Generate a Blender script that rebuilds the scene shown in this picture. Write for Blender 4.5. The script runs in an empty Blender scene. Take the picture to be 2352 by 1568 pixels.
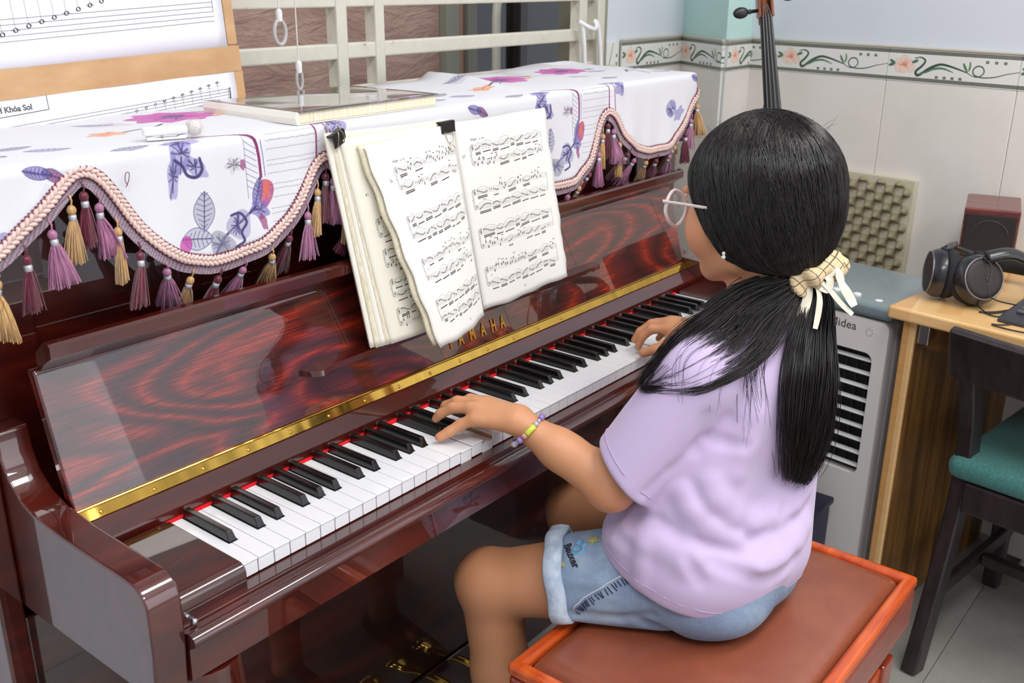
import bpy, bmesh, math, random
import numpy as np
from mathutils import Vector, Matrix, noise
random.seed(7)
rng = np.random.default_rng(11)
scene = bpy.context.scene
COL = scene.collection
PI = math.pi

# ------------------------------------------------------------------ camera, exposure, world, lights
def setup_camera():
    cx, cy, cz = -0.5817, -0.84710, 1.36510
    yaw, pitch, roll = 0.90110, 0.35010, 0.0089
    f = Vector((math.sin(yaw)*math.cos(pitch), math.cos(yaw)*math.cos(pitch), -math.sin(pitch)))
    r = Vector((math.cos(yaw), -math.sin(yaw), 0)); u = r.cross(f)
    r2 = math.cos(roll)*r + math.sin(roll)*u; u2 = -math.sin(roll)*r + math.cos(roll)*u
    cam = bpy.data.cameras.new('camera'); ob = bpy.data.objects.new('camera', cam); COL.objects.link(ob)
    m = Matrix((r2, u2, -f)).transposed().to_4x4(); m.translation = Vector((cx, cy, cz))
    ob.matrix_world = m
    cam.sensor_width = 36.0; cam.lens = 36.0*2318.42/2352.0
    cam.clip_start = 0.02; cam.clip_end = 60
    cam.dof.use_dof = True; cam.dof.focus_distance = 1.45; cam.dof.aperture_fstop = 9.0
    scene.camera = ob
setup_camera()
scene.view_settings.view_transform = 'Standard'
scene.view_settings.look = 'None'
scene.view_settings.exposure = 0.0
scene.view_settings.gamma = 1.0
scene.view_settings.use_curve_mapping = False
wd = bpy.data.worlds.new('world'); scene.world = wd; wd.use_nodes = True
wd.node_tree.nodes['Background'].inputs[0].default_value = (0.80, 0.88, 1.0, 1)
wd.node_tree.nodes['Background'].inputs[1].default_value = 0.9

def area(name, loc, target, sx, sy, power, color):
    l = bpy.data.lights.new(name, 'AREA'); l.shape = 'RECTANGLE'; l.size = sx; l.size_y = sy
    l.energy = power; l.color = color
    o = bpy.data.objects.new(name, l); COL.objects.link(o); o.location = loc
    d = Vector(target) - Vector(loc); o.rotation_euler = d.to_track_quat('-Z', 'Y').to_euler()
    return o
area('ceiling_light', (0.9, -1.0, 2.78), (0.9, -1.0, 0), 1.2, 0.5, 25, (1.0, 0.97, 0.94))
area('ceiling_light', (-0.9, -1.0, 2.78), (-0.9, -1.0, 0), 1.2, 0.5, 33, (0.95, 0.97, 1.0))
area('ceiling_light', (0.2, -2.3, 2.8), (0.2, -2.5, 0), 1.6, 0.4, 30, (1.0, 0.98, 0.96))  # extra fill added to brighten the front wall, not a known fixture
area('lid_reflection_fill', (1.25, -3.18, 1.45), (1.25, 0, 1.45), 2.1, 2.3, 19, (0.93, 0.96, 1.0))  # added bright panel for the lid's reflections; the front wall has no window
area('yard_fill_light', (0.75, 0.98, 1.88), (0.75, 0.98, 0), 2.4, 0.3, 6, (0.95, 0.97, 1.0))  # unseen fill added under the yard roof to brighten the plaster

# ------------------------------------------------------------------ helpers: geometry
def box(x0, x1, y0, y1, z0, z1):
    V = [(x0,y0,z0),(x1,y0,z0),(x1,y1,z0),(x0,y1,z0),(x0,y0,z1),(x1,y0,z1),(x1,y1,z1),(x0,y1,z1)]
    F = [(0,3,2,1),(4,5,6,7),(0,1,5,4),(1,2,6,5),(2,3,7,6),(3,0,4,7)]
    return V, F
def cat(*parts):
    V = []; F = []
    for v, f in parts:
        n = len(V); V.extend([tuple(p) for p in v]); F.extend([tuple(i+n for i in q) for q in f])
    return V, F
def xf(vf, m):
    return [tuple(m @ Vector(v)) for v in vf[0]], vf[1]
def bevel(vf, r, seg=2, ang=0.6):
    bm = bmesh.new()
    vs = [bm.verts.new(v) for v in vf[0]]
    for f in vf[1]:
        try: bm.faces.new([vs[i] for i in f])
        except ValueError: pass
    bmesh.ops.recalc_face_normals(bm, faces=bm.faces)
    es = [e for e in bm.edges if len(e.link_faces) == 2 and e.calc_face_angle(0) > ang]
    bmesh.ops.bevel(bm, geom=es, offset=r, segments=seg, profile=0.5, affect='EDGES', clamp_overlap=True)
    bm.verts.index_update()
    V = [tuple(v.co) for v in bm.verts]; F = [tuple(v.index for v in f.verts) for f in bm.faces]
    bm.free(); return V, F
def rbox(x0, x1, y0, y1, z0, z1, r=0.003, seg=2):
    return bevel(box(x0,x1,y0,y1,z0,z1), r, seg)
def prism(prof, a0, a1, axis='x'):
    """closed profile extruded along an axis; profile = (y,z) for x, (x,z) for y, (x,y) for z"""
    n = len(prof); V = []
    for a in (a0, a1):
        for p, q in prof:
            V.append({'x': (a,p,q), 'y': (p,a,q), 'z': (p,q,a)}[axis])
    F = [tuple(range(n)), tuple(range(2*n-1, n-1, -1))]
    for i in range(n):
        j = (i+1) % n; F.append((i, i+n, j+n, j))
    return V, F
def tube(path, r, n=8, caps=True, close=False, flat=1.0):
    path = [Vector(p) for p in path]; m = len(path)
    rr = r if hasattr(r, '__len__') else [r]*m
    V = []; F = []; up = None
    for i, p in enumerate(path):
        a = path[(i-1) % m] if (close or i) else path[i]
        b = path[(i+1) % m] if (close or i < m-1) else path[i]
        t = (b-a).normalized()
        if up is None:
            up = t.orthogonal().normalized()
        up = (up - t*up.dot(t)); up = up.normalized() if up.length > 1e-9 else t.orthogonal().normalized()
        s = t.cross(up)
        for k in range(n):
            A = 2*PI*k/n
            V.append(tuple(p + float(rr[i])*(math.cos(A)*up + flat*math.sin(A)*s)))
    for i in range(m if close else m-1):
        j = (i+1) % m
        for k in range(n):
            l = (k+1) % n
            F.append((i*n+k, i*n+l, j*n+l, j*n+k))
    if caps and not close:
        F.append(tuple(range(n-1, -1, -1))); F.append(tuple(range((m-1)*n, m*n)))
    return V, F
def lathe(prof, n=24, center=(0,0,0), axis=(0,0,1), caps=True):
    """prof: list of (radius, height) along axis"""
    ax = Vector(axis).normalized(); u = ax.orthogonal().normalized(); v = ax.cross(u); c = Vector(center)
    V = []; F = []
    for r, h in prof:
        for k in range(n):
            A = 2*PI*k/n; V.append(tuple(c + ax*h + r*(math.cos(A)*u + math.sin(A)*v)))
    m = len(prof)
    for i in range(m-1):
        for k in range(n):
            l = (k+1) % n; F.append((i*n+k, i*n+l, (i+1)*n+l, (i+1)*n+k))
    if caps: F.append(tuple(range(n-1, -1, -1))); F.append(tuple(range((m-1)*n, m*n)))
    return V, F
def ball(c, r, nu=12, nv=8, M=None):
    rx, ry, rz = (r, r, r) if not hasattr(r, '__len__') else r
    V = [(0,0,1)]; F = []
    for i in range(1, nv):
        t = PI*i/nv
        for k in range(nu):
            p = 2*PI*k/nu; V.append((math.sin(t)*math.cos(p), math.sin(t)*math.sin(p), math.cos(t)))
    V.append((0,0,-1)); e = len(V)-1
    for k in range(nu): F.append((0, 1+k, 1+(k+1) % nu))
    for i in range(nv-2):
        for k in range(nu):
            a = 1+i*nu; l = (k+1) % nu; F.append((a+k, a+nu+k, a+nu+l, a+l))
    a = 1+(nv-2)*nu
    for k in range(nu): F.append((a+k, e, a+(k+1) % nu))
    W = []
    for x, y, z in V:
        p = Vector((x*rx, y*ry, z*rz))
        if M is not None: p = M @ p
        W.append((p.x+c[0], p.y+c[1], p.z+c[2]))
    return W, F
def spline(pts, n=40, close=False):
    P = [np.array(p, float) for p in pts]; m = len(P); out = []
    segs = m if close else m-1
    per = max(2, n//segs)
    for i in range(segs):
        if close: a, b, c, d = P[(i-1) % m], P[i], P[(i+1) % m], P[(i+2) % m]
        else: a, b, c, d = P[max(i-1,0)], P[i], P[i+1], P[min(i+2, m-1)]
        for k in range(per):
            t = k/per
            out.append(tuple(0.5*((2*b)+(-a+c)*t+(2*a-5*b+4*c-d)*t*t+(-a+3*b-3*c+d)*t**3)))
    if not close: out.append(tuple(P[-1]))
    return out
def grid(fn, nu, nv):
    """fn(i/nu, j/nv) -> point; returns verts, faces, uvs-per-vertex"""
    V = []; UV = []; F = []
    for j in range(nv+1):
        for i in range(nu+1):
            V.append(tuple(fn(i/nu, j/nv))); UV.append((i/nu, j/nv))
    for j in range(nv):
        for i in range(nu):
            a = j*(nu+1)+i; F.append((a, a+1, a+nu+2, a+nu+1))
    return V, F, UV

# ------------------------------------------------------------------ helpers: objects
ORG = {}
def origin(o):
    return ORG.get(o.name, Vector((0,0,0))) if o is not None else Vector((0,0,0))
def make_mesh(name, vf, mat, smooth=False, uv=None, off=Vector((0,0,0)), sharp=None):
    V = [(v[0]-off[0], v[1]-off[1], v[2]-off[2]) for v in vf[0]]
    me = bpy.data.meshes.new(name); me.from_pydata(V, [], [list(f) for f in vf[1]])
    bm = bmesh.new(); bm.from_mesh(me); 
    if uv is None: bmesh.ops.recalc_face_normals(bm, faces=bm.faces)
    bm.to_mesh(me); bm.free()
    if uv is not None:
        L = me.uv_layers.new(name='UVMap')
        idx = np.empty(len(me.loops), dtype=np.int32); me.loops.foreach_get('vertex_index', idx)
        L.data.foreach_set('uv', np.asarray(uv, dtype=np.float32)[idx].ravel())
    if smooth:
        me.polygons.foreach_set('use_smooth', [True]*len(me.polygons))
        if sharp: me.set_sharp_from_angle(angle=sharp)
    if mat is not None: me.materials.append(mat)
    me.update(); return me
def link(name, me, parent=None, loc=(0,0,0), label=None):
    o = bpy.data.objects.new(name, me); COL.objects.link(o); o.location = loc
    if parent is not None: o.parent = parent; ORG[o.name] = origin(parent) + Vector(loc)
    else: ORG[o.name] = Vector(loc)
    if label: o['label'] = label
    return o
def part(name, vf, mat, parent, smooth=False, uv=None, label=None, sharp=None):
    o = link(name, make_mesh(name, vf, mat, smooth, uv, origin(parent), sharp), parent, label=label)
    if smooth and sharp: weigh(o)
    return o
def weigh(o):
    m = o.modifiers.new('weighted_normals', 'WEIGHTED_NORMAL'); m.keep_sharp = True; m.weight = 50
def thing(name, label, cat_, loc=(0,0,0), group=None):
    o = bpy.data.objects.new(name, None); COL.objects.link(o); o.location = loc; o.empty_display_size = 0.05
    o['label'] = label; o['category'] = cat_
    if group: o['group'] = group
    ORG[o.name] = Vector(loc); return o
def single(name, vf, mat, label, cat_, loc=(0,0,0), smooth=False, uv=None, group=None, sharp=None):
    me = make_mesh(name, vf, mat, smooth, uv, Vector(loc), sharp); o = link(name, me, None, loc)
    o['label'] = label; o['category'] = cat_
    if group: o['group'] = group
    return o
def struct(name, vf, mat, smooth=False, uv=None, parent=None):
    o = link(name, make_mesh(name, vf, mat, smooth, uv, origin(parent)), parent)
    if parent is None: o['kind'] = 'structure'
    return o
def text_vf(txt, size, M, depth=0.0004, spacing=1.0, sx=1.0, res=3, bold=0.0):
    cu = bpy.data.curves.new('t', 'FONT'); cu.body = txt; cu.size = size; cu.extrude = depth
    cu.space_character = spacing; cu.align_x = 'LEFT'; cu.resolution_u = res; cu.offset = bold
    ob = bpy.data.objects.new('t', cu); COL.objects.link(ob)
    me = ob.to_mesh()
    V = [tuple(M @ Vector((v.co.x*sx, v.co.y, v.co.z))) for v in me.vertices]; F = [tuple(p.vertices) for p in me.polygons]
    ob.to_mesh_clear(); bpy.data.objects.remove(ob); bpy.data.curves.remove(cu)
    return V, F
def frame(o, xdir, ydir):
    x = Vector(xdir).normalized(); y = Vector(ydir); y = (y - x*y.dot(x)).normalized(); z = x.cross(y)
    m = Matrix((x, y, z)).transposed().to_4x4(); m.translation = Vector(o); return m

# ------------------------------------------------------------------ helpers: materials
def lin(r, g, b):
    def c(v):
        v /= 255.0
        return v/12.92 if v <= 0.04045 else ((v+0.055)/1.055)**2.4
    return (c(r), c(g), c(b), 1.0)
class Mat:
    def __init__(s, name, color=(0.5,0.5,0.5,1), rough=0.5, metal=0.0, **kw):
        s.m = bpy.data.materials.new(name); s.m.use_nodes = True; s.t = s.m.node_tree
        s.b = s.t.nodes['Principled BSDF']
        s.b.inputs['Base Color'].default_value = color; s.b.inputs['Roughness'].default_value = rough
        s.b.inputs['Metallic'].default_value = metal
        for k, v in kw.items(): s.b.inputs[k.replace('_', ' ')].default_value = v
    def n(s, typ, **kw):
        nd = s.t.nodes.new(typ)
        for k, v in kw.items(): setattr(nd, k, v)
        return nd
    def l(s, a, b): s.t.links.new(a, b)
    def coord(s, kind='Object', scale=(1,1,1), rot=(0,0,0), loc=(0,0,0)):
        tc = s.n('ShaderNodeTexCoord'); mp = s.n('ShaderNodeMapping')
        mp.inputs['Scale'].default_value = scale; mp.inputs['Rotation'].default_value = rot; mp.inputs['Location'].default_value = loc
        s.l(tc.outputs[kind], mp.inputs['Vector']); return mp.outputs[0]
    def noise(s, vec, scale=5, detail=3, rough=0.5, dist=0.0):
        nd = s.n('ShaderNodeTexNoise'); nd.inputs['Scale'].default_value = scale; nd.inputs['Detail'].default_value = detail
        nd.inputs['Roughness'].default_value = rough; nd.inputs['Distortion'].default_value = dist
        s.l(vec, nd.inputs['Vector']); return nd.outputs['Fac']
    def ramp(s, fac, stops, interp='LINEAR'):
        nd = s.n('ShaderNodeValToRGB'); r = nd.color_ramp; r.interpolation = interp
        while len(r.elements) < len(stops): r.elements.new(0.5)
        for e, (p, c) in zip(r.elements, stops): e.position = p; e.color = c
        s.l(fac, nd.inputs['Fac']); return nd.outputs['Color']
    def math(s, op, a, b=None, c=None):
        nd = s.n('ShaderNodeMath'); nd.operation = op
        for i, v in enumerate((a, b, c)):
            if v is None: continue
            if isinstance(v, (int, float)): nd.inputs[i].default_value = v
            else: s.l(v, nd.inputs[i])
        return nd.outputs[0]
    def mix(s, fac, a, b, typ='MIX'):
        nd = s.n('ShaderNodeMix'); nd.data_type = 'RGBA'; nd.blend_type = typ
        for i, v in ((0, fac), (6, a), (7, b)):
            if isinstance(v, (int, float)): nd.inputs[i].default_value = v
            elif isinstance(v, tuple): nd.inputs[i].default_value = v
            else: s.l(v, nd.inputs[i])
        return nd.outputs[2]
    def color(s, c): s.l(c, s.b.inputs['Base Color']); return s
    def rough(s, c): s.l(c, s.b.inputs['Roughness']); return s
    def bump(s, h, strength=0.2, dist=0.001):
        nd = s.n('ShaderNodeBump'); nd.inputs['Strength'].default_value = strength; nd.inputs['Distance'].default_value = dist
        s.l(h, nd.inputs['Height']); s.l(nd.outputs[0], s.b.inputs['Normal']); return s

# ------------------------------------------------------------------ helpers: printed artwork drawn in code
class Canvas:
    def __init__(s, w, h, bg=(1,1,1)):
        s.w, s.h = w, h; s.a = np.empty((h, w, 3), np.float32); s.a[:] = bg
    def _blend(s, x0, x1, y0, y1, al, col):
        sub = s.a[y0:y1, x0:x1]; sub += (np.array(col, np.float32)-sub)*al[..., None]
    def _box(s, pts, pad):
        x0 = max(0, int(min(p[0] for p in pts)-pad)); x1 = min(s.w, int(max(p[0] for p in pts)+pad)+2)
        y0 = max(0, int(min(p[1] for p in pts)-pad)); y1 = min(s.h, int(max(p[1] for p in pts)+pad)+2)
        return x0, x1, y0, y1
    def line(s, pts, w, col, al=1.0):
        for (ax, ay), (bx, by) in zip(pts[:-1], pts[1:]):
            x0, x1, y0, y1 = s._box([(ax,ay),(bx,by)], w+1)
            if x1 <= x0 or y1 <= y0: continue
            X, Y = np.meshgrid(np.arange(x0, x1)+.5, np.arange(y0, y1)+.5)
            dx, dy = bx-ax, by-ay; L = dx*dx+dy*dy+1e-9
            t = np.clip(((X-ax)*dx+(Y-ay)*dy)/L, 0, 1)
            d = np.hypot(X-ax-t*dx, Y-ay-t*dy)
            s._blend(x0, x1, y0, y1, (np.clip(w/2+.5-d, 0, 1)*al).astype(np.float32), col)
    def ell(s, cx, cy, rx, ry, rot, col, al=1.0, ring=None):
        R = max(rx, ry)
        x0, x1, y0, y1 = s._box([(cx-R,cy-R),(cx+R,cy+R)], 2)
        if x1 <= x0 or y1 <= y0: return
        X, Y = np.meshgrid(np.arange(x0, x1)+.5-cx, np.arange(y0, y1)+.5-cy)
        c, n = math.cos(rot), math.sin(rot); u = (X*c+Y*n)/rx; v = (-X*n+Y*c)/ry
        q = np.sqrt(u*u+v*v)+1e-6; d = (q-1)*min(rx, ry)
        A = np.clip(.5-d, 0, 1)
        if ring: A = np.clip(ring/2+.5-np.abs(d), 0, 1)
        s._blend(x0, x1, y0, y1, (A*al).astype(np.float32), col)
    def poly(s, pts, col, al=1.0, tex=None):
        x0, x1, y0, y1 = s._box(pts, 2)
        if x1 <= x0 or y1 <= y0: return
        X, Y = np.meshgrid(np.arange(x0, x1)+.5, np.arange(y0, y1)+.5)
        ins = np.zeros(X.shape, bool); D = np.full(X.shape, 1e9)
        n = len(pts)
        for i in range(n):
            ax, ay = pts[i]; bx, by = pts[(i+1) % n]
            c = (ay > Y) != (by > Y)
            with np.errstate(divide='ignore', invalid='ignore'):
                xi = (bx-ax)*(Y-ay)/(by-ay+1e-12)+ax
            ins ^= c & (X < xi)
            dx, dy = bx-ax, by-ay; L = dx*dx+dy*dy+1e-9
            t = np.clip(((X-ax)*dx+(Y-ay)*dy)/L, 0, 1)
            D = np.minimum(D, np.hypot(X-ax-t*dx, Y-ay-t*dy))
        A = np.clip(.5+np.where(ins, D, -D), 0, 1)*al
        if tex is not None: A = A*tex(X, Y)
        s._blend(x0, x1, y0, y1, A.astype(np.float32), col)
    def rect(s, x0, y0, x1, y1, col, al=1.0):
        s.poly([(x0,y0),(x1,y0),(x1,y1),(x0,y1)], col, al)
    def image(s, name):
        im = bpy.data.images.new(name, s.w, s.h); px = np.ones((s.h, s.w, 4), np.float32)
        px[..., :3] = np.clip(s.a[::-1], 0, 1); im.pixels.foreach_set(px.ravel()); im.pack(); return im
def print_mat(name, canvas, rough=0.6, **kw):
    m = Mat(name, rough=rough, **kw); t = m.n('ShaderNodeTexImage'); t.image = canvas.image(name); t.extension = 'EXTEND'
    uv = m.n('ShaderNodeUVMap'); m.l(uv.outputs[0], t.inputs['Vector']); m.color(t.outputs['Color']); m.tex = t
    return m
# ------------------------------------------------------------------ materials
def M_plain(name, c, rough=0.5, **kw): return Mat(name, c, rough, **kw).m
def make_rosewood(name, dark, mid, light, coat=1.0, rings=7.0, wr=0.45, wf=0.55, stops=(0.2,0.5,0.8)):
    m = Mat(name, rough=0.35, Coat_Weight=coat, Coat_Roughness=0.015, Coat_IOR=1.85)
    m.b.inputs['Specular IOR Level'].default_value = 0.3
    v = m.coord('Object', scale=(0.75, 3.4, 3.4), loc=(0.06, 0, 0), rot=(0,0.06,0))
    big = m.noise(v, 1.7, 2, 0.45, 0.35)
    rg = m.math('FRACT', m.math('MULTIPLY', big, rings))
    tri = m.math('ABSOLUTE', m.math('SUBTRACT', m.math('MULTIPLY', rg, 2.0), 1.0))
    fine = m.noise(m.coord('Object', scale=(5, 150, 150), rot=(0, 0.10, 0)), 3.0, 6, 0.75)
    f = m.math('ADD', m.math('MULTIPLY', tri, wr), m.math('MULTIPLY', fine, wf))
    m.color(m.ramp(f, [(stops[0], dark), (stops[1], mid), (stops[2], light)]))
    return m.m
ROSE = make_rosewood('rosewood_lacquer', lin(52,12,7), lin(74,18,10), lin(98,28,14), wr=0.30, wf=0.6)
ROSE_L = make_rosewood('rosewood_lacquer_figured', lin(28,6,4), lin(84,15,8), lin(172,46,16), rings=17.0, wr=0.24, wf=0.80, stops=(0.34,0.56,0.76))
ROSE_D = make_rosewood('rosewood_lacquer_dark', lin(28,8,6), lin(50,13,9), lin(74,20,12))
BRASS = Mat('polished_brass', lin(212,170,80), 0.12, 1.0)
BRASS.bump(BRASS.noise(BRASS.coord(scale=(1,0.05,0.05)), 22, 1), 0.5, 0.006); BRASS = BRASS.m
GOLD = M_plain('gold_lettering', lin(214,160,60), 0.35, metal=0.6)
WKEY = Mat('white_key', lin(238,238,240), 0.18, Coat_Weight=0.4, Coat_Roughness=0.05).m
BKEY = Mat('black_key', lin(14,14,15), 0.22, Coat_Weight=0.5, Coat_Roughness=0.08).m
KWOOD = M_plain('key_wood', lin(186,150,104), 0.6)
FELT = M_plain('red_felt', lin(226,14,26), 0.9)
BLACKM = M_plain('black_plastic', lin(22,22,24), 0.4)
CHROME = M_plain('chrome', lin(200,200,205), 0.15, metal=1.0)
WHITEP = M_plain('white_plastic', lin(236,236,236), 0.35)

# ------------------------------------------------------------------ the room
FL = Mat('grey_stone_floor', rough=0.22)
nv = FL.noise(FL.coord('Object', scale=(1,1,1)), 3.0, 5, 0.6, 1.2)
vn = FL.noise(FL.coord('Object', scale=(1,2,1), rot=(0,0,0.6)), 7.0, 6, 0.7, 2.5)
FL.color(FL.mix(FL.math('MULTIPLY', vn, 0.35), FL.ramp(nv, [(0.3, lin(138,135,129)), (0.7, lin(166,163,156))]), lin(196,193,186)))
FL = FL.m
struct('floor', box(-2.6, 2.4, -3.2, 0.75, -0.05, -0.006), M_plain('floor_grout', lin(140,136,130), 0.8))
floor = bpy.data.objects['floor']
tile_me = make_mesh('tile', bevel(box(0, 0.5988, 0, 0.5988, -0.006, 0), 0.0006, 1), FL)
for i in range(8):
    for j in range(6):
        x0 = -2.6+0.6*i+0.17; y0 = -3.2+0.6*j+0.35
        if x0 > 2.3 or y0 > 0.6: continue
        o = link('tile', tile_me, floor, (x0, y0, 0)); 
PAINT = Mat('wall_paint', lin(222,228,236), 0.6)
PAINT.bump(PAINT.noise(PAINT.coord(), 60, 3), 0.08, 0.002); PAINT = PAINT.m
TEAL = Mat('teal_wall_paint', lin(196,230,224), 0.55)
TEAL.bump(TEAL.noise(TEAL.coord(), 40, 3), 0.1, 0.002); TEAL = TEAL.m
TILEM = Mat('cream_wall_tile', lin(236,232,226), 0.16)
TILEM.color(TILEM.ramp(TILEM.noise(TILEM.coord(), 6, 3), [(0.3, lin(232,227,220)), (0.7, lin(240,236,230))]))
TILEM.bump(TILEM.noise(TILEM.coord(), 9, 2), 0.15, 0.004); TILEM = TILEM.m
GROUT = M_plain('tile_grout', lin(196,190,176), 0.8)
struct('ceiling', box(-2.6, 2.4, -3.2, 1.9, 2.9, 2.95), M_plain('ceiling_paint', lin(238,238,238), 0.7))
struct('wall_front', box(-2.6, 2.4, -3.3, -3.2, 0, 2.9), M_plain('wall_front_paint', lin(206,206,210), 0.6))
struct('wall_left', box(-2.7, -2.6, -3.2, 0.75, 0, 2.9), PAINT)

# printed border tiles: orange blossom, curling green leaf, chain edges
def border_canvas():
    W, H = 960, 224
    c = Canvas(W, H, (0.93, 0.93, 0.91))
    G = (0.22, 0.33, 0.26); G2 = (0.36, 0.50, 0.40); D = (0.12, 0.15, 0.13)
    for y in (6, H-30):
        c.rect(0, y, W, y+24, (0.62, 0.64, 0.58)); c.rect(0, y, W, y+3, D); c.rect(0, y+21, W, y+24, D)
        for k in range(0, W, 12): c.rect(k+2, y+4, k+8, y+20, (0.10, 0.13, 0.12)); c.rect(k+3.5, y+6, k+5.5, y+18, (0.5, 0.55, 0.5))
    def S(p, n=40): return spline(p, n)
    def ribbon(p, w0, w1, col):
        q = S(p, 48); n = len(q)
        for i in range(n-1):
            t = i/(n-1); w = w0*math.sin(PI*min(1, max(0.04, t)))**0.7+w1
            c.line([q[i], q[i+1]], w, col)
    for k, (x, y, r) in enumerate([(92,98,40),(130,78,38),(160,108,40),(120,140,38),(80,130,34),(186,132,30)]):
        c.ell(x, y, r, r*0.72, k*1.05, (0.96, 0.86, 0.80)); c.ell(x, y, r, r*0.72, k*1.05, (0.82, 0.56, 0.48), 0.55, ring=2.2)
    for k in range(26):
        a = k*0.61; r = 14+rng.random()*38
        c.line([(128+6*math.cos(a), 104+5*math.sin(a)), (128+r*math.cos(a), 104+r*.8*math.sin(a))], 2.5, (0.86, 0.42, 0.26), 0.7)
    for (x, y, a) in [(34,92,0.5),(30,112,-0.3),(208,82,-0.4)]:
        c.ell(x, y, 26, 11, a, G2); c.line([(x-22*math.cos(a), y-22*math.sin(a)), (x+22*math.cos(a), y+22*math.sin(a))], 2, D, .6)
    ribbon([(205,60),(250,52),(285,74),(262,112),(222,150),(236,176),(270,160),(330,118),(400,92),(470,100),(550,120),(610,138)], 16, 3, G)
    ribbon([(250,168),(300,150),(350,126),(420,118),(500,140)], 14, 2, G2)
    ribbon([(590,128),(630,150),(680,158),(718,128),(704,92),(664,88),(640,116),(656,148),(720,160),(800,150),(870,128),(960,108)], 6, 3, G)
    ribbon([(600,128),(580,100),(566,74)], 16, 2, G2); ribbon([(608,126),(616,96),(612,60)], 14, 2, (0.45,0.6,0.4))
    for k in range(4): c.rect(372+58*k, 172, 394+58*k, 190, (0.25,0.3,0.28)); c.rect(378+58*k, 176, 388+58*k, 186, (0.6,0.62,0.55))
    for k in range(3): c.rect(722+62*k, 48, 744+62*k, 66, (0.25,0.3,0.28)); c.rect(728+62*k, 52, 738+62*k, 62, (0.6,0.62,0.55))
    return c
BORDER = print_mat('floral_border_tile', border_canvas(), rough=0.15).m
P_A = Vector((1.676, 0.66)); P_B = Vector((2.10, 0.66)); P_C = Vector((1.972, 0.455)); P_W = Vector((2.12, 0.455))
a82 = math.radians(82); WD = Vector((-math.cos(a82), -math.sin(a82))); P_E = P_W + WD*3.6
def seg_slab(name, A, B, z0, z1, th, mat, side=1, parent=None, struc=True):
    d = (B-A).normalized(); nrm = Vector((d.y, -d.x))*side
    a, b = A, B; c_, e = B-nrm*th, A-nrm*th
    prof = [(a.x,a.y),(b.x,b.y),(c_.x,c_.y),(e.x,e.y)]
    vf = prism(prof, z0, z1, 'z')
    if parent is not None: return part(name, vf, mat, parent)
    return struct(name, vf, mat)
ZB0, ZB1 = 1.120, 1.197
wr = seg_slab('wall_right', P_W, P_E, 0, 2.9, 0.12, PAINT, 1)
wb = seg_slab('wall_back', P_A+Vector((0.0,0)), P_B+Vector((0.1,0)), 0, 2.9, 0.12, PAINT, 1)
wp = struct('wall_pillar', prism([(P_B.x,P_B.y),(P_C.x,P_C.y),(P_W.x+0.02,P_W.y),(P_W.x+.1,P_B.y+.05)], 0, 2.9, 'z'), TEAL)
def border_tile(A, d, nrm, s0, s1, u0, u1, parent, z0=ZB0, z1=ZB1):
    p0 = A+d*s0; p1 = A+d*s1; t = 0.009; q0 = p0+nrm*t; q1 = p1+nrm*t
    V = [(q0.x,q0.y,z0),(q1.x,q1.y,z0),(q1.x,q1.y,z1),(q0.x,q0.y,z1),(p0.x,p0.y,z0),(p1.x,p1.y,z0),(p1.x,p1.y,z1),(p0.x,p0.y,z1)]
    F = [(0,1,2,3),(3,2,6,7),(0,4,5,1),(0,3,7,4),(1,5,6,2)]
    uv = [(u0,0),(u1,0),(u1,1),(u0,1),(u0,0),(u1,0),(u1,1),(u0,1)]
    part('border_tile', (V,F), BORDER, parent, uv=uv)
def plain_tiles(A, d, nrm, cuts, rows, parent):
    for s0, s1 in zip(cuts[:-1], cuts[1:]):
        for z0, z1 in rows:
            p0 = A+d*(s0+.0007); p1 = A+d*(s1-.0007); t = 0.008
            prof = [(p0.x,p0.y),(p1.x,p1.y),(p1.x+nrm.x*t,p1.y+nrm.y*t),(p0.x+nrm.x*t,p0.y+nrm.y*t)]
            part('wall_tile', bevel(prism(prof, z0+.0007, z1-.0007, 'z'), 0.0012, 1), TILEM, parent)
def segment(A, B, nside, cuts, first_u, parent, rows, rev=False):
    d = (B-A).normalized(); nrm = Vector((d.y, -d.x))*nside; L = (B-A).length
    cuts = [c for c in cuts if c < L]+[L]
    T = 0.3215
    for i, (s0, s1) in enumerate(zip(cuts[:-1], cuts[1:])):
        w = min(1.0, (s1-s0)/T)
        if i == 0 and first_u > 0: u0, u1 = 1-w if first_u == 2 else 0.0, 1.0 if first_u == 2 else w
        else: u0, u1 = 0.0, w
        border_tile(A, d, nrm, s0+.0006, s1-.0006, u0, u1, parent)
    plain_tiles(A, d, nrm, cuts, rows, parent)
    # rough plaster edge over the tiles
    p0, p1 = A, B; t = 0.012
    prof = [(p0.x,p0.y),(p1.x,p1.y),(p1.x+nrm.x*t,p1.y+nrm.y*t),(p0.x+nrm.x*t,p0.y+nrm.y*t)]
    part('plaster_edge', bevel(prism(prof, ZB1, ZB1+0.006, 'z'), 0.002, 1), GROUT, parent)
ROWS = [(0.52, ZB0), (0.0, 0.52)]
segment(P_W, P_W+WD*2.0, 1, [0, 0.094, 0.4155, 0.737, 1.058, 1.38, 1.70], 2, wr, ROWS)
segment(P_A+Vector((0.092,0)), P_B, 1, [0, 0.325], 0, wb, ROWS)
segment(P_B, P_C, 1, [0], 1, wp, ROWS)
segment(P_C, P_W, 1, [0], 1, wp, ROWS)
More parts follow.
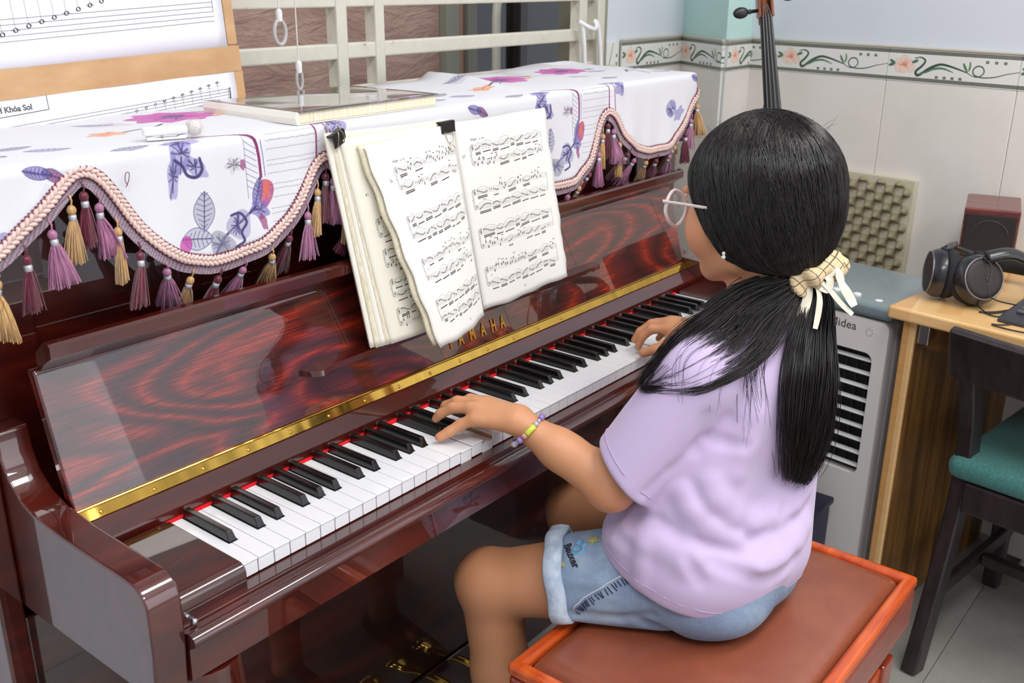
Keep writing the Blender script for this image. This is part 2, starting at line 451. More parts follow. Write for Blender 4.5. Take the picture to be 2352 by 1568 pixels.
# vertical border tile beside the window jamb
V = [(1.682,.651,0.88),(1.764,.651,0.88),(1.764,.651,1.197),(1.682,.651,1.197),(1.682,.66,0.88),(1.764,.66,0.88),(1.764,.66,1.197),(1.682,.66,1.197)]
F = [(0,1,2,3),(3,2,6,7),(0,4,5,1),(0,3,7,4),(1,5,6,2)]
part('border_tile', (V,F), BORDER, wb, uv=[(0,0),(0,1),(1,1),(1,0)]*2)

# window opening with its painted steel grille, sill and the space beyond
GRILL = Mat('cream_painted_steel', rough=0.38)
gn = GRILL.noise(GRILL.coord(scale=(1,1,1)), 45, 5, 0.7)
GRILL.color(GRILL.ramp(gn, [(0.28, lin(150,128,100)), (0.34, lin(206,203,188)), (0.7, lin(214,212,198))])); GRILL = GRILL.m
struct('wall_sill', box(-2.6, 1.676, 0.60, 0.72, 0, 1.13), PAINT)
win = struct('window_1', box(-1.6, 1.676, 0.60, 0.72, 1.13, 1.145), GRILL)
struct('trim_1', box(-1.6, 1.676, 0.60, 0.72, 2.3, 2.9), PAINT)
GY0, GY1 = 0.565, 0.595
def vbar(x0, x1, z0=1.14, z1=2.3): part('grille_bar', rbox(x0, x1, GY0, GY1, z0, z1, 0.003, 2), GRILL, win)
def hbar(x0, x1, z0, z1): part('grille_rail', rbox(x0, x1, GY0+0.003, GY1-0.003, z0, z1, 0.003, 2), GRILL, win)
for x0, x1 in ((0.20,0.226),(0.295,0.32),(0.693,0.719),(0.788,0.812),(1.447,1.477),(-0.3,-0.275)): vbar(x0, x1)
for z0, z1 in ((1.145,1.166),(1.2155,1.2425),(1.305,1.335),(1.40,1.43)): hbar(-1.6, 1.545, z0, z1)
part('window_frame', rbox(1.515, 1.545, 0.56, 0.60, 1.135, 2.3, 0.003), GRILL, win)
part('window_frame', rbox(1.585, 1.632, 0.61, 0.70, 1.135, 2.3, 0.003), M_plain('frame_grey_green', lin(150,150,132), 0.5), win)
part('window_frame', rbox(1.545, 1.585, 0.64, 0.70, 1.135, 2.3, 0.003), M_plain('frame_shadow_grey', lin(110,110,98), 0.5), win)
# the yard wall beyond the window
STUC = Mat('brown_trowelled_plaster', lin(150,122,108), 0.85)
sv = STUC.coord('Object', scale=(1,1,2.2), rot=(0,0.25,0))
STUC.color(STUC.ramp(STUC.noise(sv, 5, 4), [(0.3, lin(150,120,108)), (0.7, lin(176,148,134))]))
STUC.bump(STUC.noise(STUC.coord('Object', scale=(1,1,3), rot=(0,0.5,0)), 7, 4, 0.6, 1.6), 0.7, 0.018); STUC = STUC.m
struct('trim_2', box(-2.6, 1.655, 1.2, 1.3, 0, 1.9), STUC)
bpy.data.objects['trim_2'].name = 'wall_yard'
yard = bpy.data.objects['wall_yard']
DARKG = Mat('dark_window_glass', lin(46,40,38), 0.12, Coat_Weight=0.6).m
part('steel_post', rbox(1.657, 1.71, 1.17, 1.26, 0, 1.9, 0.004), M_plain('grey_green_steel', lin(132,132,118), 0.5), yard)
part('brick_strip', rbox(1.712, 1.75, 1.19, 1.26, 0, 1.9, 0.003), M_plain('pink_brick', lin(172,134,116), 0.8), yard)
part('steel_post', rbox(1.752, 1.79, 1.17, 1.26, 0, 1.9, 0.004), M_plain('grey_green_steel_b', lin(122,120,108), 0.5), yard)
part('pipe', tube([(1.815,1.12,0.3),(1.815,1.12,1.24),(1.83,1.13,1.27),(1.87,1.15,1.33),(1.9,1.15,1.5)], 0.013, 10), M_plain('beige_pipe', lin(190,184,168), 0.5), yard, smooth=True)
part('dark_glazing', rbox(1.82, 2.6, 1.22, 1.26, 0.4, 1.9, 0.003), DARKG, yard)
part('glazing_bar', rbox(2.02, 2.06, 1.19, 1.225, 0.4, 1.9, 0.003), M_plain('dark_frame', lin(62,54,50), 0.4), yard)
part('glazing_bar', rbox(1.82, 2.6, 1.18, 1.225, 1.17, 1.185, 0.003), M_plain('dark_frame_b', lin(70,62,58), 0.4), yard)
part('yard_roof', rbox(-2.6, 2.6, 0.72, 1.3, 1.9, 1.95, 0.003), PAINT, yard)

# ------------------------------------------------------------------ desk group along the right-hand wall (rotated with the wall)
ea = math.radians(82)
DE = Vector((-math.cos(ea), -math.sin(ea), 0)); DD = Vector((math.sin(ea), -math.cos(ea), 0)); DZ = Vector((0,0,1))
def dm(x, y, z): # frame: local x -> away from the viewer toward the wall, local y -> along the desk toward the piano
    m = Matrix((DD, -DE, DZ)).transposed().to_4x4(); m.translation = Vector((x,y,z)); return m
DESKW = Mat('laminated_rubberwood', rough=0.32, Coat_Weight=0.3, Coat_Roughness=0.2)
def stave(M_, axis_scale, cols):
    v = M_.coord('Object', scale=axis_scale, rot=(0,0,-math.radians(8)))
    br = M_.n('ShaderNodeTexBrick'); br.offset = 0.37; br.inputs['Scale'].default_value = 1.0
    br.inputs['Mortar Size'].default_value = 0.0; br.inputs['Bias'].default_value = 0.0
    br.inputs['Brick Width'].default_value = 0.30; br.inputs['Row Height'].default_value = 0.045
    br.inputs['Color1'].default_value = (0,0,0,1); br.inputs['Color2'].default_value = (1,1,1,1)
    M_.l(v, br.inputs['Vector'])
    g = M_.noise(M_.coord('Object', scale=(60,6,60), rot=(0,0,-math.radians(8))), 1.5, 4, 0.6)
    f = M_.math('ADD', M_.math('MULTIPLY', br.outputs['Color'], 0.6), M_.math('MULTIPLY', g, 0.5))
    M_.color(M_.ramp(f, cols))
stave(DESKW, (1,1,1), [(0.15, lin(206,150,88)), (0.5, lin(226,176,112)), (0.9, lin(238,198,140))])
DESKW = DESKW.m
PANW = Mat('brown_stained_staves', rough=0.4)
vv = PANW.coord('Object', scale=(22,22,1.6))
PANW.color(PANW.ramp(PANW.noise(vv, 1.3, 4, 0.6), [(0.3, lin(78,50,20)), (0.48, lin(116,78,34)), (0.62, lin(150,106,54)), (0.8, lin(120,70,30))])); PANW = PANW.m
D0 = (1.385, -0.245)
desk = thing('desk', 'light laminated wooden desk with brown stave side panel against the tiled wall', 'desk', (D0[0], D0[1], 0))
md = dm(D0[0], D0[1], 0)
part('desktop', xf(rbox(0, 0.62, -1.3, 0, 0.724, 0.75, 0.005, 3), md), DESKW, desk)
part('side_panel', xf(rbox(0.032, 0.60, -0.052, -0.025, 0, 0.7235, 0.003), md), PANW, desk)
part('panel_edging', xf(rbox(0.022, 0.0318, -0.052, -0.0255, 0, 0.7235, 0.003), md), DESKW, desk)
part('hanging_rail', xf(rbox(0.06, 0.085, -1.28, -0.055, 0.66, 0.7235, 0.003), md), PANW, desk)
part('bracket', xf(rbox(0.035, 0.045, -0.075, -0.052, 0.675, 0.7235, 0.001), md), CHROME, desk)

# storage unit under the desk
WHT = M_plain('white_laminate', lin(206,204,198), 0.45)
cab = thing('storage_cabinet', 'low white cabinet under the desk behind the dark chair', 'cabinet', (1.9,-0.55,0))
part('carcass', xf(rbox(0.485, 0.60, -0.95, -0.14, 0.045, 0.30, 0.004), md), WHT, cab)
for yy in (-0.9, -0.2):
    part('foot', xf(lathe([(0.018,0),(0.018,0.02),(0.012,0.045)], 14, (0.51,yy,0)), md), WHITEP, cab, smooth=True, sharp=0.6)
drawer = thing('keyboard_tray', 'brown and white tray hanging under the desktop behind the chair', 'tray', (1.75,-0.6,0.56))
part('tray_board', xf(rbox(0.20, 0.50, -1.2, -0.30, 0.555, 0.575, 0.003), md), WHT, drawer)
part('tray_front', xf(rbox(0.18, 0.20, -1.2, -0.30, 0.565, 0.63, 0.004), md), M_plain('grey_brown_laminate', lin(112,88,76), 0.5), drawer)
part('runner', xf(rbox(0.2, 0.5, -0.32, -0.30, 0.575, 0.7235, 0.002), md), CHROME, drawer)
part('runner', xf(rbox(0.2, 0.5, -1.2, -1.18, 0.575, 0.7235, 0.002), md), CHROME, drawer)

# ------------------------------------------------------------------ loudspeaker
SPK = Mat('dark_red_wood_veneer', lin(98,34,30), 0.35, Coat_Weight=0.3)
SPK.color(SPK.ramp(SPK.noise(SPK.coord('Object', scale=(40,3,40)), 1.6, 3), [(0.3, lin(92,38,36)), (0.7, lin(122,62,56))])); SPK = SPK.m
CLOTHB = Mat('speaker_cloth', lin(46,40,40), 0.95)
CLOTHB.bump(CLOTHB.noise(CLOTHB.coord(), 1400, 2), 0.6, 0.0006); CLOTHB = CLOTHB.m
fa = math.atan2(-0.3718+0.2612, 1.8028-1.7764)
fx = Vector((math.cos(fa), math.sin(fa), 0)); fn = Vector((-fx.y, fx.x, 0))  # fn points to the rear
if fn.x < 0: fn = -fn
ms = Matrix((fx, fn, DZ)).transposed().to_4x4(); ms.translation = Vector((1.7764, -0.2612, 0.75))
sp = thing('loudspeaker', 'small dark red bookshelf loudspeaker on the desk behind the headphones', 'speaker', (1.7764,-0.2612,0.75))
part('cabinet', xf(rbox(0, 0.114, 0, 0.17, 0, 0.135, 0.004, 3), ms), SPK, sp)
gv = rbox(0.005, 0.109, -0.005, 0.0, 0.004, 0.122, 0.003, 3)
part('grille_cloth', xf(gv, ms), CLOTHB, sp)
arc = [(0.057+0.040*math.cos(t), -0.0055, 0.070+0.040*math.sin(t)) for t in np.linspace(0.35, PI-0.35, 24)]
part('driver_ring', xf(tube(arc, 0.0009, 6), ms), M_plain('dark_ring', lin(78,70,70), 0.5), sp)

# ------------------------------------------------------------------ headphones
HPB = Mat('black_satin_plastic', lin(30,30,33), 0.32, Coat_Weight=0.3).m
HPP = M_plain('black_velour_pad', lin(34,33,36), 0.9)
HPM = M_plain('gunmetal_ring', lin(140,138,140), 0.3, metal=0.8)
hp = thing('headphones', 'black over-ear headphones lying on the wooden desk in front of the speaker', 'headphones', (1.58,-0.35,0.75))
def cup(c, ax, r, name_label=None):
    ax = Vector(ax).normalized(); c = Vector(c)
    h = part('ear_cup', lathe([(0.001,0.024),(r*0.80,0.0235),(r*0.90,0.019),(r*0.985,0.009),(r,0.0),(r*0.94,-0.004),(0.001,-0.004)], 36, c, ax), HPB, hp, smooth=True, sharp=0.7)
    part('ear_pad', lathe([(r*0.5,-0.004),(r*0.96,-0.004),(r*1.02,-0.012),(r*0.95,-0.024),(r*0.78,-0.027),(r*0.55,-0.02),(r*0.5,-0.004)], 36, c, ax, caps=False), HPP, h, smooth=True)
    part('cap_ring', lathe([(r*0.80,0.0225),(r*0.84,0.0225),(r*0.845,0.0250),(r*0.80,0.0258),(r*0.80,0.0225)], 36, c, ax, caps=False), HPM, h, smooth=True)
    part('cap', lathe([(0.001,0.0268),(r*0.6,0.0262),(r*0.80,0.0242),(r*0.80,0.020)], 36, c, ax), Mat('cup_mesh', lin(46,38,36), 0.6).m, h, smooth=True)
    return h, ax
U = Vector((-0.62, -0.70, 0.36)).normalized()
c1 = Vector((1.4900, -0.3755, 0.8035)); h1, _ = cup(c1, U, 0.050)
U2 = Vector((-0.46, 0.88, 0.06)).normalized()
c2 = Vector((1.4950, -0.3050, 0.8035)); h2, _ = cup(c2, U2, 0.050)
bandp = spline([c1+Vector((0.0,-0.012,0.048)), c1+Vector((0.03,-0.05,0.055)), c1+Vector((0.07,-0.09,0.03)), c1+Vector((0.13,-0.12,0.0)), c1+Vector((0.20,-0.07,-0.012)), c2+Vector((0.20,-0.03,-0.010)), c2+Vector((0.13,0.02,0.02)), c2+Vector((0.05,0.0,0.045)), c2+Vector((0.0,0.0,0.046))], 56)
part('headband', tube(bandp, 0.014, 12, flat=0.6), HPB, hp, smooth=True)
part('band_cushion', tube(bandp[20:38], 0.019, 12, flat=0.7), HPP, hp, smooth=True)
mS = frame(c1+U*0.0275+Vector((-0.002,-0.004,-0.008)), Vector((0.70,-0.62,0.0)), Vector((0.1,0.1,1)))
part('emblem', cat(*[xf(tube([(x/1000*1.3,y/1000*1.3,0) for x,y in pl], 0.0007, 5), mS) for pl in ([(8,11),(8,13),(0,13),(0,7),(8,4),(8,-2),(0,-2),(0,0)],)]), HPM, h1)
CBL = M_plain('black_cable', lin(38,36,36), 0.5)
zt = 0.7525
cabp = spline([c1+Vector((-0.03,0.02,-0.02)), (1.51,-0.30,0.83), (1.49,-0.355,0.85), (1.475,-0.40,0.842), (1.44,-0.415,0.79), (1.50,-0.46,zt+0.01), (1.46,-0.425,zt), (1.45,-0.40,zt), (1.47,-0.425,zt), (1.52,-0.47,zt+0.004), (1.47,-0.50,zt), (1.40,-0.46,zt), (1.385,-0.44,zt), (1.37,-0.48,zt+.001), (1.38,-0.55,zt)], 160)
part('cable', tube(cabp, 0.0016, 6), CBL, hp, smooth=True)
cabq = spline([c2+Vector((-0.035,0.0,-0.0)), (1.53,-0.31,0.80), (1.49,-0.36,0.775), (1.46,-0.40,zt+0.003), (1.44,-0.43,zt), (1.47,-0.47,zt), (1.49,-0.53,zt)], 90)
part('cable', tube(cabq, 0.0015, 6), CBL, hp, smooth=True)

# computer keyboard at the right edge of the desk
KB = M_plain('charcoal_plastic', lin(52,52,58), 0.45)
kb = thing('computer_keyboard', 'dark grey computer keyboard on the desk at the right edge of the photo', 'keyboard', (1.45,-0.47,0.75))
mk = dm(1.415, -0.44, 0.7505)
part('keyboard_base', xf(bevel(prism([(0,0),(0.17,0),(0.17,0.024),(0.13,0.022),(0.02,0.012),(0,0.006)], -0.40, 0.0, 'y'), 0.003, 2), mk), KB, kb)
kc = M_plain('grey_keycap', lin(84,84,90), 0.5)
kme = make_mesh('keycap', bevel(box(0,0.015,0,0.015,0,0.006), 0.0015, 1), kc)
for i in range(5):
    for j in range(19):
        m_ = mk @ Matrix.Translation((0.035+0.019*i, -0.035-0.019*j, 0.0135+0.0018*i))
        o = link('keycap', kme, kb, m_.translation - Vector((1.45,-0.47,0.75))); o.rotation_euler = (0,0,math.atan2(DD.y,DD.x))
# flat dark box further back (tablet) and white cable
tb = thing('tablet', 'black flat tablet lying at the far right of the desk', 'tablet', (1.72,-0.52,0.75))
part('tablet_body', xf(rbox(0.30, 0.46, -0.30, -0.185, 0.752, 0.760, 0.003), md), BLACKM, tb)
part('tablet_case', xf(rbox(0.295, 0.465, -0.305, -0.18, 0.7502, 0.752, 0.001), md), M_plain('brown_case', lin(96,70,58), 0.6), tb)
single('white_cable', tube(spline([(1.99,-0.36,0.762),(1.95,-0.42,0.756),(1.97,-0.47,0.76),(1.94,-0.55,0.756),(1.95,-0.7,0.756)], 40), 0.004, 8), WHITEP, 'white cable lying on the desk behind the speaker', 'cable', (1.95,-0.42,0.75), smooth=True)

# ------------------------------------------------------------------ dark wooden chair with teal seat
CHW = Mat('black_brown_wood', lin(42,32,34), 0.38, Coat_Weight=0.25, Coat_Roughness=0.2)
CHW.color(CHW.ramp(CHW.noise(CHW.coord('Object', scale=(30,30,3)), 2, 3), [(0.3, lin(32,25,26)), (0.7, lin(54,42,44))])); CHW = CHW.m
TEALF = Mat('teal_upholstery', lin(64,124,118), 0.8, Sheen_Weight=0.2)
TEALF.color(TEALF.ramp(TEALF.noise(TEALF.coord(), 220, 3), [(0.3, lin(58,114,110)), (0.7, lin(78,140,132))]))
TEALF.bump(TEALF.noise(TEALF.coord(), 900, 2), 0.4, 0.0005); TEALF = TEALF.m
chair = thing('wooden_chair', 'dark wooden chair with teal padded seat tucked under the desk', 'chair', (1.45,-0.62,0))
mc = dm(1.315, -0.42, 0)   # local x toward desk, local y toward piano
def bar_path(pts, w, d, mat_, name, parent):
    """rectangular section swept in the local x-z plane, width w along local y"""
    L = []; R = []
    n = len(pts)
    for i, (x, y, z) in enumerate(pts):
        a = pts[max(i-1,0)]; b = pts[min(i+1,n-1)]; t = Vector((b[0]-a[0], b[2]-a[2])).normalized(); nn = Vector((-t.y, t.x))*d/2
        L.append((x+nn.x, y, z+nn.y)); R.append((x-nn.x, y, z-nn.y))
    V = []; F = []
    for l, r in zip(L, R):
        V += [(l[0],l[1]+w/2,l[2]),(l[0],l[1]-w/2,l[2]),(r[0],r[1]-w/2,r[2]),(r[0],r[1]+w/2,r[2])]
    for i in range(n-1):
        for k in range(4):
            j = (k+1) % 4; F.append((4*i+k, 4*i+j, 4*i+4+j, 4*i+4+k))
    F += [(3,2,1,0), (4*n-4,4*n-3,4*n-2,4*n-1)]
    return part(name, xf(bevel((V,F), 0.004, 2), mc), mat_, parent)
back_pts = spline([(0.0,0,0),(0.028,0,0.10),(0.060,0,0.22),(0.086,0,0.34),(0.094,0,0.44),(0.08,0,0.55),(0.045,0,0.65),(0.022,0,0.70)], 28)
for yy in (0.0, -0.40):
    bar_path([(x, yy, z) for x, _, z in back_pts], 0.032, 0.046, CHW, 'back_leg', chair)
for yy in (0.02, -0.42):
    part('front_leg', xf(bevel(prism([(0.43,0.0),(0.46,0.0),(0.47,0.44),(0.43,0.44)], yy-0.018, yy+0.018, 'y'), 0.004, 2), mc), CHW, chair)
rail = []
for t in np.linspace(0, 1, 13):
    y = 0.03-0.46*t; bow = -0.028*math.sin(PI*t)
    rail.append((bow, y))
V = []; F = []
for bx, y in rail:
    V += [(-0.028+bx, y, 0.755), (-0.006+bx, y, 0.762), (0.030+bx, y, 0.66), (0.006+bx, y, 0.652)]
for i in range(12):
    for k in range(4):
        j = (k+1) % 4; F.append((4*i+k, 4*i+j, 4*i+4+j, 4*i+4+k))
F += [(3,2,1,0), (48,49,50,51)]
part('top_rail', xf(bevel((V,F), 0.008, 3), mc), CHW, chair)
part('seat_rail', xf(rbox(0.06, 0.085, -0.385, -0.015, 0.36, 0.425, 0.004), mc), CHW, chair)
for yy in (0.0, -0.40):
    part('side_rail', xf(rbox(0.105, 0.44, yy-0.012, yy+0.012, 0.365, 0.425, 0.004), mc), CHW, chair)
    part('stretcher', xf(rbox(0.06, 0.44, yy-0.009, yy+0.009, 0.15, 0.18, 0.004), mc), CHW, chair)
part('stretcher', xf(rbox(0.25, 0.275, -0.39, -0.01, 0.152, 0.178, 0.004), mc), CHW, chair)
sv_, sf_ = bevel(box(0.055, 0.53, -0.415, 0.025, 0.425, 0.475), 0.022, 5)
sv_ = [(x, y, z + 0.014*max(0, 1-((x-0.29)/0.26)**2)*max(0, 1-((y+0.195)/0.24)**2)*(1 if z > 0.44 else 0)) for x, y, z in sv_]
part('seat_cushion', xf((sv_, sf_), mc), TEALF, chair, smooth=True)

# ------------------------------------------------------------------ air cooler
ACW = Mat('off_white_plastic', lin(234,231,227), 0.35).m
ACT = Mat('grey_green_top', lin(122,138,142), 0.28, Coat_Weight=0.2).m
ac = thing('air_cooler', 'white evaporative air cooler with grey top beside the desk', 'air cooler', (1.55,-0.12,0))
ma = dm(1.422, -0.243, 0)   # local x depth, local y toward piano (0..0.33)
W_ = 0.30
body = bevel(box(0, 0.27, 0, W_, 0.03, 0.70), 0.018, 4)
# front with louvre opening: frame built round the opening
part('body', xf(bevel(box(0.03, 0.27, 0, W_, 0.03, 0.698), 0.014, 3), ma), ACW, ac, smooth=True, sharp=0.8)
def ring_panel(y0, y1, z0, z1, oy0, oy1, oz0, oz1, r, x0, x1, n=6):
    def rr(a0, a1, b0, b1, r):
        P = []
        for (cy, cz, s) in ((a1-r,b1-r,0),(a0+r,b1-r,1),(a0+r,b0+r,2),(a1-r,b0+r,3)):
            for k in range(n+1):
                t = PI/2*(s+k/n); P.append((cy+r*math.cos(t), cz+r*math.sin(t)))
        return P
    O = rr(y0,y1,z0,z1,0.016); I = rr(oy0,oy1,oz0,oz1,r); m = len(O); V = []; F = []
    for x, L in ((x0,O),(x0,I),(x1,O),(x1,I)):
        V += [(x,p[0],p[1]) for p in L]
    for i in range(m):
        j = (i+1) % m
        F += [(i,j,m+j,m+i), (2*m+i,3*m+i,3*m+j,2*m+j), (i,2*m+i,2*m+j,j), (m+i,m+j,3*m+j,3*m+i)]
    return V, F
part('front_frame', xf(ring_panel(0.0, W_, 0.03, 0.697, 0.028, W_-0.028, 0.345, 0.625, 0.018, 0.0, 0.034), ma), ACW, ac, smooth=True, sharp=0.7)
part('louvre_dark_sheet', xf(box(0.0265, 0.0299, 0.012, W_-0.012, 0.335, 0.635), ma), M_plain('cavity_black', lin(16,13,18), 0.5), ac)  # flat black sheet on the solid body; the hollow's darkness is its colour
for k in range(9):
    z = 0.362+0.0305*k
    part('louvre', xf(bevel(prism([(0.004,z-0.0018),(0.004,z+0.0018),(0.018,z+0.0032),(0.018,z+0.0002)], 0.0285, W_-0.0285, 'y'), 0.001, 1), ma), WHITEP, ac)
for k in range(11):
    y = 0.045+0.025*k
    part('guide_vane', xf(box(0.0225, 0.0264, y, y+0.0012, 0.35, 0.62), ma), M_plain('vane_dark', lin(60,58,60), 0.5) if k == 0 else bpy.data.materials['vane_dark'], ac)
part('top_panel', xf(bevel(box(-0.004, 0.275, -0.004, W_+0.004, 0.702, 0.732), 0.010, 4), ma), ACT, ac, smooth=True, sharp=0.8)
for k in range(5):
    y = 0.062+0.024*k
    part('control_button', xf(lathe([(0.0085,0),(0.0085,0.004),(0.007,0.0055)], 18, (0.030, y+0.032, 0.7322)), ma), WHITEP, ac, smooth=True, sharp=0.7)
part('control_button', xf(lathe([(0.008,0),(0.008,0.001),(0.007,0.0014)], 18, (0.03, 0.045, 0.7322)), ma), WHITEP, ac)
INK = M_plain('dark_grey_print', lin(70,66,66), 0.5)
mt = frame(ma @ Vector((-0.0003, 0.138, 0.668)), DE, DZ)
part('lettering', cat(text_vf('Midea', 0.026, mt @ Matrix.Translation((0.004,0,0)), 0.0002), xf(tube([(0.008+0.012*math.cos(t), 0.009+0.012*math.sin(t), 0) for t in np.linspace(0.6, 5.6, 26)], 0.0007, 5), mt)), INK, ac)
dots = [xf(ball((0.0075*math.cos(t), 0.0075*math.sin(t), 0), 0.0011, 6, 4), frame(ma @ Vector((0.0, 0.042, 0.670)), DE, DZ)) for t in np.linspace(0, 2*PI, 9)[:-1]]
part('indicator_dots', cat(*dots), INK, ac)
part('water_gauge', xf(bevel(box(-0.003, 0.001, 0.205, 0.213, 0.20, 0.30), 0.002, 2), ma), M_plain('grey_gauge', lin(150,154,148), 0.4), ac)
for (lx, ly) in ((0.05,0.04),(0.05,W_-0.04),(0.22,0.04),(0.22,W_-0.04)):
    part('caster', xf(lathe([(0.014,-0.01),(0.016,-0.006),(0.016,0.006),(0.014,0.01)], 16, (lx,ly,0.016), (0,1,0)), ma), BLACKM, ac, smooth=True, sharp=0.6)
nb = thing('storage_box', 'small navy blue box in front of the white air cooler, behind the bench', 'box', (1.30,-0.14,0))
part('box_body', rbox(1.20, 1.38, -0.185, -0.02, 0.0, 0.285, 0.006, 3), M_plain('navy_plastic', lin(38,38,62), 0.5), nb)
part('box_lid', rbox(1.195, 1.385, -0.19, -0.015, 0.285, 0.30, 0.004, 3), M_plain('navy_plastic_dark', lin(28,28,48), 0.4), nb)

# ------------------------------------------------------------------ egg-crate foam on the wall
FOAM = Mat('beige_grey_foam', lin(152,144,116), 0.95)
FOAM = FOAM.m
foam = thing('acoustic_foam', 'square egg-crate acoustic foam panel on the tiled wall above the cooler', 'foam panel', (2.05,0.05,0.61))
def wallpt(s, h, z): 
    p = P_W + WD*s; nn = Vector((WD.y, -WD.x))
    return (p.x+nn.x*h, p.y+nn.y*h, z)
pitch = 0.0435
def foamfn(u, v):
    s = 0.538-0.262*u; z = 0.60+0.282*v
    q = math.cos(2*PI*s/0.050)*math.cos(2*PI*z/0.046)
    e = min(1, min(u, 1-u, v, 1-v)*22)
    return wallpt(s, 0.010+0.042*((1+q)/2)**1.1*e, z + (-0.012 if False else 0))
Vg, Fg, _ = grid(foamfn, 110, 118)
part('foam_peaks', (Vg, Fg), FOAM, foam, smooth=True)
part('foam_base', bevel(([wallpt(0.540,0.0085,0.598), wallpt(0.274,0.0085,0.598), wallpt(0.274,0.0085,0.884), wallpt(0.540,0.0085,0.884), wallpt(0.540,0.027,0.598), wallpt(0.274,0.027,0.598), wallpt(0.274,0.027,0.884), wallpt(0.540,0.027,0.884)], box(0,1,0,1,0,1)[1]), 0.003, 2), M_plain('foam_backing', lin(206,200,176), 0.9), foam)

# ------------------------------------------------------------------ cello standing in the corner
CEL = Mat('orange_brown_varnish', lin(150,84,52), 0.25, Coat_Weight=0.6)
CEL.color(CEL.ramp(CEL.noise(CEL.coord('Object', scale=(25,25,2)), 2, 3), [(0.3, lin(120,62,38)), (0.7, lin(176,108,72))])); CEL = CEL.m
EBON = M_plain('ebony', lin(30,28,29), 0.35)
STR = M_plain('steel_string', lin(190,188,186), 0.3, metal=0.9)
cello = thing('cello', 'small cello with black fingerboard and pegs standing in the corner behind the girl', 'cello', (1.56,0.14,0))
# frame: face of the instrument looks toward the camera side
CB = Vector((1.775, 0.218, 1.070)); CT = Vector((1.775, 0.254, 1.270)); cup_ = (CT-CB).normalized()
cside = Vector((0.62, -0.785, 0)).normalized(); cside = (cside-cup_*cside.dot(cup_)).normalized(); cface = cside.cross(cup_)
if cface.dot(Vector((-1,-0.8,0))) < 0: cface = -cface
def cp(s, w, h): # s along the neck from the nut (0) downwards, w sideways, h out of the face
    p = CT - cup_*s + cside*w + cface*h; return (p.x, p.y, p.z)
V = []; F = []
for s, w in ((0,0.0142),(0.20,0.0205),(0.40,0.027),(0.46,0.0285)):
    for k in range(7):
        t = -1+2*k/6; V.append(cp(s, w*t, 0.010*(1-t*t*0.6)))
    V.append(cp(s, w*0.9, -0.006)); V.append(cp(s, -w*0.9, -0.006))
for i in range(3):
    for k in range(9):
        l = (k+1) % 9; F.append((9*i+k, 9*i+l, 9*i+9+l, 9*i+9+k))
F += [tuple(range(9)), tuple(range(35, 26, -1))]
part('fingerboard', (V,F), EBON, cello)
part('neck', tube([cp(-0.002,0,-0.012), cp(0.1,0,-0.014), cp(0.20,0,-0.016), cp(0.26,0,-0.03)], [0.0125,0.014,0.016,0.03], 14), CEL, cello, smooth=True)
part('nut', bevel(([cp(a,w,h) for w,h,a in ((-0.0135,0,-0.006),(0.0135,0,-0.006),(0.0135,0,0),(-0.0135,0,0),(-0.0135,0.013,-0.006),(0.0135,0.013,-0.006),(0.0135,0.013,0),(-0.0135,0.013,0))], box(0,1,0,1,0,1)[1]), 0.001, 1), EBON, cello)
for sgn in (-1, 1):
    part('pegbox_cheek', bevel(([cp(a,sgn*w,h) for w,h,a in ((0.0105,-0.018,-0.13),(0.017,-0.018,-0.13),(0.019,-0.018,0.0),(0.0125,-0.018,0.0),(0.0105,0.008,-0.13),(0.017,0.008,-0.13),(0.019,0.009,0.0),(0.0125,0.009,0.0))], box(0,1,0,1,0,1)[1]), 0.002, 2), CEL, cello)
part('pegbox_back', tube([cp(0.015,0,-0.020), cp(-0.06,0,-0.020), cp(-0.13,0,-0.020), cp(-0.17,0,-0.03), cp(-0.185,0,-0.012), cp(-0.17,0,0.003)], [0.014,0.015,0.015,0.016,0.016,0.012], 12), CEL, cello, smooth=True)
for i, (s, sg) in enumerate(((-0.018,-1),(-0.044,1),(-0.066,-1),(-0.094,1))):
    a = Vector(cp(s, sg*0.012, -0.004)); b = Vector(cp(s, sg*0.055, -0.004)); dr_ = (b-a).normalized()
    pg = part('tuning_peg', lathe([(0.0042,0),(0.0045,0.022),(0.0065,0.024),(0.0045,0.028),(0.005,0.032)], 12, a, dr_), EBON, cello, smooth=True)
    c = a+dr_*0.046; M3 = Matrix((dr_, cup_, dr_.cross(cup_))).transposed()
    part('peg_head', ball(c, (0.019,0.0135,0.006), 14, 10, M3), EBON, pg, smooth=True)
for k, w in enumerate((-0.0096,-0.0034,0.0034,0.0096)):
    part('string', tube([cp(-0.03,w*0.5,0.0), cp(-0.003,w,0.0135), cp(0.40,w*2.0,0.0175), cp(0.62,w*2.4,0.05)], 0.00075, 6), STR, cello)
def cello_outline(n=60):
    half = [(0,0.0),(0.03,0.04),(0.08,0.115),(0.14,0.125),(0.20,0.105),(0.25,0.085),(0.29,0.088),(0.34,0.125),(0.42,0.152),(0.50,0.145),(0.56,0.09),(0.58,0.0)]
    h = spline(half, n); return h
ho = [(0.245+s, w) for s, w in cello_outline()]
ring = [(s, w) for s, w in ho]+[(s, -w) for s, w in ho[-2:0:-1]]
V = []; m_ = len(ring)
for h_ in (-0.10, -0.02): V += [cp(s, w, h_) for s, w in ring]
V += [cp(s*0.9+0.0535, w*0.8, 0.0) for s, w in ring]
F = [tuple(range(m_)), tuple(range(3*m_-1, 2*m_-1, -1))]
for q in range(2):
    for i in range(m_): j = (i+1) % m_; F.append((q*m_+i, q*m_+j, (q+1)*m_+j, (q+1)*m_+i))
part('body', (V,F), CEL, cello, smooth=True, sharp=0.7)
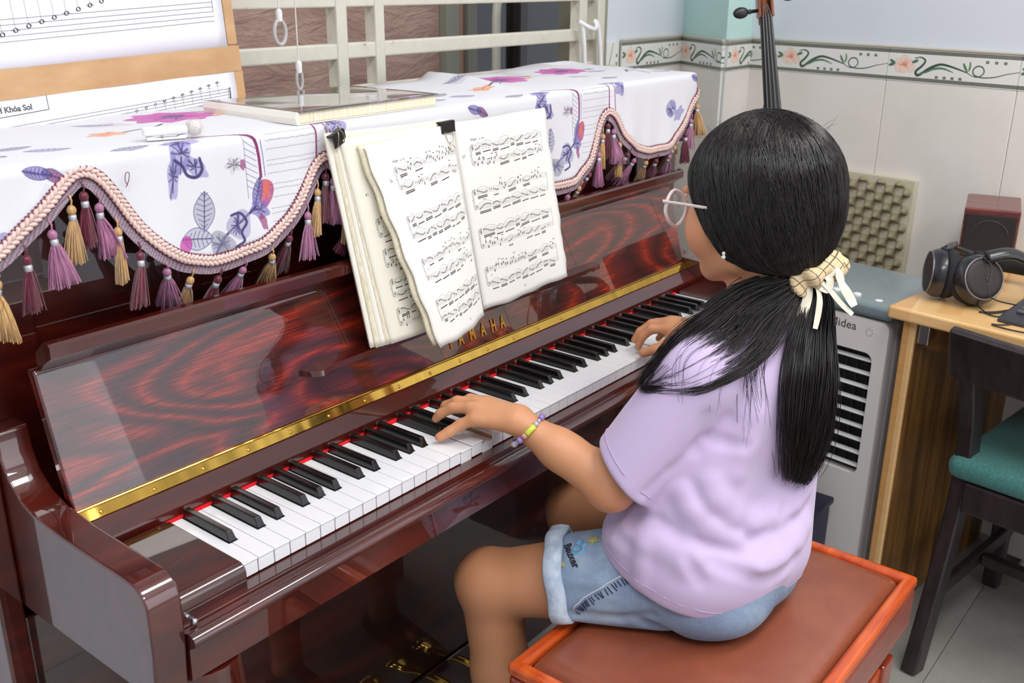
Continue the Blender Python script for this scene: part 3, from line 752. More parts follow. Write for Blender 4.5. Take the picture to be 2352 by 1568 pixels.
part('bridge', bevel(([cp(a,w,h) for w,h,a in ((-0.035,0,0.60),(0.035,0,0.60),(0.035,0,0.606),(-0.035,0,0.606),(-0.022,0.048,0.60),(0.022,0.048,0.60),(0.022,0.048,0.606),(-0.022,0.048,0.606))], box(0,1,0,1,0,1)[1]), 0.001, 1), M_plain('maple', lin(206,170,120), 0.5), cello)
ee = Vector(cp(0.82, 0, -0.06)); tt = (ee-Vector(cp(0.7,0,-0.06))).normalized(); q_ = ee + tt*((ee.z)/(-tt.z)) if tt.z < 0 else ee
part('endpin', tube([tuple(ee), (q_.x, q_.y, 0.001)], 0.005, 10), CHROME, cello)

# cords by the window
CORD = M_plain('white_cord', lin(222,216,206), 0.6)
def pull_cord(x, y, ztop, zh, label):
    r_ = thing('pull_cord', label, 'cord', (x, y, zh), 'white blind cords hanging in front of the window grille')
    part('cord', tube([(x,y,ztop),(x,y,zh)], 0.0012, 6), CORD, r_)
    part('ferrule', lathe([(0.003,-0.012),(0.005,-0.010),(0.0055,0.004),(0.003,0.008)], 12, (x,y,zh)), WHITEP, r_, smooth=True, sharp=0.8)
    return r_
r1 = pull_cord(0.512, 0.50, 2.2, 1.300, 'white cord with the large looped handle near the cardboard chart')
part('loop_handle', tube([(0.512+0.0115*math.sin(t)*(1 if abs(math.sin(t)) < 2 else 1), 0.50, 1.272-0.019*math.cos(t)+(-0.0 )) for t in np.linspace(0, 2*PI, 33)[:-1]], 0.0032, 8, close=True), M_plain('grey_white_plastic', lin(188,184,182), 0.5), r1, smooth=True)
r2 = pull_cord(0.546, 0.50, 2.2, 1.218, 'thin white cord with small looped handle hanging above the glossy book')
part('loop_handle', tube([(0.546+0.006*math.sin(t), 0.50, 1.196-0.016*math.cos(t)) for t in np.linspace(0, 2*PI, 33)[:-1]], 0.0026, 8, close=True), M_plain('grey_white_plastic_b', lin(178,174,172), 0.5), r2, smooth=True)
wc = thing('wall_cable', 'white cable looped round the right end of the window grille', 'cable', (1.45,0.55,1.17))
part('cable_strand', tube(spline([(1.416,0.548,1.262),(1.428,0.545,1.248),(1.437,0.545,1.21),(1.441,0.545,1.172),(1.442,0.54,1.10)], 30), 0.0055, 8), WHITEP, wc, smooth=True)
part('cable_strand', tube(spline([(1.480,0.548,1.262),(1.492,0.545,1.250),(1.503,0.545,1.21),(1.509,0.545,1.165),(1.510,0.54,1.10)], 30), 0.0055, 8), WHITEP, wc, smooth=True)
part('cable_strand', tube(spline([(1.416,0.548,1.262),(1.44,0.535,1.248),(1.462,0.535,1.243),(1.478,0.54,1.250),(1.480,0.548,1.262)], 30), 0.0055, 8), WHITEP, wc, smooth=True)
# ------------------------------------------------------------------ the upright piano
piano = thing('upright_piano', 'large glossy rosewood upright piano with open fallboard and brass hinge', 'piano', (0.61, 0.2, 0))
XL, XR = -0.094, 1.316
def arm_profile():
    P = [(-0.022,0.640),(-0.027,0.700),(-0.027,0.748)]
    P += [(-0.027+0.027*(1-math.cos(t)), 0.752+0.028*math.sin(t)) for t in np.linspace(0.1, PI/2, 7)]
    P += [(0.06,0.781),(0.13,0.782),(0.185,0.787),(0.215,0.797),(0.238,0.815),(0.25,0.840),(0.252,0.870),(0.285,0.870),(0.285,0.640)]
    return P
for nm, a, b in (('left', XL-0.040, XL), ('right', XR, XR+0.040)):
    part('arm', bevel(prism(arm_profile(), a, b), 0.0035, 3, 0.5), ROSE, piano, smooth=True, sharp=0.5)
for a, b in ((XL-0.070, XL-0.0405), (XR+0.0405, XR+0.070)):
    part('side_panel', rbox(a, b, 0.255, 0.52, 0.0, 1.145, 0.004, 3), ROSE, piano)
for a, b in ((XL-0.040, XL+0.043), (XR-0.043, XR+0.040)):
    part('front_stile', rbox(a, b, 0.2865, 0.306, 0.655, 1.145, 0.003, 2), ROSE, piano)
part('upper_panel', rbox(XL+0.045, XR-0.045, 0.296, 0.312, 0.655, 1.145, 0.002, 2), ROSE, piano)
part('back_frame', rbox(XL-0.04, XR+0.04, 0.485, 0.515, 0.02, 1.145, 0.004), ROSE_D, piano)
part('top_lid', rbox(XL-0.078, XR+0.078, 0.228, 0.525, 1.146, 1.164, 0.005, 3), ROSE, piano)
part('lower_panel', rbox(XL-0.040, XR+0.040, 0.262, 0.280, 0.115, 0.620, 0.003, 2), ROSE_D, piano)
part('plinth', rbox(XL-0.040, XR+0.040, 0.258, 0.285, 0.0, 0.113, 0.003, 2), ROSE_D, piano)
part('key_bed', rbox(XL+0.0005, XR-0.0005, -0.022, 0.285, 0.648, 0.699, 0.002, 2), ROSE_D, piano)
# key slip with its rounded moulding
slip = [(0.0035,0.699),(0.0035,0.7138),(-0.0175,0.7138),(-0.0185,0.706)]
slip += [(-0.0300-0.0105*math.sin(t), 0.700+0.0085*math.cos(t)) for t in np.linspace(-0.9, PI*0.9, 10)]
slip += [(-0.0285,0.688),(-0.0275,0.648),(-0.022,0.645),(-0.015,0.645),(-0.015,0.6995)]
part('key_slip', prism(slip, XL+0.001, XR-0.001), ROSE, piano, smooth=True, sharp=0.6)
part('lock_pin', lathe([(0.0045,0),(0.0045,0.006),(0.0035,0.009),(0.001,0.010)], 14, (-0.078,-0.0125,0.7105), (0,-1,0.2)), CHROME, piano, smooth=True, sharp=0.8)
# key blocks
def block_profile():
    P = [(-0.0105,0.700),(-0.0115,0.725)]
    P += [(-0.0115+0.012*(1-math.cos(t)), 0.730+0.012*math.sin(t)) for t in np.linspace(0.2, PI/2, 6)]
    P += [(0.137,0.7425),(0.137,0.700)]
    return P
part('key_block', bevel(prism(block_profile(), XL+0.0005, -0.0012), 0.002, 2, 0.5), ROSE_D, piano, smooth=True, sharp=0.5)
part('key_block', bevel(prism(block_profile(), 1.2232, XR-0.0005), 0.002, 2, 0.5), ROSE_D, piano, smooth=True, sharp=0.5)
# fallboard: name board strip, hinge, lid board, top bar
part('name_board', prism([(0.1462,0.7378),(0.1485,0.7475),(0.1775,0.7665),(0.1810,0.7705),(0.2,0.7705),(0.2,0.70),(0.1475,0.70)], XL+0.001, XR-0.001), ROSE, piano, smooth=True, sharp=0.4)
part('felt_strip', bevel(box(-0.0008, 1.2228, 0.1418, 0.1466, 0.715, 0.7372), 0.001, 2), FELT, piano)
lid_prof = [(0.1800,0.7755),(0.2240,0.9365),(0.2285,0.9425),(0.2415,0.9400),(0.197,0.772)]
part('fallboard', bevel(prism(lid_prof, XL+0.002, XR-0.002), 0.004, 3, 0.3), ROSE_L, piano, smooth=True, sharp=0.5)
bar_prof = [(0.1955,0.9600),(0.1950,0.9735),(0.1985,0.9765),(0.2075,0.9775),(0.2290,0.9600),(0.2300,0.9435),(0.2240,0.9395),(0.2150,0.9480),(0.2020,0.9565)]
part('fallboard_bar', prism(bar_prof, XL+0.010, XR+0.0), ROSE, piano, smooth=True, sharp=0.4)
hinge = part('hinge', cat(prism([(0.1715,0.7640),(0.1703,0.7648),(0.1785,0.7760),(0.1797,0.7752)], XL+0.001, XR-0.001),
      tube([(XL+0.001,0.1790,0.7768),(XR-0.001,0.1790,0.7768)], 0.0018, 10)), BRASS, piano, smooth=True, sharp=0.5)
screw_me = make_mesh('hinge_screw', lathe([(0.0026,0),(0.0026,0.0007),(0.0019,0.0013),(0.0006,0.0014)], 10, (0,0,0), (0,-0.8,0.6)), BRASS, True)
for k in range(20):
    x = -0.064+0.0705*k
    if x < XR-0.01:
        link('hinge_screw', screw_me, hinge, Vector((x,0.1737,0.7692))-origin(piano))
# music ledge on the fallboard
lp = spline([(0.262,0.193,0.8375),(0.266,0.180,0.8385),(0.280,0.170,0.8385),(0.300,0.172,0.8405),(0.34,0.172,0.8415),(0.6,0.172,0.8415),(0.90,0.172,0.8415),(0.955,0.173,0.841),(0.985,0.180,0.839),(0.995,0.192,0.8375)], 60)
V = []; F = []
for x, y, z in lp:
    V += [(x,y,z-0.0045),(x,y+0.0015,z+0.0035),(x,0.2035,z+0.004),(x,0.2005,z-0.006)]
for i in range(len(lp)-1):
    for k in range(4):
        j = (k+1) % 4; F.append((4*i+k, 4*i+4+k, 4*i+4+j, 4*i+j))
F += [(0,1,2,3), tuple(4*(len(lp)-1)+k for k in (3,2,1,0))]
part('music_ledge', bevel((V,F), 0.0012, 2, 0.7), ROSE, piano, smooth=True, sharp=0.6)
# maker's name in brass
nx = Vector((1,0,0)); ny = Vector((0,0.0440,0.1610)).normalized()
mN = frame((0.556,0.1832,0.7915), nx, ny)
tvs = []
for ch, x in zip('YAMAHA', (0.0,0.0250,0.0530,0.0815,0.1085,0.1335)):
    tvs.append(text_vf(ch, 0.0300, mN @ Matrix.Translation((x,0,0.0002)), 0.0003, sx=0.60, bold=0.0006))
part('lettering', cat(*tvs), GOLD, piano)
# pedals
for x in (0.525, 0.600, 0.675):
    pp = spline([(x,0.275,0.075),(x,0.240,0.074),(x,0.205,0.068),(x,0.175,0.060),(x,0.150,0.062),(x,0.135,0.058)], 24)
    V = []; F = []; n = len(pp)
    for i, (a, y, z) in enumerate(pp):
        t = i/(n-1); w = 0.009+0.018*max(0, (t-0.35)/0.65)**1.3; w *= (1 if t < 0.93 else 0.8)
        for k in range(10):
            q = 2*PI*k/10; V.append((a+w*math.cos(q), y, z+0.006*math.sin(q)+0.003*math.cos(q)**2*0))
    for i in range(n-1):
        for k in range(10):
            l = (k+1) % 10; F.append((10*i+k, 10*i+l, 10*i+10+l, 10*i+10+k))
    F += [tuple(range(10)), tuple(range(10*n-1, 10*n-11, -1))]
    part('pedal', (V,F), BRASS, piano, smooth=True, sharp=0.9)
# front legs
def leg(x):
    pts = [(x,0.012,0.643),(x,0.010,0.60),(x,0.004,0.54),(x,0.012,0.44),(x,0.030,0.30),(x,0.040,0.16),(x,0.030,0.09),(x,0.012,0.055),(x,0.0,0.03)]
    rad = [0.044,0.046,0.042,0.034,0.026,0.021,0.024,0.032,0.030]
    p = spline(pts, 40); r = np.interp(np.linspace(0, 1, len(p)), np.linspace(0, 1, len(rad)), rad)
    return cat(tube(p, list(r), 16), lathe([(0.034,0.0),(0.036,0.012),(0.030,0.026),(0.016,0.03)], 20, (x,0.0,0)))
part('front_leg', leg(-0.055), ROSE, piano, smooth=True, sharp=0.9)
part('front_leg', leg(1.277), ROSE, piano, smooth=True, sharp=0.9)
for x in (-0.112, 1.334):
    part('toe_block', rbox(x-0.022, x+0.022, 0.0, 0.25, 0.0, 0.06, 0.006, 3), ROSE_D, piano)

# keys --------------------------------------------------------
KW = 0.0235
names = 'ABCDEFG'
white = [names[i % 7] for i in range(52)]
sharp_off = {'A': 0.0028, 'C': -0.0026, 'D': 0.0026, 'F': -0.0034, 'G': 0.0}
blacks = []   # (boundary index, centre x)
for i, n_ in enumerate(white[:-1]):
    if n_ in sharp_off: blacks.append((i, (i+1)*KW+sharp_off[n_]))
bx = {i: x for i, x in blacks}
HB = 0.0068; KZ = 0.735; YB = 0.1416
def white_key(i):
    x0 = i*KW+0.0004; x1 = (i+1)*KW-0.0004
    l = x0 if (i-1) not in bx else bx[i-1]+HB; r = x1 if i not in bx else bx[i]-HB
    yn = 0.0485
    prof = [(x0,0.0),(x1,0.0)]
    if r < x1: prof += [(x1,yn),(r,yn),(r,YB)]
    else: prof += [(x1,YB)]
    if l > x0: prof += [(l,YB),(l,yn),(x0,yn)]
    else: prof += [(x0,YB)]
    cx = i*KW
    prof = [(a-cx,b) for a,b in prof]
    top = bevel(prism(prof, -0.0025, 0.0, 'z'), 0.0007, 2, 0.5)
    # front lip slightly proud, then the front face
    face = rbox(x0-cx+0.0003, x1-cx-0.0003, 0.0009, 0.003, -0.0195, -0.0026, 0.0004, 1)
    wood = prism([(a+(0.0004 if a < KW/2 else -0.0004), b+0.0031 if b < 0.01 else b) for a,b in prof], -0.018, -0.0026, 'z')
    return top, face, wood
cache = {}
PRESS = {16: 0.0022, 17: 0.0, 18: 0.0075, 38: 0.002}
for i in range(52):
    t_, f_, w_ = white_key(i)
    sig = tuple(round(v[0],5) for v in t_[0][:24])
    if sig not in cache:
        cache[sig] = (make_mesh('white_key', cat(t_, f_), WKEY, True, sharp=0.6), make_mesh('key_wood', w_, KWOOD))
    z = KZ-PRESS.get(i, 0)
    k_ = link('white_key', cache[sig][0], piano, Vector((i*KW,0,z))-origin(piano))
    ORG[k_.name] = Vector((i*KW,0,z))
    link('key_wood', cache[sig][1], k_, (0,0,0)); weigh(k_)
def bkey():
    L0, L1 = 0.050, YB
    V = [(-0.0056,L0,0),(0.0056,L0,0),(0.0056,L1,0),(-0.0056,L1,0),(-0.0041,L0+0.0058,0.0115),(0.0041,L0+0.0058,0.0115),(0.0041,L1,0.0115),(-0.0041,L1,0.0115)]
    b = bevel((V, box(0,1,0,1,0,1)[1]), 0.0011, 3, 0.5)
    base = box(-0.0058, 0.0058, L0-0.0006, L1, -0.012, 0.0004)
    return cat(b, base)
bme = make_mesh('black_key', bkey(), BKEY, True, sharp=0.7)
for i, x in blacks:
    weigh(link('black_key', bme, piano, Vector((x,0,KZ+0.0004))-origin(piano)))
# ------------------------------------------------------------------ printed artwork for the cloth
CX0, CX1, CS1, CR = -0.46, 1.68, 0.52, 1500
def cloth_canvas():
    W = int((CX1-CX0)*CR); H = int(CS1*CR)
    c = Canvas(W, H, (0.875, 0.875, 0.895))
    PU = (0.42, 0.38, 0.66); IN = (0.24, 0.22, 0.42); GR = (0.55, 0.55, 0.62); MG = (0.72, 0.18, 0.58); MR = (0.50, 0.16, 0.36); OR = (0.90, 0.55, 0.35); YE = (0.90, 0.82, 0.55); DK = (0.25, 0.20, 0.26)
    def X(x): return (x-CX0)*CR
    def Y(s): return s*CR
    def FR(z): return 0.305+(1.163-z)
    def speck(X_, Y_):
        return 0.72+0.28*np.sin(X_*1.9+Y_*0.7)*np.sin(Y_*2.3-X_*0.4)
    def blob(cx, cy, rx, ry, rot, col, al=0.9, lob=5, amp=0.13, tex=True):
        P = []
        for k in range(40):
            t = 2*PI*k/40; r = 1+amp*math.sin(lob*t+cx*90)
            u = rx*r*math.cos(t); v = ry*r*math.sin(t)
            P.append((X(cx+u*math.cos(rot)-v*math.sin(rot)), Y(cy+u*math.sin(rot)+v*math.cos(rot))))
        c.poly(P, col, al, speck if tex else None)
    def strokes(cx, cy, rx, ry, rot, col, n=14, w=2.2, al=0.7):
        for k in range(n):
            t = rng.random()*2*PI; r0 = rng.random()*0.3; r1 = 0.55+rng.random()*0.42
            p = []
            for r in (r0, r1):
                u = rx*r*math.cos(t+0.25*r); v = ry*r*math.sin(t+0.25*r); p.append((X(cx+u*math.cos(rot)-v*math.sin(rot)), Y(cy+u*math.sin(rot)+v*math.cos(rot))))
            c.line(p, w, col, al)
    def leaf(cx, cy, L, Wd, rot, col, vein=IN, al=0.85):
        P = []
        for k in range(24):
            t = k/23; P.append((L*(t-0.5), Wd*math.sin(PI*t)**0.8))
        for k in range(24):
            t = 1-k/23; P.append((L*(t-0.5), -Wd*math.sin(PI*t)**0.8))
        Q = [(X(cx+u*math.cos(rot)-v*math.sin(rot)), Y(cy+u*math.sin(rot)+v*math.cos(rot))) for u, v in P]
        c.poly(Q, col, al, speck)
        a = (X(cx-L/2*math.cos(rot)), Y(cy-L/2*math.sin(rot))); b = (X(cx+L/2*math.cos(rot)), Y(cy+L/2*math.sin(rot)))
        c.line([a, b], 2.2, vein, 0.8)
        for k in range(-3, 4):
            for sg in (-1, 1):
                u = L*0.13*k; v0 = sg*Wd*0.75*math.cos(k*0.38)
                p0 = (u, 0); p1 = (u+L*0.08, v0)
                c.line([(X(cx+p[0]*math.cos(rot)-p[1]*math.sin(rot)), Y(cy+p[0]*math.sin(rot)+p[1]*math.cos(rot))) for p in (p0, p1)], 1.6, vein, 0.6)
        c.line(Q+[Q[0]], 1.5, vein, 0.55)
    for k in (-1, 0, 1, 2):
        o = 0.72*k
        # large magenta blooms on the top of the piano
        for (fx_, fs, sc) in ((0.245, 0.110, 1.0), (0.47, 0.095, 0.95)):
            blob(o+fx_, fs, 0.062*sc, 0.045*sc, 0.2, MG, 0.95, 9, 0.12); blob(o+fx_+.012, fs-.006, 0.046*sc, 0.030*sc, 0.2, (0.80,0.28,0.66), 0.6, 7)
            strokes(o+fx_, fs, 0.058*sc, 0.042*sc, 0.2, (0.60,0.12,0.46), 26, 2.4)
            blob(o+fx_, fs, 0.018*sc, 0.013*sc, 0, IN, 0.9, 8); strokes(o+fx_, fs, 0.024*sc, 0.02*sc, 0, PU, 16, 2)
        leaf(o+0.315, 0.085, 0.04, 0.009, 0.5, YE, DK); leaf(o+0.305, 0.135, 0.035, 0.008, -0.4, YE, OR); leaf(o+0.325,0.11,0.03,0.008,0.1,MG,MR)
        blob(o+0.097, 0.190, 0.024, 0.016, 0.1, OR, 0.8, 6, 0.2); strokes(o+0.097, 0.190, 0.022, 0.015, 0, (0.85,0.42,0.25), 12)
        c.line([(X(o+0.12), Y(0.19)), (X(o+0.17), Y(0.17)), (X(o+0.20), Y(0.15))], 7, DK, 0.75)
        c.line([(X(o+0.56), Y(0.20)), (X(o+0.60), Y(0.17)), (X(o+0.66), Y(0.16)), (X(o+0.70), Y(0.10))], 8, IN, 0.8)
        c.line([(X(o+0.60), Y(0.17)), (X(o+0.59), Y(0.235))], 9, IN, 0.75); c.line([(X(o+0.42), Y(0.13)), (X(o+0.30), Y(0.12))], 6, DK, 0.5)
        for (lx, ls, r) in ((0.13,0.10,0.3),(0.065,0.29,-0.1),(-0.005,0.235,0.2),(-0.03,0.205,-0.3),(0.52,0.15,0.2),(0.55,0.11,-0.5),(0.40,0.19,0.4),(0.44,0.235,0.0),(0.36,0.05,0.8),(0.64,0.235,0.3)):
            leaf(o+lx, ls, 0.052, 0.010, r, (0.62,0.60,0.76) if r > 0 else GR, IN, 0.75)
        for q in range(16):   # hatched patch
            c.line([(X(o+0.10+0.004*q), Y(0.085)), (X(o+0.115+0.004*q), Y(0.125))], 1.2, DK, 0.5)
        # iris-like bloom folded over the front edge
        for (dx, ds, rx, ry, r) in ((0.122,0.312,0.014,0.026,0.3),(0.140,0.330,0.010,0.020,-0.9),(0.108,0.338,0.008,0.028,0.15),(0.128,0.296,0.026,0.010,0.0)):
            blob(o+dx, ds, rx, ry, r, PU, 0.6, 5, 0.1); strokes(o+dx, ds, rx, ry, r, IN, 12, 2.6)
        c.line([(X(o+p[0]), Y(FR(p[1]))) for p in spline([(0.112,1.15),(0.122,1.142),(0.128,1.130),(0.140,1.126),(0.149,1.134),(0.147,1.148)], 30)], 6, IN, 0.7)
        # climbing stem with thorns
        c.line([(X(o+p[0]), Y(p[1])) for p in spline([(0.16,0.275),(0.20,0.292),(0.228,0.305),(0.235,0.325),(0.236,0.355)], 30)], 6.5, MR, 0.9)
        c.line([(X(o+p[0]), Y(p[1])) for p in spline([(0.24,0.31),(0.242,0.33),(0.243,0.355)], 12)], 2, PU, 0.8)
        for q in range(9):
            s_ = 0.300+0.008*q; c.line([(X(o+0.214), Y(s_)), (X(o+0.231), Y(s_+0.010))], 1.2, IN, 0.6)
        c.line([(X(o+0.214), Y(0.30)), (X(o+0.214), Y(0.38))], 1.3, DK, 0.5)
        blob(o+0.196, FR(1.133), 0.012, 0.010, 0, (0.78,0.76,0.80), 0.7, 5, 0.25); strokes(o+0.196, FR(1.133), 0.013, 0.011, 0, DK, 18, 1.3, 0.6); blob(o+0.210, FR(1.132), 0.004, 0.007, 0, MR, 0.9)
        # rose bud
        blob(o+0.241, FR(1.092), 0.013, 0.018, 0.2, (0.60,0.16,0.42), 0.95, 3, 0.08); strokes(o+0.241, FR(1.092), 0.012, 0.017, 0.2, OR, 10, 2.0); blob(o+0.243, FR(1.098), 0.007, 0.011, 0.2, (0.85,0.38,0.30), 0.85, 3)
        leaf(o+0.228, FR(1.094), 0.040, 0.007, -1.25, PU, IN); blob(o+0.229, FR(1.071), 0.015, 0.011, 0.5, PU, 0.85); strokes(o+0.229, FR(1.071), 0.012, 0.009, 0.5, IN, 12, 1.8)
        c.line([(X(o+p[0]), Y(FR(p[1]))) for p in ((0.222,1.075),(0.20,1.060),(0.172,1.044),(0.158,1.028))], 5.5, IN, 0.85)
        leaf(o+0.146, FR(1.082), 0.050, 0.015, -1.45, (0.62,0.62,0.70), IN); leaf(o+0.132, FR(1.050), 0.046, 0.014, 0.15, (0.66,0.67,0.74), IN)
        blob(o+0.114, FR(1.046), 0.011, 0.010, 0, MG, 0.9, 2, 0.1); blob(o+0.168, FR(1.037), 0.021, 0.015, 0.5, GR, 0.8, 3); strokes(o+0.168, FR(1.037), 0.020, 0.014, 0.5, (0.35,0.34,0.48), 22, 1.8)
        blob(o+0.197, FR(1.056), 0.018, 0.019, 0.2, (0.60,0.58,0.72), 0.8, 3); strokes(o+0.196, FR(1.056), 0.014, 0.016, 0.2, IN, 14, 2.4)
        c.line([(X(o+p[0]), Y(FR(p[1]))) for p in spline([(0.186,1.070),(0.200,1.071),(0.208,1.058),(0.200,1.046),(0.203,1.034),(0.19,1.028)], 24)], 5, IN, 0.8)
        blob(o+0.232, FR(1.055), 0.005, 0.012, -0.3, MR, 0.85)
        # rows of handwriting-like dashes
        for q in range(13):
            s_ = 0.300+0.0105*q+(0.004 if q % 3 == 0 else 0); x_ = o+0.248
            while x_ < o+0.335:
                w_ = 0.003+rng.random()*0.006; c.line([(X(x_), Y(s_+rng.random()*.001)), (X(x_+w_), Y(s_+rng.random()*.001))], 1.3, DK, 0.38); x_ += w_+0.0015
        for xx in (0.333, 0.352):
            c.line([(X(o+xx), Y(0.296)), (X(o+xx+.003), Y(0.40))], 4.5, MR if xx < 0.34 else (0.55,0.25,0.50), 0.85)
        blob(o+0.345, 0.290, 0.022, 0.008, 0.1, PU, 0.8, 5, 0.2); blob(o+0.372, 0.305, 0.016, 0.018, 0.1, PU, 0.75, 4, 0.2); strokes(o+0.372, 0.305, 0.016, 0.018, 0, IN, 12, 2)
        # single round leaf
        blob(o+0.567, FR(1.103), 0.021, 0.019, 0.3, PU, 0.75, 2, 0.08); strokes(o+0.567, FR(1.103), 0.020, 0.018, 0.3, IN, 20, 2.6); c.line([(X(o+0.55), Y(FR(1.115))), (X(o+0.585), Y(FR(1.092)))], 3, (0.9,0.9,0.93), 0.8)
        leaf(o+0.683, FR(1.152), 0.03, 0.006, 0.4, MR, IN); leaf(o+0.665, FR(1.157), 0.032, 0.006, 0.2, PU, IN); blob(o+0.672, FR(1.135), 0.009, 0.010, 0, (0.8,0.8,0.84), 0.6, 4)
        blob(o+0.60, FR(1.09), 0.02, 0.012, -0.5, PU, 0.7, 5, 0.2)
    return c
CLOTH = print_mat('woven_flower_cloth', cloth_canvas(), rough=0.85, Sheen_Weight=0.15)
wv = CLOTH.coord('Object', scale=(1,1,1))
CLOTH.bump(CLOTH.noise(wv, 900, 2, 0.6), 0.5, 0.0006); CLOTH = CLOTH.m

# ------------------------------------------------------------------ the cloth with its scalloped edge
cover = thing('piano_cover', 'white floral fringed cloth draped over the top of the piano', 'cloth', (0.61, 0.37, 1.168))
YF = 0.2205; XRr = 1.4015; XLl = -0.179
sc_front = [(-.179,1.047),(-.1046,1.0881),(-.078,1.1069),(-.0449,1.1324),(-.0168,1.1522),(-.0034,1.1566),(.0137,1.1479),(.0313,1.1202),(.0539,1.0803),(.0793,1.0514),(.1073,1.032),(.144,1.0204),(.1838,1.019),(.2265,1.028),(.2724,1.0522),(.3056,1.0886),(.331,1.1178),(.3515,1.1301),(.370,1.118),(.390,1.085),(.42,1.05),(.46,1.03),(.51,1.02),(.56,1.02),(.61,1.035),(.65,1.07),(.68,1.11),(.70,1.128),(.72,1.11),(.745,1.07),(.78,1.03),(.83,1.008),(.8946,1.003),(.9421,1.008),(.9902,1.0339),(1.0163,1.0796),(1.0359,1.114),(1.0499,1.1248),(1.0735,1.1103),(1.1075,1.0694),(1.1496,1.0432),(1.2005,1.0283),(1.2693,1.0288),(1.3206,1.0501),(1.362,1.0869),(1.3925,1.1180)]
fx_, fz_ = np.array(sc_front).T
path = []   # (x, y, z_edge, outward nx, ny, plan U, plan S)
Lf = XRr-0.012
for x in np.arange(XLl+0.012, Lf, 0.006): path.append((x, YF, float(np.interp(x, fx_, fz_)), 0, -1, x, 0.305, 'f'))
rc = 0.012; zc = 1.121
for t in np.linspace(0, PI/2, 6)[1:]:
    path.append((Lf+rc*math.sin(t), YF+rc-rc*math.cos(t), zc+0.012*t/(PI/2), math.sin(t), -math.cos(t), Lf+rc*math.sin(t), 0.305-rc+rc*math.cos(t), 'c'))
ys = np.arange(YF+rc+0.006, 0.52, 0.006)
side_z = np.interp(ys, [0.235,0.25,0.27,0.30,0.34,0.39,0.44,0.47,0.50,0.52], [1.133,1.128,1.10,1.06,1.035,1.03,1.05,1.085,1.12,1.128])
for y, z in zip(ys, side_z): path.append((XRr, y, float(z), 1, 0, XRr, 0.525-y, 's'))
# left return
lp_ = []
for t in np.linspace(PI/2, 0, 6)[:-1]:
    lp_.append((XLl+rc-rc*math.sin(t), YF+rc-rc*math.cos(t), 1.047, -math.sin(t), -math.cos(t), XLl+rc-rc*math.sin(t), 0.305-rc+rc*math.cos(t), 'c'))
left = []
for y in ys[::-1]: left.append((XLl, y, 1.047-0.02*math.sin((y-0.23)*12), -1, 0, XLl, 0.525-y, 's'))
path = left+lp_+path
ez = np.array([p[2] for p in path]); ker = np.array([1,2,3,2,1])/9; ez = np.convolve(np.pad(ez, 2, 'edge'), ker, 'valid')
NT, NH = 7, 12
def bulge(i, f):
    x, y = path[i][0], path[i][1]; depth = 1.163-ez[i]
    return (0.0035*math.sin(x*37+y*21)+0.004*(depth/0.15))*f*f + 0.002*math.sin(x*90)*f
def top_bump(x, y):
    h = 0.016*math.exp(-((x-0.855-0.18*(y-0.35))/0.022)**2)*(1/(1+math.exp(-(y-0.34)*30)))
    h += 0.010*math.exp(-((x-1.30)/0.14)**2)*max(0, (y-0.44)/0.08)**2
    h += 0.003*abs(math.sin(x*16+y*9))*(y > 0.3)
    return h
V = []; UV = []; F = []; m = len(path)
RF = 0.010
rows = []
for r in range(NT+1):      # from the spine line outward to the rounded edge
    row = []
    for i, (x, y, _, nx_, ny_, U_, S_, tg) in enumerate(path):
        f = r/NT
        sx_ = min(max(x, -0.02), 1.24); sy_ = 0.523
        ex, ey = x-nx_*RF, y-ny_*RF
        px_, py_ = sx_+(ex-sx_)*f, sy_+(ey-sy_)*f
        row.append(((px_, py_, 1.1685+top_bump(px_, py_)*(1-f**6)), (px_, 0.525-py_)))
    rows.append(row)
for r in range(1, 5):      # rounded fold
    a = PI/2*r/4; row = []
    for i, (x, y, _, nx_, ny_, U_, S_, tg) in enumerate(path):
        o = -RF+RF*math.sin(a); row.append(((x+nx_*o, y+ny_*o, 1.1685-RF+RF*math.cos(a)), (x+nx_*(o+RF*a*0.4), 0.525-(y+ny_*(o+RF*a*0.4)))))
    rows.append(row)
for r in range(1, NH+1):
    f = r/NH; row = []
    for i, (x, y, _, nx_, ny_, U_, S_, tg) in enumerate(path):
        z = 1.1585+(ez[i]-1.1585)*f; b = bulge(i, f)
        d = 1.1585-z+0.006
        row.append(((x+nx_*b, y+ny_*b, z), (x+nx_*d, 0.525-(y+ny_*d))))
    rows.append(row)
for row in rows:
    for p, uv in row: V.append(p); UV.append(((uv[0]-CX0)/(CX1-CX0), 1-uv[1]/CS1))
for r in range(len(rows)-1):
    for i in range(m-1):
        a = r*m+i; F.append((a, a+m, a+m+1, a+1))
cl = part('cloth', (V, F), CLOTH, cover, smooth=True, uv=UV)
so = cl.modifiers.new('thickness', 'SOLIDIFY'); so.thickness = 0.0012; so.offset = 1
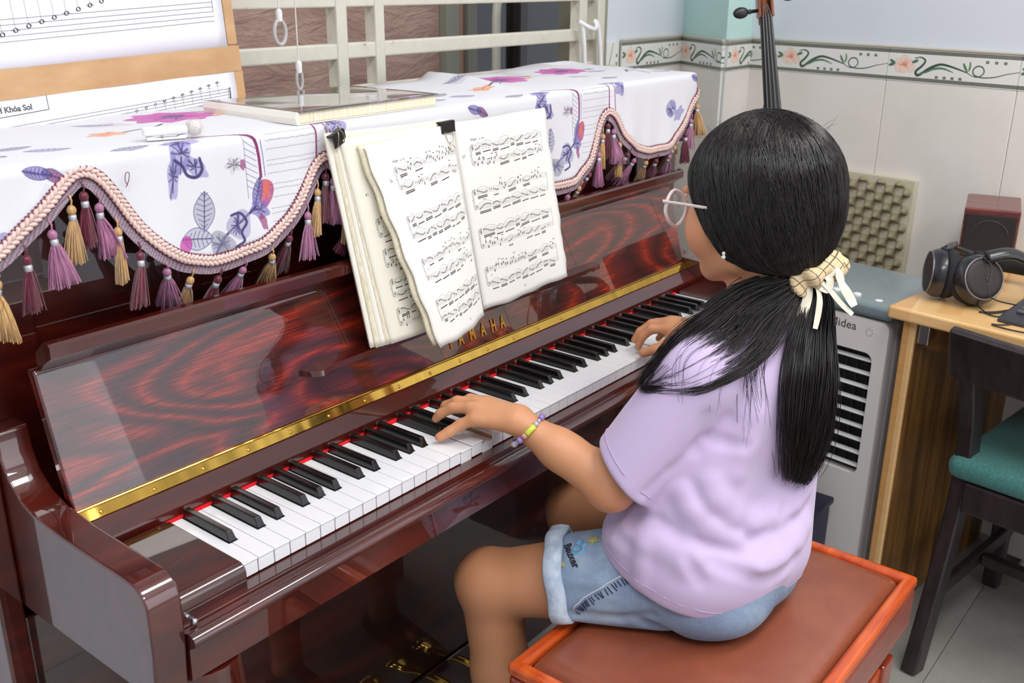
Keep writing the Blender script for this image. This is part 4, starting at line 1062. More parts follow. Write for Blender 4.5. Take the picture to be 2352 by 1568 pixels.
# braided edge, woven tape and tassels follow the scallops
E3 = [Vector(rows[-1][i][0]) for i in range(m)]
NRM = [Vector((p[3], p[4], 0)).normalized() for p in path]
dense = []; acc = [0.0]
for i in range(1, m): acc.append(acc[-1]+(E3[i]-E3[i-1]).length)
TOT = acc[-1]
def at_s(s):
    s = min(max(s, 0), TOT-1e-6); i = int(np.searchsorted(acc, s, 'right'))-1; i = min(i, m-2)
    f = (s-acc[i])/(acc[i+1]-acc[i]+1e-9)
    p = E3[i].lerp(E3[i+1], f); n_ = NRM[i].lerp(NRM[i+1], f).normalized()
    a = E3[max(i-1,0)]; b = E3[min(i+2,m-1)]; t = (b-a).normalized(); o = t.cross(n_)
    if o.z > 0: o = -o
    # outward direction: for upward peaks keep the side that points away from the cloth
    o = (n_.cross(t)); o = o if o.z < 0.0 or abs(o.z) < 0.0 else -o
    return p, t, n_, o.normalized()
BR1 = Mat('cream_pink_cord', lin(226,196,186), 0.45, Sheen_Weight=0.5).m
BR2 = Mat('burgundy_cord', lin(112,36,60), 0.5).m
TAPE = Mat('mauve_grey_tape', lin(150,128,142), 0.4)
ck = TAPE.n('ShaderNodeTexChecker'); ck.inputs['Scale'].default_value = 620
ck.inputs['Color1'].default_value = lin(176,160,170); ck.inputs['Color2'].default_value = lin(110,78,96)
TAPE.l(TAPE.coord('Object', rot=(0.3,0.4,0.6)), ck.inputs['Vector']); TAPE.color(ck.outputs['Color']); TAPE = TAPE.m
s = 0.0; Vb, Fb, Vr, Fr = [], [], [], []
k = 0
base_ball = ball((0,0,0), (0.0060,0.0029,0.0036), 8, 6)
while s < TOT:
    p, t, n_, o = at_s(s)
    for sg in (-1, 1):
        ang = sg*0.62; ax = (t*math.cos(ang)+o*math.sin(ang)).normalized(); ay = n_.cross(ax)
        c_ = p+o*(sg*0.0031)+n_*0.0035+t*(0.0016*sg)
        M3 = Matrix((ax, ay, n_)).transposed(); nb_ = len(Vb)
        for v in base_ball[0]:
            w = M3 @ Vector(v); Vb.append((c_.x+w.x, c_.y+w.y, c_.z+w.z))
        Fb += [tuple(q+nb_ for q in f) for f in base_ball[1]]
    s += 0.0067; k += 1
braid = part('braid_trim', (Vb, Fb), BR1, cover, smooth=True)
pc = []
for sg in (-1, 0, 1):
    L = []
    s = 0.0; j = 0
    while s < TOT:
        p, t, n_, o = at_s(s); L.append(p+o*(sg*0.0060+0.0008*(-1)**j)+n_*(0.0028+0.0014*(-1)**j)); s += 0.0025; j += 1
    pc.append(tube(L, 0.0017, 5))
part('cord_edge', cat(*pc), BR2, braid, smooth=True)
Vt, Ft = [], []
s = 0.0; n_t = 0
while s < TOT:
    p, t, n_, o = at_s(s)
    for w, h in ((0.005,0.0006),(0.0175,0.0004),(0.0175,0.0026),(0.005,0.0028)):
        Vt.append(tuple(p+o*w+n_*(h-0.001)))
    s += 0.004; n_t += 1
for i in range(n_t-1):
    for k in range(4):
        j = (k+1) % 4; Ft.append((4*i+k, 4*i+j, 4*i+4+j, 4*i+4+k))
part('woven_tape', (Vt, Ft), TAPE, cover)
TCOL = {'burgundy': (lin(122,28,56), lin(78,14,36)), 'mauve': (lin(186,122,156), lin(150,90,128)), 'gold': (lin(216,176,118), lin(176,130,76))}
TM = {}
for k_, (a, b) in TCOL.items():
    m_ = Mat(k_+'_silk', a, 0.32, Sheen_Weight=0.3); m_.b.inputs['Anisotropic'].default_value = 0.4
    m_.color(m_.ramp(m_.noise(m_.coord('Object', scale=(600,600,12)), 1, 2), [(0.35, b), (0.65, a)])); TM[k_] = m_.m
SILV = M_plain('silver_thread', lin(206,204,210), 0.35, metal=0.5)
tas = {}
for col in TCOL:
    for var in range(4):
        r_ = np.random.default_rng(var*7+len(col)); vs = []
        lean = (r_.random()-0.5)*0.018; sprd = 0.0095+0.005*r_.random(); Lf_ = 0.036+0.004*r_.random()
        for k in range(64):
            a = 2*PI*r_.random(); q = math.sqrt(r_.random()); e = sprd*q*(1+0.35*(r_.random() < 0.06))
            x1, y1 = e*math.cos(a)+lean, e*math.sin(a)*0.6; L = Lf_*(0.94+0.09*r_.random())
            x0, y0 = 0.0032*q*math.cos(a), 0.0030*q*math.sin(a); P = []
            for t in (0, 0.2, 0.5, 1.0):
                g = t**0.75; P.append((x0+(x1-x0)*g, y0+(y1-y0)*g, -0.0165-L*t))
            vs.append(tube(P, [0.0009,0.0009,0.0008,0.0006], 3, caps=False))
        core = lathe([(0.0034,-0.0160),(0.0040,-0.020),(sprd*0.55,-0.034),(sprd*0.74,-0.0165-Lf_*0.9)], 12)
        core = ([(x+lean*min(1,max(0,(-z-0.0165)/Lf_)), y*0.6, z) for x,y,z in core[0]], core[1])
        loop = tube([(0.0,0,0.006),(0.0016,0,0.001),(0.0,0,-0.005)], 0.0009, 5)
        head = ball((0,0,-0.0075), (0.0042,0.004,0.0048), 10, 7)
        ring = lathe([(0.0030,-0.0170),(0.0036,-0.0165),(0.0036,-0.0120),(0.0028,-0.0112)], 10)
        tas[(col,var)] = (make_mesh('tassel', cat(core, *vs), TM[col], True), make_mesh('tassel_head', cat(head, loop), TM[col], True), make_mesh('tassel_band', ring, SILV, True))
# first tassel of the visible row sits at x = -0.095 (burgundy)
s0 = next(acc[i] for i in range(m) if E3[i].x > -0.097 and path[i][7] == 'f')
order = ['burgundy', 'mauve', 'gold']; n0 = int(s0/0.0372)
for k in range(-n0, 80):
    s = s0+0.0372*k
    if s > TOT-0.01: break
    if s < 0: continue
    col = order[k % 3]; p, t, n_, o = at_s(s); q = p+o*0.019+n_*0.0025; var = int(rng.integers(0, 4))
    a, b, c_ = tas[(col,var)]
    tt = link('tassel', a, cover, q-origin(cover), label=col+' tassel'); tt.scale = (1.28,)*3; tt.rotation_euler = (rng.normal(0,0.04)+(0.55 if q.z < 1.040 and n_.y < -0.9 else 0), rng.normal(0,0.07), rng.normal(0,0.5))
    link('tassel_head', b, tt, (0,0,0)); link('tassel_band', c_, tt, (0,0,0))
loopp = spline([(0.045,0.215,1.132),(0.041,0.212,1.139),(0.0425,0.211,1.147),(0.047,0.212,1.146),(0.046,0.213,1.138),(0.043,0.215,1.130)], 30)
part('loose_thread', tube(loopp, 0.0005, 5), BR2, cover)

# ------------------------------------------------------------------ music engraving drawn in code
def ctext(c, txt, x, y, size, col=(0.2,0.2,0.2), al=0.9, bold=0.0, sx=1.0):
    V, F = text_vf(txt, size, Matrix.Identity(4), 0.0, bold=bold, sx=sx)
    for f in F:
        if len(f) >= 3: 
            P = [(x+V[i][0], y-V[i][1]) for i in f]
            c.poly(P, col, al)
INKC = (0.16,0.15,0.16)
def clef_g(c, x, y, g):
    c.line(spline([(x,y+2.0*g),(x+.5*g,y+2.6*g),(x+.9*g,y+1.5*g),(x+.2*g,y-1.6*g),(x+.7*g,y-2.6*g),(x+1.1*g,y-1.6*g),(x-.2*g,y+.2*g),(x+.2*g,y+1.3*g),(x+1.2*g,y+.9*g),(x+.9*g,y-.1*g),(x+.3*g,y+.4*g)], 60), g*0.30, INKC, .9)
def clef_f(c, x, y, g):
    c.ell(x, y-.6*g, .4*g, .4*g, 0, INKC); c.line(spline([(x,y-.6*g),(x+.5*g,y-1.4*g),(x+1.2*g,y-.6*g),(x+.8*g,y+.6*g),(x-.2*g,y+1.6*g)], 30), g*0.3, INKC, .9)
    c.ell(x+1.7*g, y-.9*g, .22*g, .22*g, 0, INKC); c.ell(x+1.7*g, y-.1*g, .22*g, .22*g, 0, INKC)
def staff(c, x0, x1, y, g, r, kind):
    for k in range(5): c.line([(x0, y+(k-2)*g), (x1, y+(k-2)*g)], 1.0, (0.35,0.35,0.36), 0.75)
    (clef_g if kind[0] == 'g' else clef_f)(c, x0+1.2*g, y, g)
    x = x0+5.0*g; L = x1-x0
    while x < x1-3*g:
        n = int(r.integers(3, 7)); mode = r.random()
        if 'run' in kind or mode < 0.4:
            n = int(r.integers(4, 9)); sp = 1.7*g; n = min(n, int((x1-2*g-x)/sp))
            if n < 2: break
            ph = r.random()*6; ys_ = [y+g*(0.3-1.6*math.sin(ph+i*0.55)-0.12*i) for i in range(n)]
            by = max(ys_)+4.2*g
            for i in range(n):
                xx = x+i*sp; c.ell(xx, ys_[i], .68*g, .48*g, -0.35, INKC); c.line([(xx-.55*g, ys_[i]), (xx-.55*g, by)], 1.0, INKC, .55)
            c.line([(x-.5*g, by), (x+(n-1)*sp-.4*g, by-0.25*g*n*0.3)], .8*g, INKC, .9)
            if r.random() < 0.6: c.line([(x-.5*g, by-1.2*g), (x+(n-1)*sp-.4*g, by-1.2*g-0.25*g*n*0.3)], .7*g, INKC, .9)
            if r.random() < 0.6:
                top = min(ys_)-1.8*g; c.line(spline([(x-g, top+.9*g), (x+n*sp/2, top-1.2*g), (x+n*sp, top+.6*g)], 20), 1.3, INKC, .7)
            x += n*sp+1.6*g
        elif mode < 0.8:
            for i in range(n):
                xx = x+i*2.4*g
                if xx > x1-2*g: break
                yy = y+g*(r.integers(-4, 3)); 
                for q in (0, 1.1): c.ell(xx, yy+q*g, .66*g, .48*g, -0.35, INKC)
                c.line([(xx+.6*g, yy), (xx+.6*g, yy-3.6*g)], 1.0, INKC, .6)
                c.line([(xx+.6*g, yy-3.6*g), (xx+2.8*g, yy-3.6*g)], .55*g, INKC, .85) if i % 2 == 0 else None
            x += n*2.4*g+1.5*g
        else:
            for i in range(2): c.line([(x+i*2.2*g, y-g), (x+.5*g+i*2.2*g, y-.2*g), (x+i*2.2*g, y+.6*g)], .4*g, INKC, .8)
            x += 5*g
    for f in (0.36, 0.70): c.line([(x0+L*f, y-2*g), (x0+L*f, y+2*g)], 1.1, INKC, .7)
def music_page(W, H, seed, x0, x1, number, sysnum=None, num_pos=0.5, bg=(0.955,0.948,0.925), vs=((.14,.22),(.37,.45),(.58,.66),(.79,.87)), heading=True, kinds=('grun','f')):
    c = Canvas(W, H, bg); r = np.random.default_rng(seed); g = H*0.0062
    for k, (a, b) in enumerate(vs):
        X0 = x0+W*(0.045 if k == 0 else 0); y0, y1 = a*H, b*H
        staff(c, X0, x1, y0, g, r, 'grun' if (k+seed) % 2 else 'g'); staff(c, X0, x1, y1, g, r, 'f' if k % 2 == 0 else 'frun')
        c.line([(X0, y0-2*g), (X0, y1+2*g)], 1.6, INKC); c.line([(x1, y0-2*g), (x1, y1+2*g)], 2.2 if k % 2 else 1.2, INKC)
        c.line(spline([(X0, y0-2*g), (X0-1.2*g, y0+g), (X0-.8*g, (y0+y1)/2-g), (X0-1.7*g, (y0+y1)/2), (X0-.8*g, (y0+y1)/2+g), (X0-1.2*g, y1-g), (X0, y1+2*g)], 40), 2.0, INKC)
        ctext(c, 'f' if k % 2 else 'p', X0+5*g, (y0+y1)/2+.5*g, 2.6*g, bold=.12)
        if k == 1: ctext(c, 'cresc.', X0+9*g, (y0+y1)/2+g, 1.8*g, al=.8)
    if heading:
        ctext(c, 'Allegro', x0+W*0.05, vs[0][0]*H-6*g, 2.6*g, bold=.08); ctext(c, '= 80', x0+W*0.05+11.5*g, vs[0][0]*H-6*g, 2.0*g)
        c.ell(x0+W*0.05+10.3*g, vs[0][0]*H-6.3*g, .5*g, .4*g, 0, INKC)
    if sysnum: ctext(c, sysnum, x0-W*0.025-2*g, (vs[0][0]+vs[0][1])/2*H+g, 3.6*g)
    ctext(c, number, W*num_pos, H*0.955, 3.0*g)
    return c
PGR = print_mat('music_page_right', music_page(900, 1240, 3, 70, 820, '33', '57', 0.45), rough=0.75).m
PGL = print_mat('music_page_left', music_page(900, 1240, 6, 150, 880, '32', '56', 0.62), rough=0.75).m
PGB = print_mat('music_page_back', music_page(900, 1240, 9, 118, 760, '20', '41', 0.5, bg=(0.93,0.915,0.85), vs=((.235,.30),(.40,.465),(.55,.615),(.70,.765),(.85,.915)), heading=False), rough=0.8).m
PAPER = Mat('page_block_edge', lin(240,232,206), 0.85)
PAPER.color(PAPER.ramp(PAPER.noise(PAPER.coord('Object', scale=(900,900,6)), 1, 2), [(0.35, lin(222,208,172)), (0.65, lin(246,240,222))])); PAPER = PAPER.m
PAPW = M_plain('blank_cream_page', lin(244,240,226), 0.85)
def sheet(name, fn, mat_, parent, nu=24, nv=30, th=0.0004, uvon=True):
    V, F, UV = grid(fn, nu, nv)
    UV = [(u, 1-v) for u, v in UV]
    o = part(name, (V,F), mat_, parent, smooth=True, uv=UV)
    s_ = o.modifiers.new('thickness', 'SOLIDIFY'); s_.thickness = th; s_.offset = 1; return o
def quadfn(tl, tr, bl, br, extra=None):
    tl, tr, bl, br = (Vector(p) for p in (tl, tr, bl, br))
    def f(u, v):
        p = tl.lerp(tr, u).lerp(bl.lerp(br, u), v)
        if extra: p = p+Vector(extra(u, v))
        return p
    return f
book = thing('music_book', 'open white sheet music book clipped together on the piano music ledge', 'book', (0.62,0.17,0.85))
wob = lambda u, v: (0.0015*math.sin(v*23)*u**8+0.001*math.sin(v*51)*u**8, 0, 0.0012*math.sin(u*19)*v**10)
sheet('right_page', quadfn((.592,.2035,1.148),(.824,.2035,1.150),(.618,.162,.8475),(.847,.162,.854), lambda u, v: (wob(u,v)[0], -0.010*math.sin(PI*min(1,u*1.6))*0.6-0.004*u, wob(u,v)[2])), PGR, book)
def lextra(u, v):
    w = 0.0018*math.sin(v*31+1)*(1-u)**8
    return (w, -0.010*math.sin(PI*(1-u))*(0.4+0.6*v)-0.004*v, 0.0015*math.sin(u*17)*v**10-0.006*(u**3)*v*(0))
sheet('left_page', quadfn((.386,.184,1.139),(.592,.2035,1.148),(.470,.128,.832),(.588,.140,.853), lextra), PGL, book)
sheet('page_underneath', quadfn((.381,.189,1.139),(.592,.2055,1.147),(.464,.135,.836),(.590,.152,.852), lextra), PAPER, book, th=0.0045)
sheet('page_underneath', quadfn((.60,.2065,1.146),(.822,.2065,1.148),(.622,.168,.8465),(.844,.168,.852)), PAPER, book, th=0.003)
score = thing('music_score', 'older cream music score standing behind the open book, partly covered', 'book', (0.45,0.18,0.85))
bext = lambda u, v: (0, -0.006*math.sin(PI*u), 0)
sheet('printed_page', quadfn((.3560,.198,1.150),(.60,.210,1.150),(.4085,.165,.8465),(.60,.172,.8475), bext), PGB, score)
for k in range(3):
    e = 0.0085*k
    sheet('loose_page', quadfn((.3545-e*.65,.1995+.0012*k,1.1535+.001*k),(.60,.2115+.001*k,1.151),(.4000-e*1.1,.1665+.0015*k,.8470),(.60,.1735+.001*k,.8473), bext), PAPW if k % 2 else PAPER, score, th=0.0012)
sheet('cover_sheet', quadfn((.3345,.204,1.1600),(.60,.2155,1.1525),(.3735,.1725,.8480),(.60,.1775,.8480), bext), PAPW, score, th=0.001)
sheet('page_block', quadfn((.3365,.2065,1.1585),(.60,.2175,1.151),(.3765,.176,.8475),(.60,.181,.8475), bext), PAPER, score, th=0.003)
BCL = M_plain('black_clip_steel', lin(28,28,28), 0.35, metal=0.3)
WIRE = M_plain('clip_wire', lin(196,184,160), 0.25, metal=0.9)
def binder(name, label, o_, xd, yd, w, h, down):
    """o_ = middle of the top edge of the paper; xd along the edge; yd up"""
    M_ = frame(o_, xd, yd); b = thing(name, label, 'clip', Vector(o_), 'black binder clips on the music')
    prof = [(-h, 0.0058), (0.0015, 0.0070), (0.0030, 0.0045), (0.0030,-0.0045), (0.0015,-0.0070), (-h,-0.0058), (-h,-0.0049), (0.0008,-0.0058), (0.0008,0.0058), (-h,0.0049)]
    part('clip_body', xf(prism([(p[0], p[1]) for p in prof], -w/2, w/2), M_), BCL, b)
    for sg in (-1, 1):
        part('clip_lip', xf(tube([(-w/2,-h,sg*0.0056),(w/2,-h,sg*0.0056)], 0.0012, 8), M_), BCL, b, smooth=True)
    for sg in (1, -1):
        dn = down if sg > 0 else not down
        d_ = -1 if down else 1
        L = 0.028
        pts = [(-w*0.30,-h,sg*0.0062),(-w*0.20,-h+d_*L*0.45,sg*(0.0075 if down else 0.010)),(-w*0.09,-h+d_*L*0.70,sg*0.009),(-w*0.20,-h+d_*L*0.90,sg*0.010),(0,-h+d_*L*1.06,sg*0.010),(w*0.20,-h+d_*L*0.90,sg*0.010),(w*0.09,-h+d_*L*0.70,sg*0.009),(w*0.20,-h+d_*L*0.45,sg*(0.0075 if down else 0.010)),(w*0.30,-h,sg*0.0062)]
        if down and sg < 0: continue
        part('clip_handle', xf(tube(spline(pts, 48), 0.0007, 6), M_), WIRE, b, smooth=True)
binder('binder_clip', 'black binder clip with handle folded down, top middle of the open book', (0.574,0.2020,1.1495), (1,0,0.03), (0,0.10,1), 0.030, 0.0135, True)
binder('binder_clip', 'black binder clip with raised wire handles at the top left of the score', (0.352,0.2025,1.1570), (0.93,0.2,0.28), (0,0.08,1), 0.028, 0.014, False)

# ------------------------------------------------------------------ glossy covered book lying on the cloth
gb = thing('hardback_book', 'thick book in glossy transparent jacket lying on the floral cloth', 'book', (0.45,0.32,1.17))
mg = Matrix.Translation((0.312, 0.230, 1.1702)) @ Matrix.Rotation(0.03, 4, 'Z')
part('page_block', xf(rbox(0.003, 0.287, 0.003, 0.195, 0.0012, 0.0165, 0.002, 2), mg), PAPER, gb)
JK = Mat('glossy_grey_jacket', rough=0.06, Coat_Weight=1.0, Coat_Roughness=0.02, Coat_IOR=1.9)
jn = JK.noise(JK.coord('Object'), 26, 3, 0.5, 0.6)
JK.color(JK.ramp(jn, [(0.42, lin(78,70,66)), (0.55, lin(112,98,112)), (0.60, lin(150,120,176)), (0.66, lin(214,204,220)), (0.72, lin(120,110,110))], 'CONSTANT'))
JK.bump(JK.noise(JK.coord('Object'), 11, 2), 0.25, 0.004); JK = JK.m
def jk(u, v): return mg @ Vector((0.29*u, 0.198*v, 0.0178+0.0006*math.sin(u*9)*math.sin(v*7)))
Vj, Fj, _ = grid(jk, 24, 16)
jo = part('book_jacket', (Vj, Fj), JK, gb, smooth=True); s_ = jo.modifiers.new('t', 'SOLIDIFY'); s_.thickness = 0.0012; s_.offset = -1
part('back_cover', xf(rbox(0, 0.29, 0, 0.198, 0, 0.0011, 0.0004, 1), mg), PAPW, gb)
part('spine', xf(bevel(prism([(-0.0005,0.0),(0.003,0.0),(0.003,0.0176),(-0.0005,0.0176),(-0.003,0.009)], 0.0, 0.198, 'y'), 0.0006, 1), mg), PAPW, gb)

# ------------------------------------------------------------------ clip-on microphone with fur ball
mic = thing('clip_microphone', 'small white clip-on microphone with a fluffy ball windscreen on the cloth', 'microphone', (0.14,0.225,1.17))
mm = frame((0.100,0.262,1.1705), Vector((0.072,-0.026,0)), Vector((0.026,0.072,0)))
part('mic_body', xf(rbox(0.0, 0.054, -0.0065, 0.0065, 0.006, 0.0165, 0.003, 3), mm), WHITEP, mic, smooth=True, sharp=0.8)
part('clip', xf(bevel(prism([(0.004,0.001),(0.050,0.001),(0.052,0.003),(0.050,0.0055),(0.044,0.0055),(0.040,0.0035),(0.016,0.0035),(0.010,0.0055),(0.004,0.005)], -0.005, 0.005, 'y'), 0.0006, 1), mm), WHITEP, mic)
part('clip_pin', xf(lathe([(0.0013,-0.006),(0.0013,0.006)], 8, (0.022,0,0.0045), (0,1,0)), mm), CHROME, mic)
fv = []; cc_ = mm @ Vector((0.062, 0, 0.0125))
fv.append(ball(cc_, 0.0098, 16, 12))
for k in range(900):
    d_ = Vector(rng.normal(size=3)).normalized(); e_ = (d_+Vector(rng.normal(size=3))*0.25).normalized()
    a_ = cc_+d_*0.009; b_ = a_+e_*(0.0035+0.002*rng.random())
    if b_.z < 1.1692: b_.z = 1.1692
    sd = e_.orthogonal().normalized()*0.00022
    fv.append(([tuple(a_-sd), tuple(a_+sd), tuple(b_)], [(0,1,2)]))
part('fur_windscreen', cat(*fv), Mat('white_fur', lin(226,220,216), 0.9).m, mic)

# ------------------------------------------------------------------ cardboard notation chart leaning on the grille
def chart(seed, title, mode):
    W, H = 1500, 1150; c = Canvas(W, H, (0.955,0.955,0.985)); K = (0.22,0.22,0.24)
    def whole(x, y, g, led=()):
        c.ell(x, y, 1.05*g, .72*g, -.3, K); c.ell(x, y, .45*g, .62*g, -.5, (0.955,0.955,0.985))
        for l in led: c.line([(x-1.8*g, l), (x+1.8*g, l)], 1.6, K, .8)
    def five(y, g, x0, x1):
        for k in range(5): c.line([(x0, y-k*2*g), (x1, y-k*2*g)], 1.6, K, .8)
    return c, whole, five, K
# frame of the chart board: origin lower right corner, x to the left end, y up the board
ub = Vector((-0.998, -0.055, -0.030)).normalized(); vb = Vector((0.0, 0.05, 1)); MBD = frame((0.432,0.500,1.1700), -ub, vb)
pb = thing('notation_board', 'brown-taped cardboard board with printed white music charts standing behind the cloth', 'board', (0.2,0.48,1.17))
CARD = Mat('brown_cardboard', lin(206,164,108), 0.75)
CARD.color(CARD.ramp(CARD.noise(CARD.coord('Object', scale=(8,8,40)), 2, 3), [(0.3, lin(208,166,112)), (0.7, lin(220,180,126))])); CARD = CARD.m
PTAPE = Mat('brown_packing_tape', lin(214,166,104), 0.25, Coat_Weight=0.6, Coat_Roughness=0.1)
PTAPE.color(PTAPE.ramp(PTAPE.noise(PTAPE.coord('Object', scale=(9,9,22)), 1.5, 4), [(0.35, lin(196,152,104)), (0.65, lin(210,168,120))]))
PTAPE.bump(PTAPE.noise(PTAPE.coord('Object', scale=(10,10,14)), 3, 3), 0.4, 0.003); PTAPE = PTAPE.m
part('backing_board', xf(rbox(-0.86, 0.0, 0.0, 0.36, 0.0, 0.004, 0.001, 1), MBD @ Matrix.Translation((0,0,-0.006))), CARD, pb)
part('tape_strip', xf(rbox(-0.86, 0.003, 0.0478, 0.0855, -0.0, 0.0012, 0.0004, 1), MBD @ Matrix.Translation((0,0,-0.0005))), PTAPE, pb)
part('tape_strip', xf(rbox(-0.017, 0.001, 0.088, 0.36, -0.0, 0.001, 0.0003, 1), MBD @ Matrix.Translation((0,0,-0.0008))), PTAPE, pb)
part('tape_strip', xf(rbox(-0.0125, 0.004, 0.0, 0.0474, -0.0, 0.001, 0.0003, 1), MBD @ Matrix.Translation((0,0,-0.0008))), PTAPE, pb)
# upper chart: two staves with rising whole notes, each joined by a leader line
SC = 2400
def chart_upper():
    W, H = int(0.80*SC), int(0.28*SC); c = Canvas(W, H, (0.955,0.955,0.985)); K = (0.24,0.24,0.26); g = 0.0034*SC
    def row(y0, n, x_end, x_step, y_step, x1):
        for k in range(5): c.line([(0, y0-k*2*g), (x1, y0-k*2*g)], 1.8, K, .75)
        for i in range(n):
            x = x_end-i*x_step; y = y0-2*g*0.2-(n-1-i)*y_step
            c.line([(x, y), (x, y-0.075*SC)], 1.5, K, .55)
            c.ell(x, y, 1.15*g, .82*g, -.3, K); c.ell(x, y, .5*g, .66*g, -.5, (0.955,0.955,0.985))
            if i % 2: c.line([(x-1.9*g, y), (x+1.9*g, y)], 1.6, K, .8)
    xr = W-0.018*SC
    c.line([(xr, H-0.055*SC), (xr, 0)], 1.8, K)
    # lower staff pair
    for k in range(5): c.line([(0, H-0.028*SC-k*2*g+0), (xr, H-0.042*SC-k*2*g)], 1.8, K, .75)
    for k in range(5): c.line([(0, H-0.100*SC-k*2*g), (xr, H-0.118*SC-k*2*g)], 1.8, K, .75)
    for i in range(24):
        x = W-0.185*SC-i*0.0185*SC; y = H-0.083*SC+i*0.0042*SC
        c.line([(x, y), (x-1, y-0.055*SC)], 1.5, K, .6)
        c.ell(x, y, 1.1*g, .85*g, -.3, K); c.ell(x, y, .48*g, .62*g, -.5, (0.955,0.955,0.985))
        if i % 2 == 0: c.line([(x-1.8*g, y), (x+1.8*g, y)], 1.6, K, .8)
    for i in range(12):
        x = W-0.187*SC+i*0.0150*SC; y = H-0.106*SC-i*0.0033*SC
        c.ell(x, y, 1.1*g, .85*g, -.3, K); c.ell(x, y, .48*g, .62*g, -.5, (0.955,0.955,0.985))
        if i % 2 == 0: c.line([(x-1.8*g, y), (x+1.8*g, y)], 1.6, K, .8)
    return c
def chart_lower():
    W, H = int(0.80*SC), int(0.052*SC); c = Canvas(W, int(0.075*SC), (0.955,0.955,0.985)); H = c.h; K = (0.24,0.24,0.26); g = 0.0022*SC
    xr = W-0.014*SC
    for k in range(5): c.line([(0, H*0.93-k*2*g), (xr, H*0.66-k*2*g)], 1.8, K, .75)
    c.line([(xr, H*0.66+2), (xr, H*0.66-8*g-2)], 5, K); c.line([(xr-8, H*0.66), (xr-8, H*0.66-8*g)], 1.8, K)
    for i in range(26):
        x = xr-0.022*SC-i*0.0165*SC; f = i/25; y = H*0.66-13*g+i*1.13*g+f*8
        c.ell(x, y, 1.1*g, .85*g, -.3, K); c.ell(x, y, .48*g, .6*g, -.5, (0.955,0.955,0.985)); 
        c.line([(x-1, y), (x-1, y+(8*g if i < 16 else -8*g))], 1.5, K, .6)
        if i < 7 or i > 20: c.line([(x-1.8*g, y), (x+1.8*g, y)], 1.5, K, .8); c.line([(x-1.8*g, y+2*g), (x+1.8*g, y+2*g)], 1.5, K, .6)
    x0 = W-0.404*SC; y0 = H*0.30
    ctext(c, 'Vị Trí Khóa Sol', x0, y0, 0.0100*SC, K, .95, bold=0.8, sx=1.05)
    P = [(x0-14, y0-0.016*SC), (x0+0.088*SC, y0-0.0195*SC), (x0+0.088*SC, y0+0.003*SC), (x0-14, y0+0.0065*SC), (x0-14, y0-0.016*SC)]
    c.line(P, 2.2, K)
    return c
UPM = print_mat('chart_print_upper', chart_upper(), rough=0.35).m; LOM = print_mat('chart_print_lower', chart_lower(), rough=0.35).m
def card_sheet(name, x0, x1, y0, y1, mat_, zoff, wav=0.0008, ywid=None):
    def fn(u, v): return MBD @ Vector((x0+(x1-x0)*u, y0+(y1-y0)*v, zoff+wav*math.sin(u*31)*math.sin(v*9)+(-0.0005)))
    V, F, UV = grid(fn, 40, 10); o = part(name, (V,F), mat_, pb, smooth=True, uv=UV)
    s_ = o.modifiers.new('t', 'SOLIDIFY'); s_.thickness = 0.0003; s_.offset = -1
card_sheet('paper_sheet', -0.818, -0.018, 0.082, 0.362, UPM, 0.0004)
card_sheet('paper_sheet', -0.812, -0.012, -0.020, 0.055, LOM, 0.0003)
